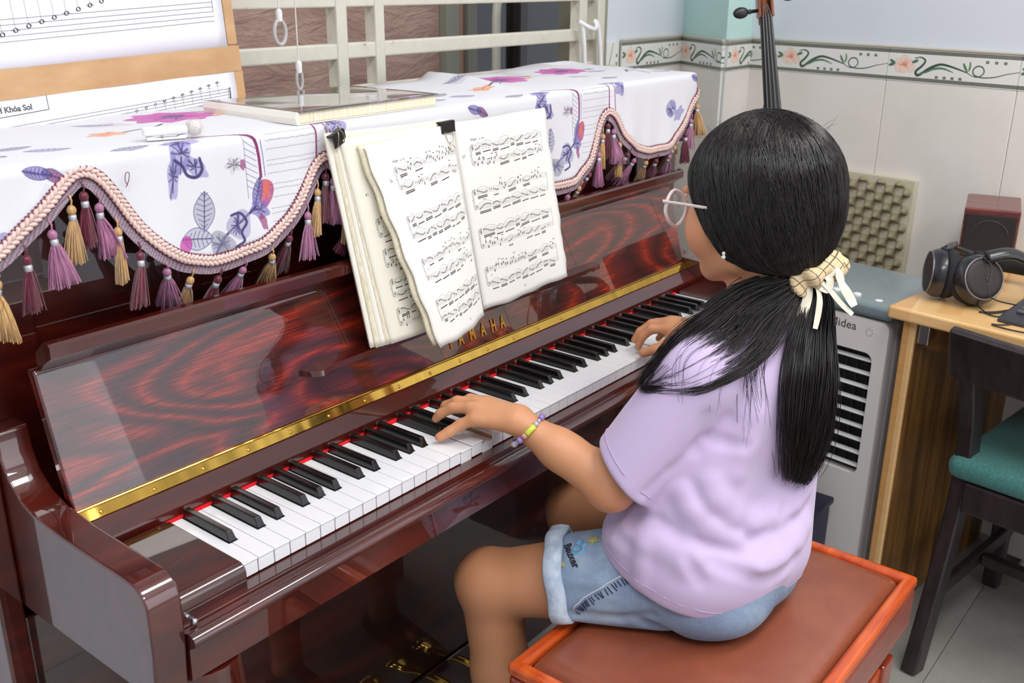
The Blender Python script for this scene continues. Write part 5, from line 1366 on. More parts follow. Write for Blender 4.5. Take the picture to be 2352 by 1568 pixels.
# ------------------------------------------------------------------ soft-body modelling: smooth unions of tapered shapes on a voxel grid
class Vol:
    def __init__(s, lo, hi, h):
        s.lo = np.array(lo, float); s.h = h
        s.n = np.ceil((np.array(hi)-s.lo)/h).astype(int)+1
        s.a = np.full(s.n, 0.05, np.float32)
    def sub(s, lo, hi):
        i0 = np.maximum(0, np.floor((np.array(lo)-s.lo)/s.h).astype(int)); i1 = np.minimum(s.n, np.ceil((np.array(hi)-s.lo)/s.h).astype(int)+1)
        if (i1 <= i0).any(): return None, None
        ax = [np.arange(i0[k], i1[k])*s.h+s.lo[k] for k in range(3)]
        g = (ax[0][:,None,None].astype(np.float32), ax[1][None,:,None].astype(np.float32), ax[2][None,None,:].astype(np.float32))
        return tuple(slice(i0[k], i1[k]) for k in range(3)), g
    def put(s, sl, d, k, op='u'):
        o = s.a[sl]
        if op == 'u':
            if k > 0:
                h = np.maximum(k-np.abs(o-d), 0)/k; s.a[sl] = np.minimum(o, d)-h*h*k*0.25
            else: s.a[sl] = np.minimum(o, d)
        elif op == 's':
            d = -d
            if k > 0:
                h = np.maximum(k-np.abs(o-d), 0)/k; s.a[sl] = np.maximum(o, d)+h*h*k*0.25
            else: s.a[sl] = np.maximum(o, d)
    def cap(s, a, b, ra, rb, k=0.01, op='u', clips=(), flat=None):
        a = np.array(a, float); b = np.array(b, float); R = max(ra, rb)+k+0.012
        sl, g = s.sub(np.minimum(a,b)-R, np.maximum(a,b)+R)
        if sl is None: return
        ba = b-a; L = float(ba@ba)+1e-12
        px, py, pz = g[0]-a[0], g[1]-a[1], g[2]-a[2]
        t = np.clip((px*ba[0]+py*ba[1]+pz*ba[2])/L, 0, 1)
        dx, dy, dz = px-t*ba[0], py-t*ba[1], pz-t*ba[2]
        if flat is not None:   # squash along a direction: (dir, factor)
            n, f = np.array(flat[0], float), flat[1]; n = n/np.linalg.norm(n)
            c = dx*n[0]+dy*n[1]+dz*n[2]; q = (f-1)*c
            dx, dy, dz = dx+q*n[0], dy+q*n[1], dz+q*n[2]
        d = np.sqrt(dx*dx+dy*dy+dz*dz)-(ra+(rb-ra)*t)
        for (pt, nn) in clips:
            nn = np.array(nn, float); nn = nn/np.linalg.norm(nn)
            d = np.maximum(d, (g[0]-pt[0])*nn[0]+(g[1]-pt[1])*nn[1]+(g[2]-pt[2])*nn[2])
        s.put(sl, d.astype(np.float32), k, op)
    def ell(s, c, r, M=None, k=0.01, op='u', clips=()):
        c = np.array(c, float); r = np.array(r, float); R = r.max()+k+0.012
        sl, g = s.sub(c-R, c+R)
        if sl is None: return
        M = np.eye(3) if M is None else np.array(M)   # rows = local axes
        p = (g[0]-c[0], g[1]-c[1], g[2]-c[2])
        q = [sum(M[i][j]*p[j] for j in range(3)) for i in range(3)]
        k0 = np.sqrt(sum((q[i]/r[i])**2 for i in range(3))); k1 = np.sqrt(sum((q[i]/r[i]**2)**2 for i in range(3)))+1e-6
        d = k0*(k0-1)/k1
        for (pt, nn) in clips:
            nn = np.array(nn, float); nn = nn/np.linalg.norm(nn)
            d = np.maximum(d, (g[0]-pt[0])*nn[0]+(g[1]-pt[1])*nn[1]+(g[2]-pt[2])*nn[2])
        s.put(sl, d.astype(np.float32), k, op)
    def chain(s, pts, rs, k=0.006, flat=None, op='u'):
        for i in range(len(pts)-1): s.cap(pts[i], pts[i+1], rs[i], rs[i+1], k, op, flat=flat)
    def plane(s, pt, nn, k=0.0):
        nn = np.array(nn, float); nn = nn/np.linalg.norm(nn); sl, g = s.sub(s.lo, s.lo+s.n*s.h)
        d = (g[0]-pt[0])*nn[0]+(g[1]-pt[1])*nn[1]+(g[2]-pt[2])*nn[2]
        s.put(sl, (-d).astype(np.float32), k, 's')
    def at(s, P):
        P = np.atleast_2d(P); q = (P-s.lo)/s.h; q = np.clip(q, 0, s.n-1.001); i = q.astype(int); f = q-i
        v = 0
        for dx in (0,1):
            for dy in (0,1):
                for dz in (0,1):
                    w = (f[:,0] if dx else 1-f[:,0])*(f[:,1] if dy else 1-f[:,1])*(f[:,2] if dz else 1-f[:,2])
                    v = v+w*s.a[i[:,0]+dx, i[:,1]+dy, i[:,2]+dz]
        return v
    def grad(s, P, e=0.003):
        P = np.atleast_2d(P); G = np.stack([s.at(P+np.eye(3)[k]*e)-s.at(P-np.eye(3)[k]*e) for k in range(3)], -1)
        return G/(np.linalg.norm(G, axis=1, keepdims=True)+1e-9)
    def snap(s, P, off=0.0, it=4):
        P = np.atleast_2d(np.array(P, float)).copy()
        for _ in range(it): P -= s.grad(P)*(s.at(P)-off)[:,None]
        return P
    def smooth(s, it=1):
        for _ in range(it):
            for ax in range(3):
                a = s.a; b = np.roll(a, 1, ax); c = np.roll(a, -1, ax); s.a = (a*2+b+c)*0.25
def build_girl():
    h = 0.0026
    # head frame
    Hc = np.array([0.714, -0.254, 1.070]); S = 1.10; a = math.radians(-8); b = math.radians(8)
    Fd = np.array([-math.sin(a)*math.cos(b), math.cos(a)*math.cos(b), -math.sin(b)]); Rd = np.array([math.cos(a), math.sin(a), 0]); Ud = np.cross(Rd, Fd)
    HM = np.array([Rd, Fd, Ud])
    H = lambda r, f, u: Hc+S*(Rd*r+Fd*f+Ud*u)
    B = Vol((0.30, -0.42, -0.005), (1.0, 0.16, 1.22), h)
    # head
    B.ell(H(0,-.008,.018), np.array((.072,.090,.085))*S, HM, 0.0)
    B.ell(H(0,.030,-.035), np.array((.058,.058,.066))*S, HM, 0.03)
    B.ell(H(0,.062,-.086), np.array((.022,.018,.017))*S, HM, 0.02)
    for q in (-1, 1):
        B.ell(H(q*.038,.050,-.034), np.array((.029,.028,.034))*S, HM, 0.02)
        B.cap(H(q*.050,.0,-.066), H(q*.02,.058,-.086), .018*S, .013*S, 0.02)
        B.ell(H(q*.0725,-.004,-.018), np.array((.009,.019,.031))*S, HM, 0.006)
        B.ell(H(q*.030,.082,.006), np.array((.014,.010,.009))*S, HM, 0.006, 's')
        B.cap(H(q*.016,.086,.020), H(q*.046,.074,.020), .007*S, .006*S, 0.01)
    B.cap(H(0,.088,.008), H(0,.104,-.026), .006*S, .010*S, 0.010)
    for q in (-1, 1): B.ell(H(q*.010,.094,-.030), np.array((.008,.009,.007))*S, HM, 0.005)
    B.ell(H(0,.088,-.053), np.array((.020,.009,.0055))*S, HM, 0.004); B.ell(H(0,.086,-.061), np.array((.017,.010,.006))*S, HM, 0.004)
    B.cap(H(-.016,.0945,-.057), H(.016,.0945,-.057), .0018, .0018, 0.002, 's')
    # neck, trunk
    B.cap(H(0,-.030,-.055), (0.700,-0.280,0.925), 0.047, 0.052, 0.02)
    B.cap((0.69,-0.275,0.87), (0.66,-0.27,0.62), 0.060, 0.070, 0.03); B.cap((0.715,-0.280,0.84), (0.69,-0.27,0.60), 0.058, 0.065, 0.03)
    B.cap((0.565,-0.262,0.862), (0.695,-0.280,0.900), 0.033, 0.038, 0.03); B.cap((0.695,-0.280,0.900), (0.790,-0.290,0.850), 0.038, 0.033, 0.03)
    B.ell((0.635,-0.275,0.545), (0.105,0.090,0.068), None, 0.03)
    # left arm
    sh, el, wr = np.array((0.560,-0.260,0.855)), np.array((0.488,-0.178,0.696)), np.array((0.4400,-0.0480,0.7740))
    B.cap(sh, el, 0.040, 0.034, 0.02); B.cap(el, el*0.45+wr*0.55, 0.0345, 0.0285, 0.02); B.cap(el*0.5+wr*0.5, wr, 0.029, 0.0215, 0.015, flat=((0.3,0.2,1),1.12))
    def hand(wr, tips, mcp, rad, thumb, back):
        # palm: flat web of capsules from the wrist to each knuckle
        for i, m in enumerate(mcp):
            w0 = wr+np.array(back[i])
            B.cap(w0, m, 0.0155, 0.0098, 0.010)
        for i in range(3): B.cap(mcp[i]*0.85+wr*0.15, mcp[i+1]*0.85+wr*0.15, 0.0095, 0.0095, 0.006)
        for i in range(4):
            p0, p1, p2, p3 = mcp[i], *tips[i]
            r = rad[i]
            B.cap(p0, p1, r*1.08, r, 0.004); B.cap(p1, p2, r*1.02, r*0.92, 0.003); B.cap(p2, p3, r*0.92, r*0.80, 0.003)
        B.cap(thumb[0], thumb[1], 0.0150, 0.0105, 0.010); B.cap(thumb[1], thumb[2], 0.0102, 0.0090, 0.004); B.cap(thumb[2], thumb[3], 0.0092, 0.0078, 0.003)
    A = lambda *p: np.array(p)
    mcpL = [A(.4040,-.0010,.7740), A(.4140,.0150,.7830), A(.4330,.0210,.7830), A(.4510,.0160,.7800)]
    tipL = [(A(.3950,.0170,.7640), A(.3830,.0280,.7540), A(.3720,.0385,.7460)),
            (A(.4060,.0420,.7790), A(.3990,.0600,.7670), A(.3980,.0680,.7570)),
            (A(.4250,.0500,.7800), A(.4210,.0690,.7690), A(.4220,.0760,.7580)),
            (A(.4470,.0450,.7780), A(.4460,.0630,.7670), A(.4460,.0700,.7560))]
    hand(wr, tipL, mcpL, (.0084,.0082,.0086,.0082), (wr+A(.012,.006,-.006), A(.4640,-.004,.7700), A(.4620,.022,.7530), A(.4560,.040,.7430)), ((-.010,0,0),(-.003,0,.002),(.004,0,.002),(.010,0,0)))
    # right arm
    shr, elr, wrr = A(.793,-.288,.845), A(.885,-.215,.700), A(.8900,-.0840,.7920)
    B.cap(shr, elr, 0.040, 0.034, 0.02); B.cap(elr, elr*0.45+wrr*0.55, 0.034, 0.028, 0.02); B.cap(elr*0.5+wrr*0.5, wrr, 0.029, 0.0215, 0.015)
    SR = A(.007,-.003,-.001)
    mcpR = [SR+A(.9130,-.0330,.7900), A(.8980,-.0220,.7950), A(.8800,-.0240,.7960), A(.8640,-.0330,.7910)]
    tipR = [(A(.9170,-.012,.7760), A(.9180,.003,.7620), A(.9170,.012,.7490)),
            (A(.8960,.006,.7860), A(.8930,.024,.7700), A(.8910,.031,.7560)),
            (A(.8750,.003,.7900), A(.8660,.020,.7740), A(.8620,.028,.7580)),
            (A(.8560,-.008,.7880), A(.8500,.006,.7720), A(.8505,.013,.7520))]
    mcpR = [mcpR[0]]+[SR+p for p in mcpR[1:]]; tipR = [tuple(SR+p for p in t) for t in tipR]
    hand(wrr, tipR, mcpR, (.0074,.0082,.0086,.0082), (wrr+A(-.012,.006,-.006), A(.8640,-.050,.7720), A(.8500,-.028,.7570), A(.8440,-.008,.7475)), ((.010,0,0),(.003,0,.002),(-.004,0,.002),(-.010,0,0)))
    # legs
    hipL, knL, anL = A(.570,-.245,.540), A(.4400,.0000,.4860), A(.4520,-.010,.075)
    B.cap(hipL, knL, 0.072, 0.049, 0.03); B.cap(knL, knL*.62+anL*.38+A(0.004,-.012,0), 0.047, 0.045, 0.02); B.cap(knL*.62+anL*.38+A(0.004,-.012,0), anL, 0.045, 0.026, 0.02)
    B.ell(knL+A(-.002,.012,.008), (.040,.036,.040), None, 0.02)
    hipR, knR, anR = A(.705,-.245,.540), A(.6850,.0120,.4990), A(.700,.010,.075)
    B.cap(hipR, knR, 0.072, 0.049, 0.03); B.cap(knR, knR*.62+anR*.38+A(0,-.012,0), 0.047, 0.044, 0.02); B.cap(knR*.62+anR*.38+A(0,-.012,0), anR, 0.044, 0.026, 0.02)
    for an in (anL, anR):
        B.cap(an+A(0,-.012,-.040), an+A(-.004,.085,-.050), 0.026, 0.022, 0.02); B.cap(an+A(-.004,.085,-.052), an+A(-.006,.125,-.058), 0.022, 0.014, 0.01, flat=((0,0,1),1.4))
        B.cap(an, an+A(0,-.016,-.045), .028, .027, .015)
    B.smooth(1)
    # t-shirt
    T = Vol((0.38, -0.48, 0.44), (1.0, -0.06, 1.0), h)
    hem = ((0.63,-0.36,0.513), (0.0,0.36,-1.0))
    T.cap((0.575,-0.245,0.565), (0.628,-0.272,0.835), 0.103, 0.072, 0.04, flat=((0,1,0),1.05))
    T.ell((0.560,-0.215,0.600), (0.085,0.075,0.065), None, 0.03)
    T.cap((0.700,-0.290,0.560), (0.740,-0.292,0.835), 0.100, 0.076, 0.05, flat=((0,1,0),1.02))
    T.ell((0.632,-0.280,0.570), (0.146,0.106,0.100), None, 0.03)
    T.cap((0.565,-0.258,0.868), (0.695,-0.284,0.912), 0.044, 0.050, 0.04); T.cap((0.695,-0.284,0.912), (0.795,-0.290,0.855), 0.050, 0.044, 0.04)
    T.ell((0.69,-0.310,0.80), (0.110,0.064,0.10), None, 0.03)
    # sleeves
    e1 = sh+(el-sh)*0.96; dL = (el-sh)/np.linalg.norm(el-sh)
    T.cap(sh+A(-.006,-.002,.002), e1+A(-.008,-.006,.0), 0.052, 0.055, 0.028, clips=((el-dL*0.030, dL+A(-.10,.42,-.02)),))
    e2 = shr+(elr-shr)*0.9; dR = (elr-shr)/np.linalg.norm(elr-shr)
    T.cap(shr, e2, 0.050, 0.058, 0.03, clips=((elr-dR*0.03, dR),))
    # denim shorts
    D = Vol((0.38, -0.42, 0.44), (0.86, 0.0, 0.66), h)
    cutL = ((0.4680,-0.1020,0.5150), (-0.45,0.86,-0.22)); cutR = ((0.690,-0.105,0.52), (0,1,-0.1))
    D.ell((0.632,-0.285,0.545), (0.128,0.100,0.082), None, 0.03)
    D.ell((0.590,-0.300,0.515), (0.085,0.078,0.052), None, 0.02); D.ell((0.690,-0.305,0.515), (0.085,0.074,0.052), None, 0.02)
    D.cap(hipL+A(0,-.01,0), hipL*.50+knL*.50+A(0,0,-.002), 0.082, 0.0705, 0.03, clips=(cutL,)); D.cap(hipR+A(0,-.01,0), hipR*.5+knR*.5, 0.084, 0.072, 0.03, clips=(cutR,))
    D.plane((0,0,0.4765), (0,0,-1), 0.006)
    # hair cap swept back to a low tie
    HV = Vol(tuple(Hc-0.16), tuple(Hc+0.16), 0.0035)
    fc = (H(0,.072,.028), Fd*.80-Ud*.60); fc2 = (H(0,.080,.06), Fd)
    HV.ell(H(0,-.012,.018), np.array((.0835,.1010,.0935))*S, HM, 0.0, clips=(fc,fc2))
    HV.ell(H(0,-.034,-.022), np.array((.076,.060,.060))*S, HM, 0.025, clips=(fc,))
    for q in (-1, 1): HV.ell(H(q*.050,-.014,-.020), np.array((.036,.046,.052))*S, HM, 0.02, clips=(fc,))
    TIE = H(.012,-.062,-.086)
    HV.cap(H(-.02,-.050,-.045), TIE, 0.045, 0.017, 0.03, clips=(fc,)); HV.cap(H(.02,-.050,-.030), TIE, 0.045, 0.017, 0.03, clips=(fc,))
    return dict(HV=HV, TIE=TIE, D=D, cutL=cutL, cutR=cutR, H=H, HM=HM, Hc=Hc, S=S, B=B, T=T, A=A, hem=hem, sh=sh, el=el, wr=wr, shr=shr, elr=elr, wrr=wrr, hipL=hipL, knL=knL, hipR=hipR, knR=knR, dL=dL, dR=dR, h=h, tipL=tipL, tipR=tipR, anL=anL, anR=anR)
def folds(T, P):
    """soft cloth folds: raised or sunken ribs that follow the surface through the given points"""
    for pts, r, amp in P:
        q = T.snap(pts, 0.0)
        for i in range(len(q)-1):
            a, b = q[i], q[i+1]
            n = T.grad((a+b)/2)[0]
            if amp > 0:
                T.cap(a-n*(r-amp), b-n*(r-amp), r, r, r*1.1)
            else:
                T.cap(a+n*(r+amp), b+n*(r+amp), r, r, r*0.9, 's')
RIBBONS = [
 ([ (0.6871, -0.3453, 0.9817),(0.6857, -0.3523, 0.9681),(0.6794, -0.3524, 0.9482),(0.6725, -0.3499, 0.9308),(0.6639, -0.3431, 0.9142) ],0.013),
 ([ (0.6919, -0.3566, 0.9828),(0.6889, -0.3665, 0.961),(0.6838, -0.3697, 0.9415),(0.6763, -0.3706, 0.9189) ],0.008),
 ([ (0.6936, -0.3607, 0.9832),(0.6957, -0.3765, 0.9706),(0.6968, -0.3929, 0.9553),(0.6986, -0.4105, 0.9421) ],0.007),
 ([ (0.7043, -0.3825, 0.9922),(0.703, -0.3907, 0.9777),(0.7028, -0.4014, 0.9647),(0.702, -0.4103, 0.9528) ],0.012),
 ([ (0.6882, -0.3478, 0.9819),(0.6954, -0.359, 0.9916),(0.6988, -0.3736, 0.9845),(0.6946, -0.374, 0.9703),(0.6913, -0.3593, 0.9773) ],0.01),
 ([ (0.6978, -0.371, 0.9842),(0.7042, -0.379, 0.9963),(0.7043, -0.3874, 0.9859),(0.701, -0.3877, 0.9746) ],0.008),
]
# ------------------------------------------------------------------ the girl at the piano
import openvdb
def vol_mesh(V, adapt=0.0):
    g = openvdb.FloatGrid(); g.background = 0.05
    g.copyFromArray(np.ascontiguousarray(V.a)); pts, quads = g.convertToQuads()
    return pts*V.h+V.lo, quads[:, ::-1]
def np_mesh(name, P, Q, mat_, off, smooth=True, col=None):
    me = bpy.data.meshes.new(name); P = P-np.array(off)
    me.vertices.add(len(P)); me.vertices.foreach_set('co', P.astype(np.float32).ravel())
    me.loops.add(Q.size); me.loops.foreach_set('vertex_index', Q.astype(np.int32).ravel())
    me.polygons.add(len(Q)); me.polygons.foreach_set('loop_start', np.arange(0, Q.size, Q.shape[1], dtype=np.int32))
    me.update(calc_edges=True); me.validate()
    me.polygons.foreach_set('use_smooth', [smooth]*len(me.polygons))
    if col is not None:
        ca = me.color_attributes.new('tint', 'FLOAT_COLOR', 'POINT'); c4 = np.ones((len(P),4), np.float32); c4[:, :3] = col; ca.data.foreach_set('color', c4.ravel())
    me.materials.append(mat_); return me
G = build_girl(); H = G['H']; HMx = Matrix([list(r) for r in G['HM']]).transposed(); HS = G['S']
T = G['T']
FOLD = [
 ([(0.4790,-0.1900,0.6480),(0.4928,-0.2128,0.6492),(0.4934,-0.2527,0.6541),(0.5052,-0.3026,0.6378),(0.5675,-0.3612,0.6193),(0.6274,-0.3815,0.6048)], 0.011, -0.0060),
 ([(0.4800,-0.1950,0.6400),(0.4934,-0.2527,0.6390),(0.5052,-0.3026,0.6230),(0.5675,-0.3612,0.6040),(0.6274,-0.3815,0.5900)], 0.016, 0.0045),
 ([(0.5210,-0.2877,0.7162),(0.5213,-0.2975,0.6990),(0.5419,-0.3274,0.6667),(0.5792,-0.3536,0.6390)], 0.010, -0.0050),
 ([(0.5163,-0.2796,0.7088),(0.5176,-0.2973,0.6853),(0.5302,-0.3185,0.6653),(0.5582,-0.3456,0.6403)], 0.012, 0.0050),
 ([(0.5380,-0.3080,0.7200),(0.5400,-0.3180,0.6960),(0.5600,-0.3400,0.6720),(0.6000,-0.3600,0.6560)], 0.013, 0.0045),
 ([(0.4958,-0.2997,0.6227),(0.4957,-0.3123,0.6067),(0.4984,-0.3232,0.5934)], 0.009, -0.0035),
 ([(0.5188,-0.2971,0.8238),(0.5237,-0.2840,0.7693),(0.4965,-0.2656,0.7443),(0.4687,-0.2466,0.7161)], 0.009, -0.0048),
 ([(0.5559,-0.3119,0.8094),(0.5439,-0.3010,0.7850),(0.5262,-0.2857,0.7709)], 0.010, -0.0040),
 ([(0.5824,-0.3382,0.8135),(0.5741,-0.3334,0.7676),(0.5638,-0.3304,0.7315)], 0.013, 0.0045),
 ([(0.5396,-0.2972,0.7810),(0.5549,-0.3153,0.7770),(0.5748,-0.3344,0.7728)], 0.008, -0.0026),
 ([(0.5757,-0.3535,0.6372),(0.6196,-0.3655,0.6353),(0.6651,-0.3757,0.6361),(0.70,-0.375,0.645)], 0.010, -0.0050),
 ([(0.5900,-0.3600,0.6500),(0.6300,-0.3720,0.6470),(0.6700,-0.3780,0.6500)], 0.013, 0.0050),
 ([(0.5689,-0.3700,0.6021),(0.6147,-0.3811,0.6016),(0.6634,-0.3851,0.6048),(0.70,-0.385,0.615)], 0.012, 0.0055),
 ([(0.5161,-0.3299,0.6188),(0.5538,-0.3645,0.5930),(0.6013,-0.3819,0.5800),(0.65,-0.39,0.582)], 0.010, -0.0042),
 ([(0.4788,-0.2426,0.6262),(0.4709,-0.2422,0.5988),(0.4692,-0.2434,0.5722)], 0.010, 0.0035),
 ([(0.6774,-0.3693,0.6917),(0.6652,-0.3682,0.6616),(0.6423,-0.3635,0.6488)], 0.010, -0.0040),
 ([(0.700,-0.372,0.700),(0.692,-0.376,0.672),(0.672,-0.374,0.655)], 0.011, 0.0045),
 ([(0.5131,-0.1626,0.6330),(0.4813,-0.1985,0.6255),(0.4757,-0.2166,0.6211)], 0.009, -0.0035),
]
folds(T, [(p_, r_*1.15, a_*0.52) for p_, r_, a_ in FOLD])
# sleeve and collar openings, then the hem
sh, el, shr, elr = G['sh'], G['el'], G['shr'], G['elr']
T.plane(*G['hem'], k=0.0)
for a_, b_, r_ in ((sh+(el-sh)*0.62, el+(el-sh)*0.4, 0.0455), (shr+(elr-shr)*0.6, elr+(elr-shr)*0.4, 0.047)): T.cap(a_, b_, r_, r_, 0.0, 's')
T.cap((0.700,-0.280,0.905), H(0,-.030,-.055), 0.056, 0.060, 0.0, 's')
T.smooth(3)
SHIRT = Mat('lilac_cotton_jersey', lin(200,180,214), 0.8, Sheen_Weight=0.25, Subsurface_Weight=0.05)
SHIRT.b.inputs['Subsurface Radius'].default_value = (0.01,0.008,0.012)
SHIRT.bump(SHIRT.math('ADD', SHIRT.math('MULTIPLY', SHIRT.noise(SHIRT.coord(), 1300, 2), 0.25), SHIRT.math('MULTIPLY', SHIRT.noise(SHIRT.coord(), 22, 4, 0.5, 0.4), 0.6)), 0.22, 0.0025); SHIRT = SHIRT.m
girl = thing('person', 'girl in lilac T-shirt and denim shorts seated playing the piano, hands on the keys', 'person', (0.64, -0.27, 0.46))
off = origin(girl)
P_, Q_ = vol_mesh(G['B'])
def near(P, c, r): return np.exp(-((P-np.array(c))**2).sum(1)/(r*r))[:, None]
base = np.array(lin(208,148,106)[:3]); red = np.array(lin(214,126,100)[:3]); dk = np.array(lin(160,100,66)[:3])
col = np.repeat(base[None], len(P_), 0)
for c_, r_ in [(H(-.045,.065,-.035), .03), (H(.045,.065,-.035), .03), (G['el'], .03), (H(0,.105,-.028), .014)]+[(p[0], .007) for p in G['tipL']+G['tipR']]+[(p[2], .006) for p in G['tipL']+G['tipR']]:
    w = near(P_, c_, r_)*0.6; col = col*(1-w)+red*w
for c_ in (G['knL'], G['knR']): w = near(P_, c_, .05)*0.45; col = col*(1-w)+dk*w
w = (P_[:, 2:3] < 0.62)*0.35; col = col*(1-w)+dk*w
lipw = np.clip(near(P_, H(0,.094,-.056), .012)*1.6, 0, 1); col = col*(1-lipw)+np.array(lin(196,92,88)[:3])*lipw
SKIN = Mat('warm_skin', rough=0.5, Subsurface_Weight=0.12, Subsurface_Scale=0.02)
SKIN.b.inputs['Subsurface Radius'].default_value = (1.0,0.35,0.2)
at_ = SKIN.n('ShaderNodeAttribute'); at_.attribute_name = 'tint'
SKIN.color(SKIN.mix(SKIN.math('MULTIPLY', SKIN.noise(SKIN.coord(), 55, 4), 0.28), at_.outputs['Color'], lin(196,132,98)))
SKIN.bump(SKIN.noise(SKIN.coord(), 700, 2), 0.12, 0.0005); SKIN = SKIN.m
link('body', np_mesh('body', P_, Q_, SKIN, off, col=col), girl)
P_, Q_ = vol_mesh(T); link('t_shirt', np_mesh('t_shirt', P_, Q_, SHIRT, off), girl); shirt_o = bpy.data.objects['t_shirt']; ORG[shirt_o.name] = off
# stitched hems on shirt and sleeve
STITCH = M_plain('lilac_thread', lin(186,168,204), 0.8)
def ring_on(V, c, nrm, r0, n=90, offd=0.0006):
    c = np.array(c); nn = np.array(nrm, float); nn /= np.linalg.norm(nn)
    u = np.cross(nn, (0.3,0.5,0.8)); u /= np.linalg.norm(u); v = np.cross(nn, u); out = []
    for t in np.linspace(0, 2*PI, n+1)[:-1]:
        d = u*math.cos(t)+v*math.sin(t); rr = np.linspace(0.0, r0, 160); pts = c+d*rr[:, None]; val = V.at(pts)
        k = np.where((val[:-1] < 0) & (val[1:] >= 0))[0]
        if len(k): out.append(tuple(c+d*(rr[k[-1]]+offd)))
    return out
def lay(V_, P, h_):
    q = V_.snap(P, 0.0, 6); return q+V_.grad(q)*h_
hp_, hn_ = G['hem']; hn_ = np.array(hn_)/np.linalg.norm(hn_)
r_ = ring_on(T, np.array((0.62,-0.27,0.513+0.36*0.09))-hn_*0.020+np.array((0,0,0.0)), hn_, 0.25)
if len(r_) > 30: part('hem_stitching', tube(r_, 0.0008, 5, close=True), STITCH, shirt_o)
cs = el-G['dL']*0.048
r_ = [p for p in ring_on(T, cs, G['dL']+np.array((-.10,.42,-.02)), 0.075) if (Vector(p)-Vector(cs)).length < 0.064]
if len(r_) > 30: part('hem_stitching', tube(r_, 0.0008, 5, close=len(r_) > 88), STITCH, shirt_o)
# shorts with rolled cuffs, side seam and embroidered patches
DEN = Mat('washed_denim', rough=0.85)
d1 = DEN.noise(DEN.coord('Object', scale=(1,1,1)), 9, 4, 0.6, 0.4); d2 = DEN.noise(DEN.coord('Object', scale=(900,900,300)), 1, 2)
DEN.color(DEN.mix(DEN.math('MULTIPLY', d2, 0.45), DEN.ramp(d1, [(0.3, lin(82,104,138)), (0.52, lin(112,134,164)), (0.72, lin(164,182,198))]), lin(190,204,218)))
DEN.bump(DEN.math('ADD', DEN.math('MULTIPLY', d2, 0.3), DEN.noise(DEN.coord(), 26, 4)), 0.5, 0.003); DEN = DEN.m
CUF = Mat('pale_denim_inside', rough=0.9)
CUF.color(CUF.ramp(CUF.noise(CUF.coord(), 60, 4), [(0.3, lin(160,178,200)), (0.7, lin(204,216,228))]))
CUF.bump(CUF.noise(CUF.coord(), 120, 3), 0.5, 0.002); CUF = CUF.m
D = G['D']
folds(D, [([(0.500,-0.235,0.510),(0.540,-0.300,0.500),(0.600,-0.345,0.495)], 0.010, -0.0030), ([(0.455,-0.150,0.500),(0.480,-0.210,0.505),(0.500,-0.250,0.525)], 0.009, -0.0025), ([(0.440,-0.130,0.545),(0.452,-0.180,0.560)], 0.010, 0.003)])
hipL, knL, hipR, knR = G['hipL'], G['knL'], G['hipR'], G['knR']
for a_, b_ in ((hipL, knL), (hipR, knR)): D.cap(a_+(b_-a_)*0.46, a_+(b_-a_)*0.9, 0.060, 0.056, 0.0, 's')
P_, Q_ = vol_mesh(D); link('shorts', np_mesh('shorts', P_, Q_, DEN, off), girl); sho = bpy.data.objects['shorts']; ORG[sho.name] = off
for (cp_, cn_), (a_, b_) in ((G['cutL'], (hipL, knL)), (G['cutR'], (hipR, knR))):
    cn_ = np.array(cn_, float); cn_ /= np.linalg.norm(cn_); ax = a_+(b_-a_)*((np.array(cp_)-a_)@cn_/((b_-a_)@cn_))
    VV = D; ring_ = []
    u = np.cross(cn_, (0,0,1.0)); u /= np.linalg.norm(u); v = np.cross(cn_, u)
    V = []; F = []; n = 72
    for i in range(n):
        t = 2*PI*i/n; d = u*math.cos(t)+v*math.sin(t)
        zz = (ax+d*0.072)[2]; R_ = 0.0735+0.0018*math.sin(t*5)+0.001*math.sin(t*11)
        prof = [(-0.023,-0.0065),(-0.022,0.0030),(-0.010,0.0055),(0.003,0.0045),(0.0055,0.000),(0.003,-0.005),(-0.010,-0.004)]
        for (s_, h_) in prof:
            p = ax+cn_*(s_+0.0012*math.sin(t*7))+d*(R_+h_)
            if p[2] < 0.478: p[2] = 0.478-(0.478-p[2])*0.05
            V.append(tuple(p))
    m_ = 7
    for i in range(n):
        j = (i+1) % n
        for k in range(m_): l = (k+1) % m_; F.append((i*m_+k, i*m_+l, j*m_+l, j*m_+k))
    part('rolled_cuff', (V,F), CUF, sho, smooth=True)
SEAMT = M_plain('seam_thread', lin(196,204,214), 0.8)
seam = np.array(spline([(0.4560,-0.1330,0.4900),(0.4431,-0.1586,0.5150),(0.4489,-0.1692,0.5297),(0.4636,-0.1919,0.5513),(0.4708,-0.2151,0.5752)], 60)); seam = lay(D, seam, 0.0006)
part('side_seam', tube([tuple(p) for p in seam], 0.0013, 6), SEAMT, sho, smooth=True)
fr = []
NAVY = M_plain('dark_denim_fray', lin(52,60,86), 0.9)
for k in range(26):
    t = k/25; q = seam[int(t*(len(seam)-1))]
    a_ = lay(D, [q+np.array((0.001,-0.003,-0.002))], 0.0008)[0]; b_ = lay(D, [q+np.array((0.003,-0.008-0.005*rng.random(),-0.007-0.004*rng.random()))], 0.0008)[0]
    fr.append(tube([tuple(a_), tuple(lay(D, [(a_+b_)/2], 0.0010)[0]), tuple(b_)], 0.0008, 4))
part('frayed_trim', cat(*fr), NAVY, sho)
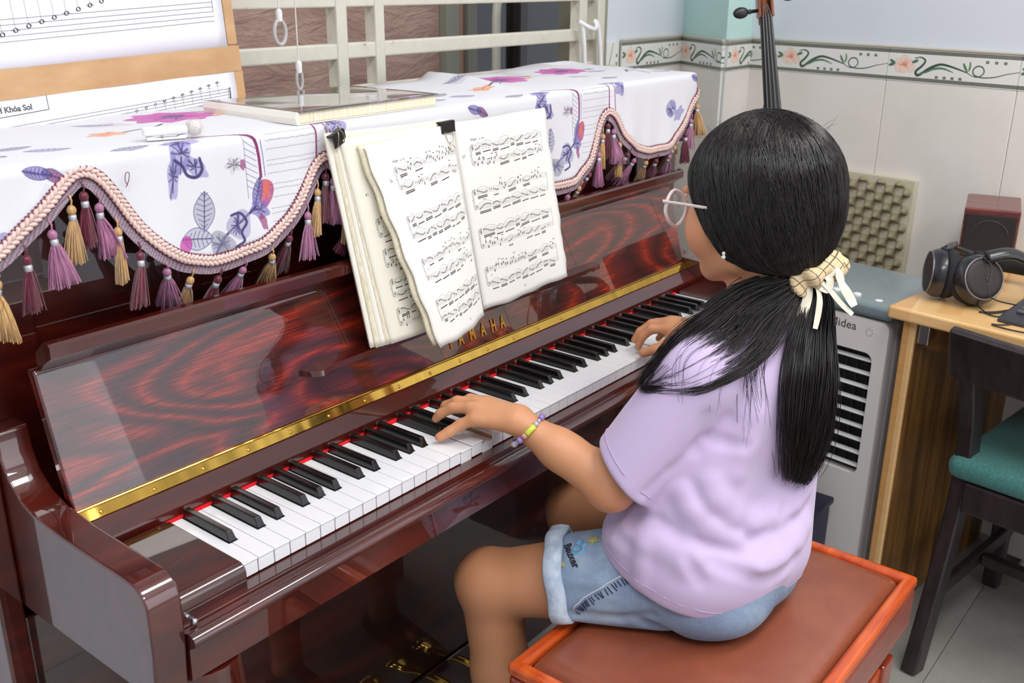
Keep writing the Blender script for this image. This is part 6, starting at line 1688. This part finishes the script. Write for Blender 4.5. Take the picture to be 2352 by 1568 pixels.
def decal(name, strokes, origin_, xd, yd, mat_, r=0.0012, hgt=0.0008):
    """embroidery: stitched strokes laid on the denim surface"""
    o_ = np.array(origin_); xd = np.array(xd); yd = np.array(yd); parts_ = []
    for st in strokes:
        q = [o_+xd*x+yd*y for x, y in spline([(a, b, 0) for a, b in st], 20) for _ in (0,)] if False else [o_+xd*p[0]+yd*p[1] for p in spline([(a, b, 0) for a, b in st], 18)]
        q = D.snap(q, hgt); parts_.append(tube([tuple(p) for p in q], r, 5))
    part(name, cat(*parts_), mat_, sho, smooth=True)
oB = D.snap([(0.4290,-0.1650,0.5780)], 0.0)[0]; ex = np.array((0.55,-0.60,0.10)); ex /= np.linalg.norm(ex); ey = np.array((-0.10,-0.20,1.0)); ey /= np.linalg.norm(ey)
def snapped_text(txt, size, o_, xd, yd, mat_, label, bold=0.0004, hgt=0.0012, sx=1.0):
    xd = np.array(xd, float); xd /= np.linalg.norm(xd); yd = np.array(yd, float); yd -= xd*(yd@xd); yd /= np.linalg.norm(yd)
    V, F = text_vf(txt, size, Matrix.Identity(4), 0.0, bold=bold, sx=sx)
    P = np.array([np.array(o_)+xd*v[0]+yd*v[1] for v in V]); P = lay(D, P, hgt)
    n_ = D.grad(P)*0.0014
    V2 = [tuple(p) for p in P]+[tuple(p) for p in (P-n_)]; m = len(P)
    part('embroidery', (V2, list(F)+[tuple(i+m for i in reversed(f)) for f in F]), mat_, sho, label=label)
BX_ = np.array((0.002,-0.0186,0.002)); BX_ /= np.linalg.norm(BX_); BY_ = np.array((0.030,0.015,0.005)); BY_ -= BX_*(BY_@BX_); BY_ /= np.linalg.norm(BY_)
def b_strokes(r, h_, mat_, lab):
    L = [[(0,0),(0,.008),(0,.0165),(0,.022)], [(-.002,.022),(.006,.0225),(.0115,.018),(.009,.0125),(.001,.0118)], [(.001,.0118),(.010,.011),(.0135,.006),(.009,.0005),(-.002,0)]]
    out = []
    for st in L:
        q = [np.array((0.4815,-0.1290,0.5775))+BX_*(p[0]-.003)+BY_*(p[1]-.008) for p in spline([(a, b, 0) for a, b in st], 18)]
        out.append(tube([tuple(p) for p in lay(D, q, h_)], r, 6))
    part('embroidery', cat(*out), mat_, sho, smooth=True, label=lab)
b_strokes(0.0030, 0.0, M_plain('blue_thread', lin(96,190,232), 0.7), 'light blue outline of embroidered letter')
b_strokes(0.0015, 0.0024, M_plain('grey_thread', lin(130,140,160), 0.7), 'grey embroidered letter')
snapped_text('Bauxer', 0.0155, (0.4790,-0.1080,0.5760), (-0.029,-0.038,-0.012), (0.012,-0.012,0.006), M_plain('black_thread', lin(34,34,40), 0.7), 'black embroidered script', bold=0.0005)
for c_, r_ in (((0.5014,-0.1437,0.588), 0.012), ((0.4560,-0.1235,0.5600), 0.006)):
    q = D.snap([c_], 0.0008)[0]; n_ = D.grad(q)[0]; u = np.cross(n_, (0,0,1.0)); u /= np.linalg.norm(u); v = np.cross(n_, u)
    st = [q+(u*math.cos(a)+v*math.sin(a))*r_*(1 if i % 2 == 0 else 0.45) for i, a in enumerate(np.linspace(0, 2*PI, 11)[:-1])]
    st = D.snap(st, 0.0010); P5 = [tuple(q+n_*0.0016)]+[tuple(p) for p in st]
    part('embroidery', (P5, [(0, 1+i, 1+(i+1) % 10) for i in range(10)]), M_plain('olive_yellow_thread', lin(178,168,96), 0.8), sho, label='yellow embroidered star')
# eyes, brows, nails, earring
EYEW = Mat('eye_white', lin(236,232,228), 0.15, Coat_Weight=1.0).m; IRIS = M_plain('dark_brown_iris', lin(34,22,16), 0.1)
body_o = bpy.data.objects['body']; ORG[body_o.name] = off
for q in (-1, 1):
    c_ = H(q*.030,.0795,.004); e = part('eye', ball(c_, .0125*HS, 20, 14), EYEW, body_o, smooth=True)
    ci = H(q*.030,.0835,.0025); part('iris', ball(ci, .0075*HS, 16, 10), IRIS, e, smooth=True) if False else part('iris', lathe([(0.0001,.0128*HS),(.0040*HS,.0123*HS),(.0058*HS,.0114*HS),(.0058*HS,.0110*HS)], 18, c_, Vector(H(0,1,-.18))-Vector(H(0,0,0))), IRIS, body_o, smooth=True)
    part('eyelid', ball(H(q*.030,.0792,.0075), (.0137*HS,.0132*HS,.0075*HS), 20, 12, HMx), SKIN, body_o, smooth=True)
HAIRM = Mat('black_brown_hair', lin(24,18,18), 0.33, Specular_IOR_Level=0.5, Anisotropic=0.5)
HAIRM.color(HAIRM.ramp(HAIRM.noise(HAIRM.coord('Object', scale=(1,1,1)), 160, 2), [(0.3, lin(12,9,10)), (0.7, lin(34,25,24))])); HAIRM = HAIRM.m
hair = part('hair', ([(0,0,0),(0.001,0,0),(0,0.001,0)], [(0,1,2)]), HAIRM, girl)
P_, Q_ = vol_mesh(G['HV'])
hair.data = np_mesh('hair', P_, Q_, HAIRM, off)
for q in (-1, 1):
    p_ = spline([tuple(H(q*.014,.0915,.022)), tuple(H(q*.030,.0885,.027)), tuple(H(q*.046,.0765,.022))], 12)
    part('eyebrow', tube(p_, [0.0016+0.0012*math.sin(PI*i/(len(p_)-1)) for i in range(len(p_))], 6), HAIRM, body_o, smooth=True)
NAIL = Mat('nail', lin(232,182,160), 0.25, Coat_Weight=0.4).m
for tips, wr_ in ((G['tipL'], G['wr']), (G['tipR'], G['wrr'])):
    for (a_, b_, c_) in tips:
        d_ = Vector(c_-b_).normalized(); up_ = Vector((0,0,1)); up_ = (up_-d_*up_.dot(d_)).normalized(); s_ = d_.cross(up_)
        m3 = Matrix((d_, s_, up_)).transposed(); o_ = Vector(c_)+up_*0.0058+d_*0.0012
        part('fingernail', ball(o_, (.0052,.0042,.0013), 12, 8, m3), NAIL, body_o, smooth=True)
a_, b_ = Vector((.8500,-.028,.7570)), Vector((.8440,-.008,.7475)); d_ = (b_-a_).normalized(); up_ = Vector((-0.75,-0.2,0.6)); up_ = (up_-d_*up_.dot(d_)).normalized()
part('fingernail', ball(b_+up_*0.0068+d_*0.002, (.0062,.0050,.0014), 12, 8, Matrix((d_, d_.cross(up_), up_)).transposed()), NAIL, body_o, smooth=True)
part('earring', cat(ball(H(-.0815,-.004,-.052), 0.0026, 12, 8), ball(H(-.0820,-.004,-.0565), 0.0030, 12, 8)), Mat('pearl', lin(240,232,224), 0.15, Coat_Weight=1.0).m, girl, smooth=True)

# strands of hair swept from the parting to the tie
TIE = Vector(G['TIE']); Hc_ = Vector(H(0,-.012,.010)); HV = G['HV']
def hdir(r, f, u): return (Vector(H(r,f,u))-Hc_).normalized()
tdir = (TIE-Hc_).normalized()
SV, SF = [], []
def add_strand(P, rad, n=3):
    v, f = tube(P, rad, n, caps=False); k = len(SV); SV.extend(v); SF.extend([tuple(i+k for i in q) for q in f])
shell = []
NS = 3200
starts, ctrls = [], []
for k in range(NS):
    q = -1 if k % 2 else 1
    f0 = rng.uniform(-0.055, 0.078)
    if k > 2100:   # crown to nape over the back of the head
        q = 1; f0 = rng.uniform(-0.06, 0.01); az = rng.uniform(-0.85, 1.0)
        starts.append(hdir(rng.uniform(-.012,.012)+.02*az, f0, .10)); c_ = Vector(H(.105*az, -.105+.045*az*az, .010-.02*abs(az)))-Hc_; ctrls.append((q, c_.normalized())); continue
    a_ = hdir(q*rng.uniform(.001,.010), f0, .105-abs(f0)*0.35)
    lat = rng.uniform(0.35, 1.0)
    c_ = Vector(H(q*(.115*lat+.01), f0*1.25+.012+(.018 if f0 > .03 else 0), rng.uniform(-.030,.045)-0.075*(lat-0.5)))-Hc_
    starts.append(a_); ctrls.append((q, c_.normalized()))
NP = 22
Pn = np.zeros((NS, NP, 3)); ofs = rng.uniform(0.0002, 0.0022, NS); clump = np.sin(np.arange(NS)*0.7)
for k in range(NS):
    a_, c_ = starts[k], ctrls[k][1]
    for i in range(NP):
        t = i/(NP-1); d_ = (a_*(1-t)**2+c_*(2*t*(1-t))+tdir*t*t).normalized(); Pn[k, i] = Hc_+d_*0.13
flat_ = Pn.reshape(-1, 3)
# project radially on to the cap
dirs = flat_-np.array(Hc_); dirs /= np.linalg.norm(dirs, axis=1, keepdims=True)
rr = np.linspace(0.05, 0.155, 60); best = np.full(len(dirs), 0.10)
vals = np.stack([HV.at(np.array(Hc_)+dirs*r) for r in rr], 1)
for j in range(len(rr)-1):
    m_ = (vals[:, j] < 0) & (vals[:, j+1] >= 0); fr_ = vals[:, j]/(vals[:, j]-vals[:, j+1]+1e-9); best[m_] = (rr[j]+fr_*(rr[1]-rr[0]))[m_]
pr = (np.array(Hc_)+dirs*best[:, None]).reshape(NS, NP, 3)
hit_ok = HV.at(pr.reshape(-1, 3)).reshape(NS, NP)
for k in range(NS):
    o_ = ofs[k]; n_ = HV.grad(pr[k]); pts = pr[k]+n_*(o_+0.0009*np.sin(np.linspace(0, 9, NP)+k)[:, None])
    good = np.abs(hit_ok[k]) < 0.004; idx = np.where(good)[0]
    if len(idx) < 6: continue
    pts = pts[idx[0]:idx[-1]+1]
    # smooth the run a little and sink the last point in the tie
    pts[1:-1] = (pts[:-2]+pts[1:-1]*2+pts[2:])/4; pts[-1] = np.array(TIE)+n_[-1]*0.008
    w = rng.uniform(0.0004, 0.0010); add_strand([tuple(p) for p in pts], [w*(0.5+0.5*math.sin(PI*min(1, 0.12+i/len(pts)))) for i in range(len(pts))])
part('swept_strands', (SV, SF), HAIRM, hair, smooth=True)['kind'] = 'stuff'
# flyaway hairs over the crown
SV, SF = [], []
for k in range(60):
    a_ = hdir(rng.uniform(-.08,.08), rng.uniform(-.09,.05), .09); p0 = np.array(Hc_+a_*0.112)
    tdx = np.array(rng.normal(size=3))*0.007; add_strand([tuple(p0-np.array(a_)*0.004), tuple(p0+tdx*0.6+np.array(a_)*0.003), tuple(p0+tdx*1.4+np.array(a_)*0.001)], [0.00022,0.00020,0.00012])
part('flyaway_hair', (SV, SF), HAIRM, hair)['kind'] = 'stuff'
# ponytail
def bundle(guides, n, r0, rr_, wts, lens, name, jit=0.0018, zcomp=None):
    global SV, SF
    SV, SF = [], []
    gs = [np.array(spline([tuple(TIE)]+list(g), 60)) for g in guides]
    L = min(len(g) for g in gs); gs = [g[np.linspace(0, len(g)-1, 26).astype(int)] for g in gs]
    for k in range(n):
        x = rng.random()*(len(gs)-1) if wts is None else wts()
        i = min(int(x), len(gs)-2); f_ = x-i; base_ = gs[i]*(1-f_)+gs[i+1]*f_
        ln = lens(); m = max(5, int(26*ln)); j0 = rng.normal(size=3)*r0; j1 = rng.normal(size=3)*jit; j2 = rng.normal(size=3)*jit*1.3
        lift = abs(rng.normal())*0.0035
        P = []
        for q in range(m):
            t = q/25; w1 = math.sin(PI*min(1, t*1.0)); P.append(tuple(base_[q]+j0*(1-t)*(0.35+t)*1.4+j1*w1+j2*t+np.array((-.55,-.62,.35))*lift*w1))
        rd = rng.uniform(rr_[0], rr_[1]); add_strand(P, [rd*(1-0.6*(q/(m-1))**3) for q in range(m)])
    o_ = part(name, (SV, SF), HAIRM, hair, smooth=True); o_['kind'] = 'stuff'; return o_
tailA = [(0.7190,-0.3570,0.9500),(0.7116,-0.3610,0.9050),(0.6862,-0.3760,0.8572),(0.6689,-0.3830,0.7975),(0.6735,-0.3790,0.7326),(0.6616,-0.3740,0.6880)]
tailL = [(0.6900,-0.3480,0.9489),(0.6600,-0.3520,0.9060),(0.6300,-0.3610,0.8660),(0.6139,-0.3700,0.8120),(0.6258,-0.3690,0.7535),(0.6500,-0.3640,0.6950)]
tailR = [(0.7350,-0.3550,0.9500),(0.7440,-0.3650,0.8816),(0.7219,-0.3850,0.8277),(0.7200,-0.3900,0.7586),(0.7000,-0.3880,0.7093),(0.6730,-0.3800,0.6872)]
bundle([tailL, tailA, tailR], 1500, 0.006, (0.0004,0.0010), None, lambda: 1.0-0.20*rng.random()**2.5, 'ponytail', 0.0030)
bundle([[(p[0]-0.010,p[1]+.002,p[2]) for p in tailL], tailL], 26, 0.004, (0.0003,0.0006), None, lambda: rng.uniform(0.8, 1.0), 'ponytail_wisps', 0.005)
gA = [(0.6750,-0.3150,0.9790),(0.6391,-0.2734,0.9620),(0.5902,-0.2413,0.9310),(0.5423,-0.2330,0.9180),(0.5170,-0.2135,0.8773),(0.5005,-0.2076,0.8514)]
gD = [(0.6750,-0.3300,0.9680),(0.6262,-0.3020,0.9400),(0.5749,-0.3000,0.9150),(0.5300,-0.2820,0.8970),(0.5060,-0.2560,0.8760),(0.4960,-0.2200,0.8540)]
gC = [(0.6700,-0.3400,0.9500),(0.6308,-0.3400,0.9132),(0.5950,-0.3330,0.8900),(0.5564,-0.3241,0.8778),(0.5085,-0.2877,0.8586),(0.4937,-0.2136,0.8490)]
bundle([gA, gD, gC], 1250, 0.006, (0.0004,0.0009), lambda: abs(rng.normal())*0.55 % 2 if rng.random() < 0.8 else rng.random()*2, lambda: rng.uniform(0.40, 0.66), 'shoulder_lock', 0.0042)
bundle([gA, gD, gC], 330, 0.004, (0.0003,0.0006), lambda: (abs(rng.normal())*0.10 if rng.random() < 0.42 else (2-abs(rng.normal())*0.12 if rng.random() < 0.6 else rng.random()*2)) % 2, lambda: 1.0, 'looped_lock', 0.0022)
w_ = [[(0.6700,-0.3350,0.9550),(0.6284,-0.3290,0.9198),(0.5821,-0.3271,0.8894),(0.5609,-0.3304,0.8503),(0.5609,-0.3299,0.8005),(0.5535,-0.3321,0.7462)],
      [(0.6700,-0.3350,0.9550),(0.6263,-0.3300,0.9147),(0.5892,-0.3330,0.8823),(0.5844,-0.3437,0.8476),(0.5880,-0.3500,0.8300),(0.5916,-0.3552,0.8162)]]
bundle(w_, 34, 0.004, (0.0003,0.0006), None, lambda: rng.uniform(0.6, 1.0), 'loose_wisps', 0.0060)
bundle([[(0.6600,-0.3200,0.9600),(0.6100,-0.3200,0.9150),(0.5810,-0.3158,0.9069),(0.5216,-0.3141,0.8723),(0.5283,-0.3124,0.8233),(0.5357,-0.3053,0.7882)], [(0.6600,-0.3200,0.9600),(0.6100,-0.2900,0.9400),(0.5756,-0.2817,0.9281),(0.5217,-0.2502,0.9105),(0.4999,-0.2539,0.8842),(0.4884,-0.2781,0.8363)]], 16, 0.003, (0.0003,0.0005), None, lambda: rng.uniform(0.7, 1.0), 'loose_wisps', 0.006)
bundle([[(0.690,-0.320,0.985),(0.665,-0.290,0.978),(0.6484,-0.2652,0.9637),(0.6344,-0.2588,0.9556),(0.6200,-0.262,0.948)], [(0.690,-0.320,0.975),(0.665,-0.285,0.970),(0.640,-0.262,0.950),(0.6250,-0.262,0.940),(0.615,-0.262,0.935)]], 40, 0.004, (0.0003,0.0008), None, lambda: rng.uniform(0.7, 1.0), 'neck_wisps', 0.004)

# scrunchie with ribbons
PLAID = Mat('beige_plaid', rough=0.85)
pv = PLAID.coord('Object', rot=(0.3,0.5,0.2))
def band(axis, freq, wd):
    sp_ = PLAID.n('ShaderNodeSeparateXYZ'); PLAID.l(pv, sp_.inputs[0])
    fr2 = PLAID.math('FRACT', PLAID.math('MULTIPLY', sp_.outputs[axis], freq)); return PLAID.math('LESS_THAN', fr2, wd)
b1 = PLAID.math('MAXIMUM', band(0, 75, 0.10), band(2, 75, 0.10)); b2 = PLAID.math('MAXIMUM', band(0, 210, 0.2), band(2, 210, 0.2))
PLAID.color(PLAID.mix(PLAID.math('MULTIPLY', b1, 0.85), PLAID.mix(PLAID.math('MULTIPLY', b2, 0.4), lin(222,200,158), lin(196,150,112)), lin(62,48,42))); PLAID = PLAID.m
CREAM = Mat('cream_ribbon', lin(238,230,208), 0.6, Sheen_Weight=0.3).m
ax_ = (Vector((0.7150,-0.3620,0.9480))-TIE).normalized()
u_ = Vector((0.62,-0.72,0.18)); u_ = (u_-ax_*u_.dot(ax_)).normalized(); v_ = ax_.cross(u_)
if v_.dot(Vector((-0.7,-0.6,0.4))) < 0: v_ = -v_
V, F = [], []; nu, nv = 90, 14
c0_ = TIE+ax_*0.008-u_*0.002+v_*0.004
for i in range(nu):
    a = 2*PI*i/nu; ruf = 1+0.20*math.sin(a*9+math.sin(a*3)*1.5); R1, R2 = 0.036, 0.024
    cdir = u_*math.cos(a)*R1+v_*math.sin(a)*R2; cn_ = cdir.normalized()
    for j in range(nv):
        b = 2*PI*j/nv; rj = 0.0155*ruf*(1+0.10*math.sin(b*3+a*5))
        p = c0_+cdir+cn_*math.cos(b)*rj+ax_*(math.sin(b)*rj*1.1+0.003*math.sin(a*9)); V.append(tuple(p))
for i in range(nu):
    for j in range(nv): F.append((i*nv+j, ((i+1) % nu)*nv+j, ((i+1) % nu)*nv+(j+1) % nv, i*nv+(j+1) % nv))
scr = part('scrunchie', (V,F), PLAID, girl, smooth=True, label='beige plaid scrunchie')
def ribbon(pts, w, wdir=None):
    P = [Vector(p) for p in spline(pts, 64)]; V, F = [], []; n = len(P)
    for i, p in enumerate(P):
        t = (P[min(i+1,n-1)]-P[max(i-1,0)]).normalized(); nn = Vector((-.60,-.62,.38)); s_ = t.cross(nn).normalized()
        a = 0.35*math.sin(i*0.12); s_ = s_*math.cos(a)+nn*math.sin(a)
        ww = w*(0.75+0.25*min(1, i/10))
        for q, h_ in ((-1,0),(1,0),(1,.0006),(-1,.0006)): V.append(tuple(p+s_*q*ww/2+nn*h_))
    for i in range(n-1):
        for k in range(4):
            j = (k+1) % 4; F.append((4*i+k, 4*i+j, 4*i+4+j, 4*i+4+k))
    F += [(3,2,1,0), (4*n-4,4*n-3,4*n-2,4*n-1)]
    return V, F
RB = RIBBONS
for pts, w in RB: part('ribbon', ribbon(pts, w), CREAM, scr, label='cream ribbon end')

# glasses
CLEAR = Mat('clear_pink_acetate', lin(246,232,230), 0.12, Transmission_Weight=0.15, IOR=1.45, Coat_Weight=0.6).m
LENS = Mat('spectacle_lens', (1,1,1,1), 0.0, Transmission_Weight=1.0, IOR=1.06, Alpha=0.35).m
gl = part('eyeglasses', tube([tuple(H(-.012,.104,.006)), tuple(H(0,.108,.009)), tuple(H(.012,.104,.006))], 0.0020, 8), CLEAR, girl, smooth=True, label='clear framed eyeglasses')
for q in (-1, 1):
    ring_ = []
    for t in np.linspace(0, 2*PI, 41)[:-1]:
        x = q*(.036+0.0255*math.cos(t)*(1-0.08*abs(math.sin(2*t)))); z = -.006+0.0235*math.sin(t)*(1-0.06*abs(math.sin(2*t)))
        ring_.append(tuple(H(x, .103-0.16*max(0, abs(x)-.034), z)))
    part('lens_rim', tube(ring_, 0.0027, 8, close=True), CLEAR, gl, smooth=True)
    part('lens', (ring_, [tuple(range(40))]), LENS, gl)
    tp = spline([tuple(H(q*.0605,.0990,.006)), tuple(H(q*.068,.0930,.007)), tuple(H(q*.076,.060,.006)), tuple(H(q*.081,.020,.003)), tuple(H(q*.083,-.004,.001)), tuple(H(q*.080,-.018,-.012))], 26)
    part('temple', tube(tp, [0.0036 if i < 6 else 0.0026 for i in range(len(tp))], 8, flat=0.6), CLEAR, gl, smooth=True)

# bead bracelet on the left wrist
bc = Vector(G['wr']*0.88+G['el']*0.12); bdir = Vector(G['el']-G['wr']).normalized(); bu = Vector((0,0,1)); bu = (bu-bdir*bu.dot(bdir)).normalized(); bs = bdir.cross(bu)
pal = [('violet_bead', (168,140,214)), ('clear_bead', (214,210,220)), ('peach_bead', (240,176,156)), ('pale_blue_bead', (196,214,236)), ('pink_bead', (236,180,200))]
BM = [Mat(n_, lin(*c_), 0.12, Transmission_Weight=0.35, Coat_Weight=0.8).m for n_, c_ in pal]
YB_ = Mat('lime_bead', lin(206,222,62), 0.25, Coat_Weight=0.6).m
def bpos(t, e=0.0275): return bc+bu*math.cos(t)*e*1.0+bs*math.sin(t)*e*0.98+Vector((0,0,-0.004))+bdir*(0.006*math.cos(t))
br_ = part('bracelet', tube([tuple(bpos(t, 0.0268)) for t in np.linspace(0, 2*PI, 41)[:-1]], 0.0006, 5, close=True), M_plain('elastic_thread', lin(220,220,224), 0.5), girl, label='bead bracelet')
t = 0.0; k = 0
while t < 2*PI-0.1:
    r_ = (0.0048, 0.0030, 0.0042, 0.0028, 0.0045)[k % 5]; e_ = 0.0275+r_*0.25
    near_cam = (bpos(t)-bc).dot(Vector((-0.75,-0.5,0.25))) > 0.0225
    if near_cam and not bpy.data.objects.get('long_bead'):
        p_ = bpos(t+0.15, 0.029); tg = (bpos(t+0.25)-bpos(t+0.05)).normalized()
        part('long_bead', tube([tuple(p_-tg*0.0085), tuple(p_-tg*0.007), tuple(p_), tuple(p_+tg*0.007), tuple(p_+tg*0.0085)], [0.0025,0.0046,0.0040,0.0046,0.0025], 12), YB_, br_, smooth=True); t += 0.45+0.1; k += 1; continue
    part('bead', ball(bpos(t, e_), r_, 14, 10), BM[(k*3) % 5], br_, smooth=True); t += (r_*2+0.0006)/0.0275*0.5+((0.0048, 0.0030, 0.0042, 0.0028, 0.0045)[(k+1) % 5])/0.0275; k += 1
# shoes
SHOE = M_plain('dark_brown_slipper', lin(62,42,34), 0.6)
for an in (G['anL'], G['anR']):
    a_ = Vector(an); V = []; F = []; n = 24; pr_ = spline([(-0.045,0.026,0.062),(-0.03,0.034,0.075),(0.02,0.036,0.070),(0.07,0.040,0.050),(0.12,0.040,0.036),(0.155,0.026,0.026),(0.165,0.004,0.014)], 20)
    for y, w, h_ in pr_:
        for k in range(n):
            t = 2*PI*k/n; zz = h_*0.5+h_*0.5*math.sin(t); V.append((a_.x+w*math.cos(t), a_.y+y, max(0.001, zz)))
    for i in range(len(pr_)-1):
        for k in range(n): l = (k+1) % n; F.append((i*n+k, i*n+l, (i+1)*n+l, (i+1)*n+k))
    F += [tuple(range(n)), tuple(range(len(V)-1, len(V)-n-1, -1))]
    part('slipper', (V,F), SHOE, girl, smooth=True)
# ------------------------------------------------------------------ piano bench
ORW = Mat('orange_red_lacquered_wood', rough=0.3, Coat_Weight=0.8, Coat_Roughness=0.06)
ORW.color(ORW.ramp(ORW.noise(ORW.coord('Object', scale=(5,30,30)), 2, 4), [(0.3, lin(188,66,18)), (0.7, lin(226,104,40))])); ORW = ORW.m
ORW2 = Mat('red_brown_lacquered_wood', lin(150,62,38), 0.28, Coat_Weight=0.9, Coat_Roughness=0.05)
ORW2.color(ORW2.ramp(ORW2.noise(ORW2.coord('Object', scale=(5,30,30)), 2, 4), [(0.3, lin(140,46,22)), (0.7, lin(172,66,34))])); ORW2 = ORW2.m
LEA = Mat('brown_leatherette', rough=0.27, Coat_Weight=0.5, Coat_Roughness=0.22)
LEA.color(LEA.ramp(LEA.noise(LEA.coord(), 12, 4), [(0.3, lin(134,70,48)), (0.7, lin(150,82,56))]))
ln_ = LEA.noise(LEA.coord('Object', scale=(1,2.2,1), rot=(0,0,0.6)), 42, 5, 0.65, 1.8)
LEA.bump(LEA.math('ADD', ln_, LEA.math('MULTIPLY', LEA.noise(LEA.coord(), 500, 2), 0.12)), 0.45, 0.0016); LEA = LEA.m
bench = thing('piano_bench', 'orange-brown wooden piano bench with padded brown leatherette seat under the girl', 'bench', (0.63,-0.31,0))
X0, X1, Y0, Y1, ZT = 0.333, 0.921, -0.496, -0.118, 0.460
def frame_ring(x0, x1, y0, y1, w, z0, z1, r=0.004):
    O = [(x0,y0),(x1,y0),(x1,y1),(x0,y1)]; I = [(x0+w,y0+w),(x1-w,y0+w),(x1-w,y1-w),(x0+w,y1-w)]; V = []
    for z in (z0, z1): V += [(x,y,z) for x,y in O]+[(x,y,z) for x,y in I]
    F = []
    for i in range(4):
        j = (i+1) % 4; F += [(i,j,4+j,4+i), (8+i,12+i,12+j,8+j), (i,8+i,8+j,j), (4+i,4+j,12+j,12+i)]
    return bevel((V,F), r, 3, 0.3)
part('seat_frame', frame_ring(X0, X1, Y0, Y1, 0.021, ZT-0.020, ZT, 0.0065), ORW, bench, smooth=True, sharp=0.6)
part('apron', frame_ring(X0+0.001, X1-0.001, Y0+0.001, Y1-0.001, 0.019, ZT-0.095, ZT-0.0195, 0.008), ORW2, bench, smooth=True, sharp=0.6)
def cush(u, v):
    x = X0+0.0225+(X1-X0-0.045)*u; y = Y0+0.0225+(Y1-Y0-0.045)*v
    e = min(u, 1-u)*(X1-X0); g = min(v, 1-v)*(Y1-Y0); r = 0.030
    q = lambda d: math.sqrt(max(0, 1-(1-min(1, d/r))**2))
    z = ZT-0.014+0.016*q(e)*q(g)+0.0140*math.sin(PI*u)**0.6*math.sin(PI*v)**0.6
    # the sitter's weight presses the pad down
    z -= 0.010*math.exp(-((x-0.62)/0.13)**2-((y+0.27)/0.12)**2)
    return (x, y, z)
Vc, Fc, _ = grid(cush, 90, 64)
part('seat_cushion', (Vc, Fc), LEA, bench, smooth=True)
part('seat_board', box(X0+0.02, X1-0.02, Y0+0.02, Y1-0.02, ZT-0.034, ZT-0.022), ORW, bench)
BX0, BX1, BY0, BY1, BZ = X0+0.016, X1-0.016, Y0+0.014, Y1-0.014, 0.312
part('lower_frame', frame_ring(BX0+0.006, BX1-0.006, BY0+0.006, BY1-0.006, 0.020, BZ-0.078, BZ-0.006, 0.004), ORW, bench, smooth=True, sharp=0.6)
for x in (BX0, BX1-0.044):
    for y in (BY0, BY1-0.044):
        part('leg', rbox(x, x+0.044, y, y+0.044, 0.0, BZ, 0.004, 3), ORW2, bench)
STEEL = M_plain('black_lift_steel', lin(40,38,38), 0.4, metal=0.6)
for y in (BY0+0.05, BY1-0.05):
    part('lift_bar', tube([(BX0+0.05,y,BZ-0.02),(BX1-0.05,y,ZT-0.100)], 0.006, 8), STEEL, bench, smooth=True)
    part('lift_bar', tube([(BX1-0.05,y+0.008,BZ-0.02),(BX0+0.05,y+0.008,ZT-0.100)], 0.006, 8), STEEL, bench, smooth=True)
part('lift_plate', box(BX0+0.03, BX1-0.03, BY0+0.03, BY1-0.03, BZ-0.045, BZ-0.030), STEEL, bench)
part('lift_rod', tube([(BX0-0.03,-0.31,BZ-0.04),(BX1+0.0,-0.31,BZ-0.04)], 0.005, 8), STEEL, bench)
part('lift_knob', lathe([(0.004,0),(0.018,0.002),(0.020,0.012),(0.016,0.020),(0.001,0.021)], 20, (BX0-0.006,-0.31,BZ-0.04), (-1,0,0)), STEEL, bench, smooth=True, sharp=0.7)
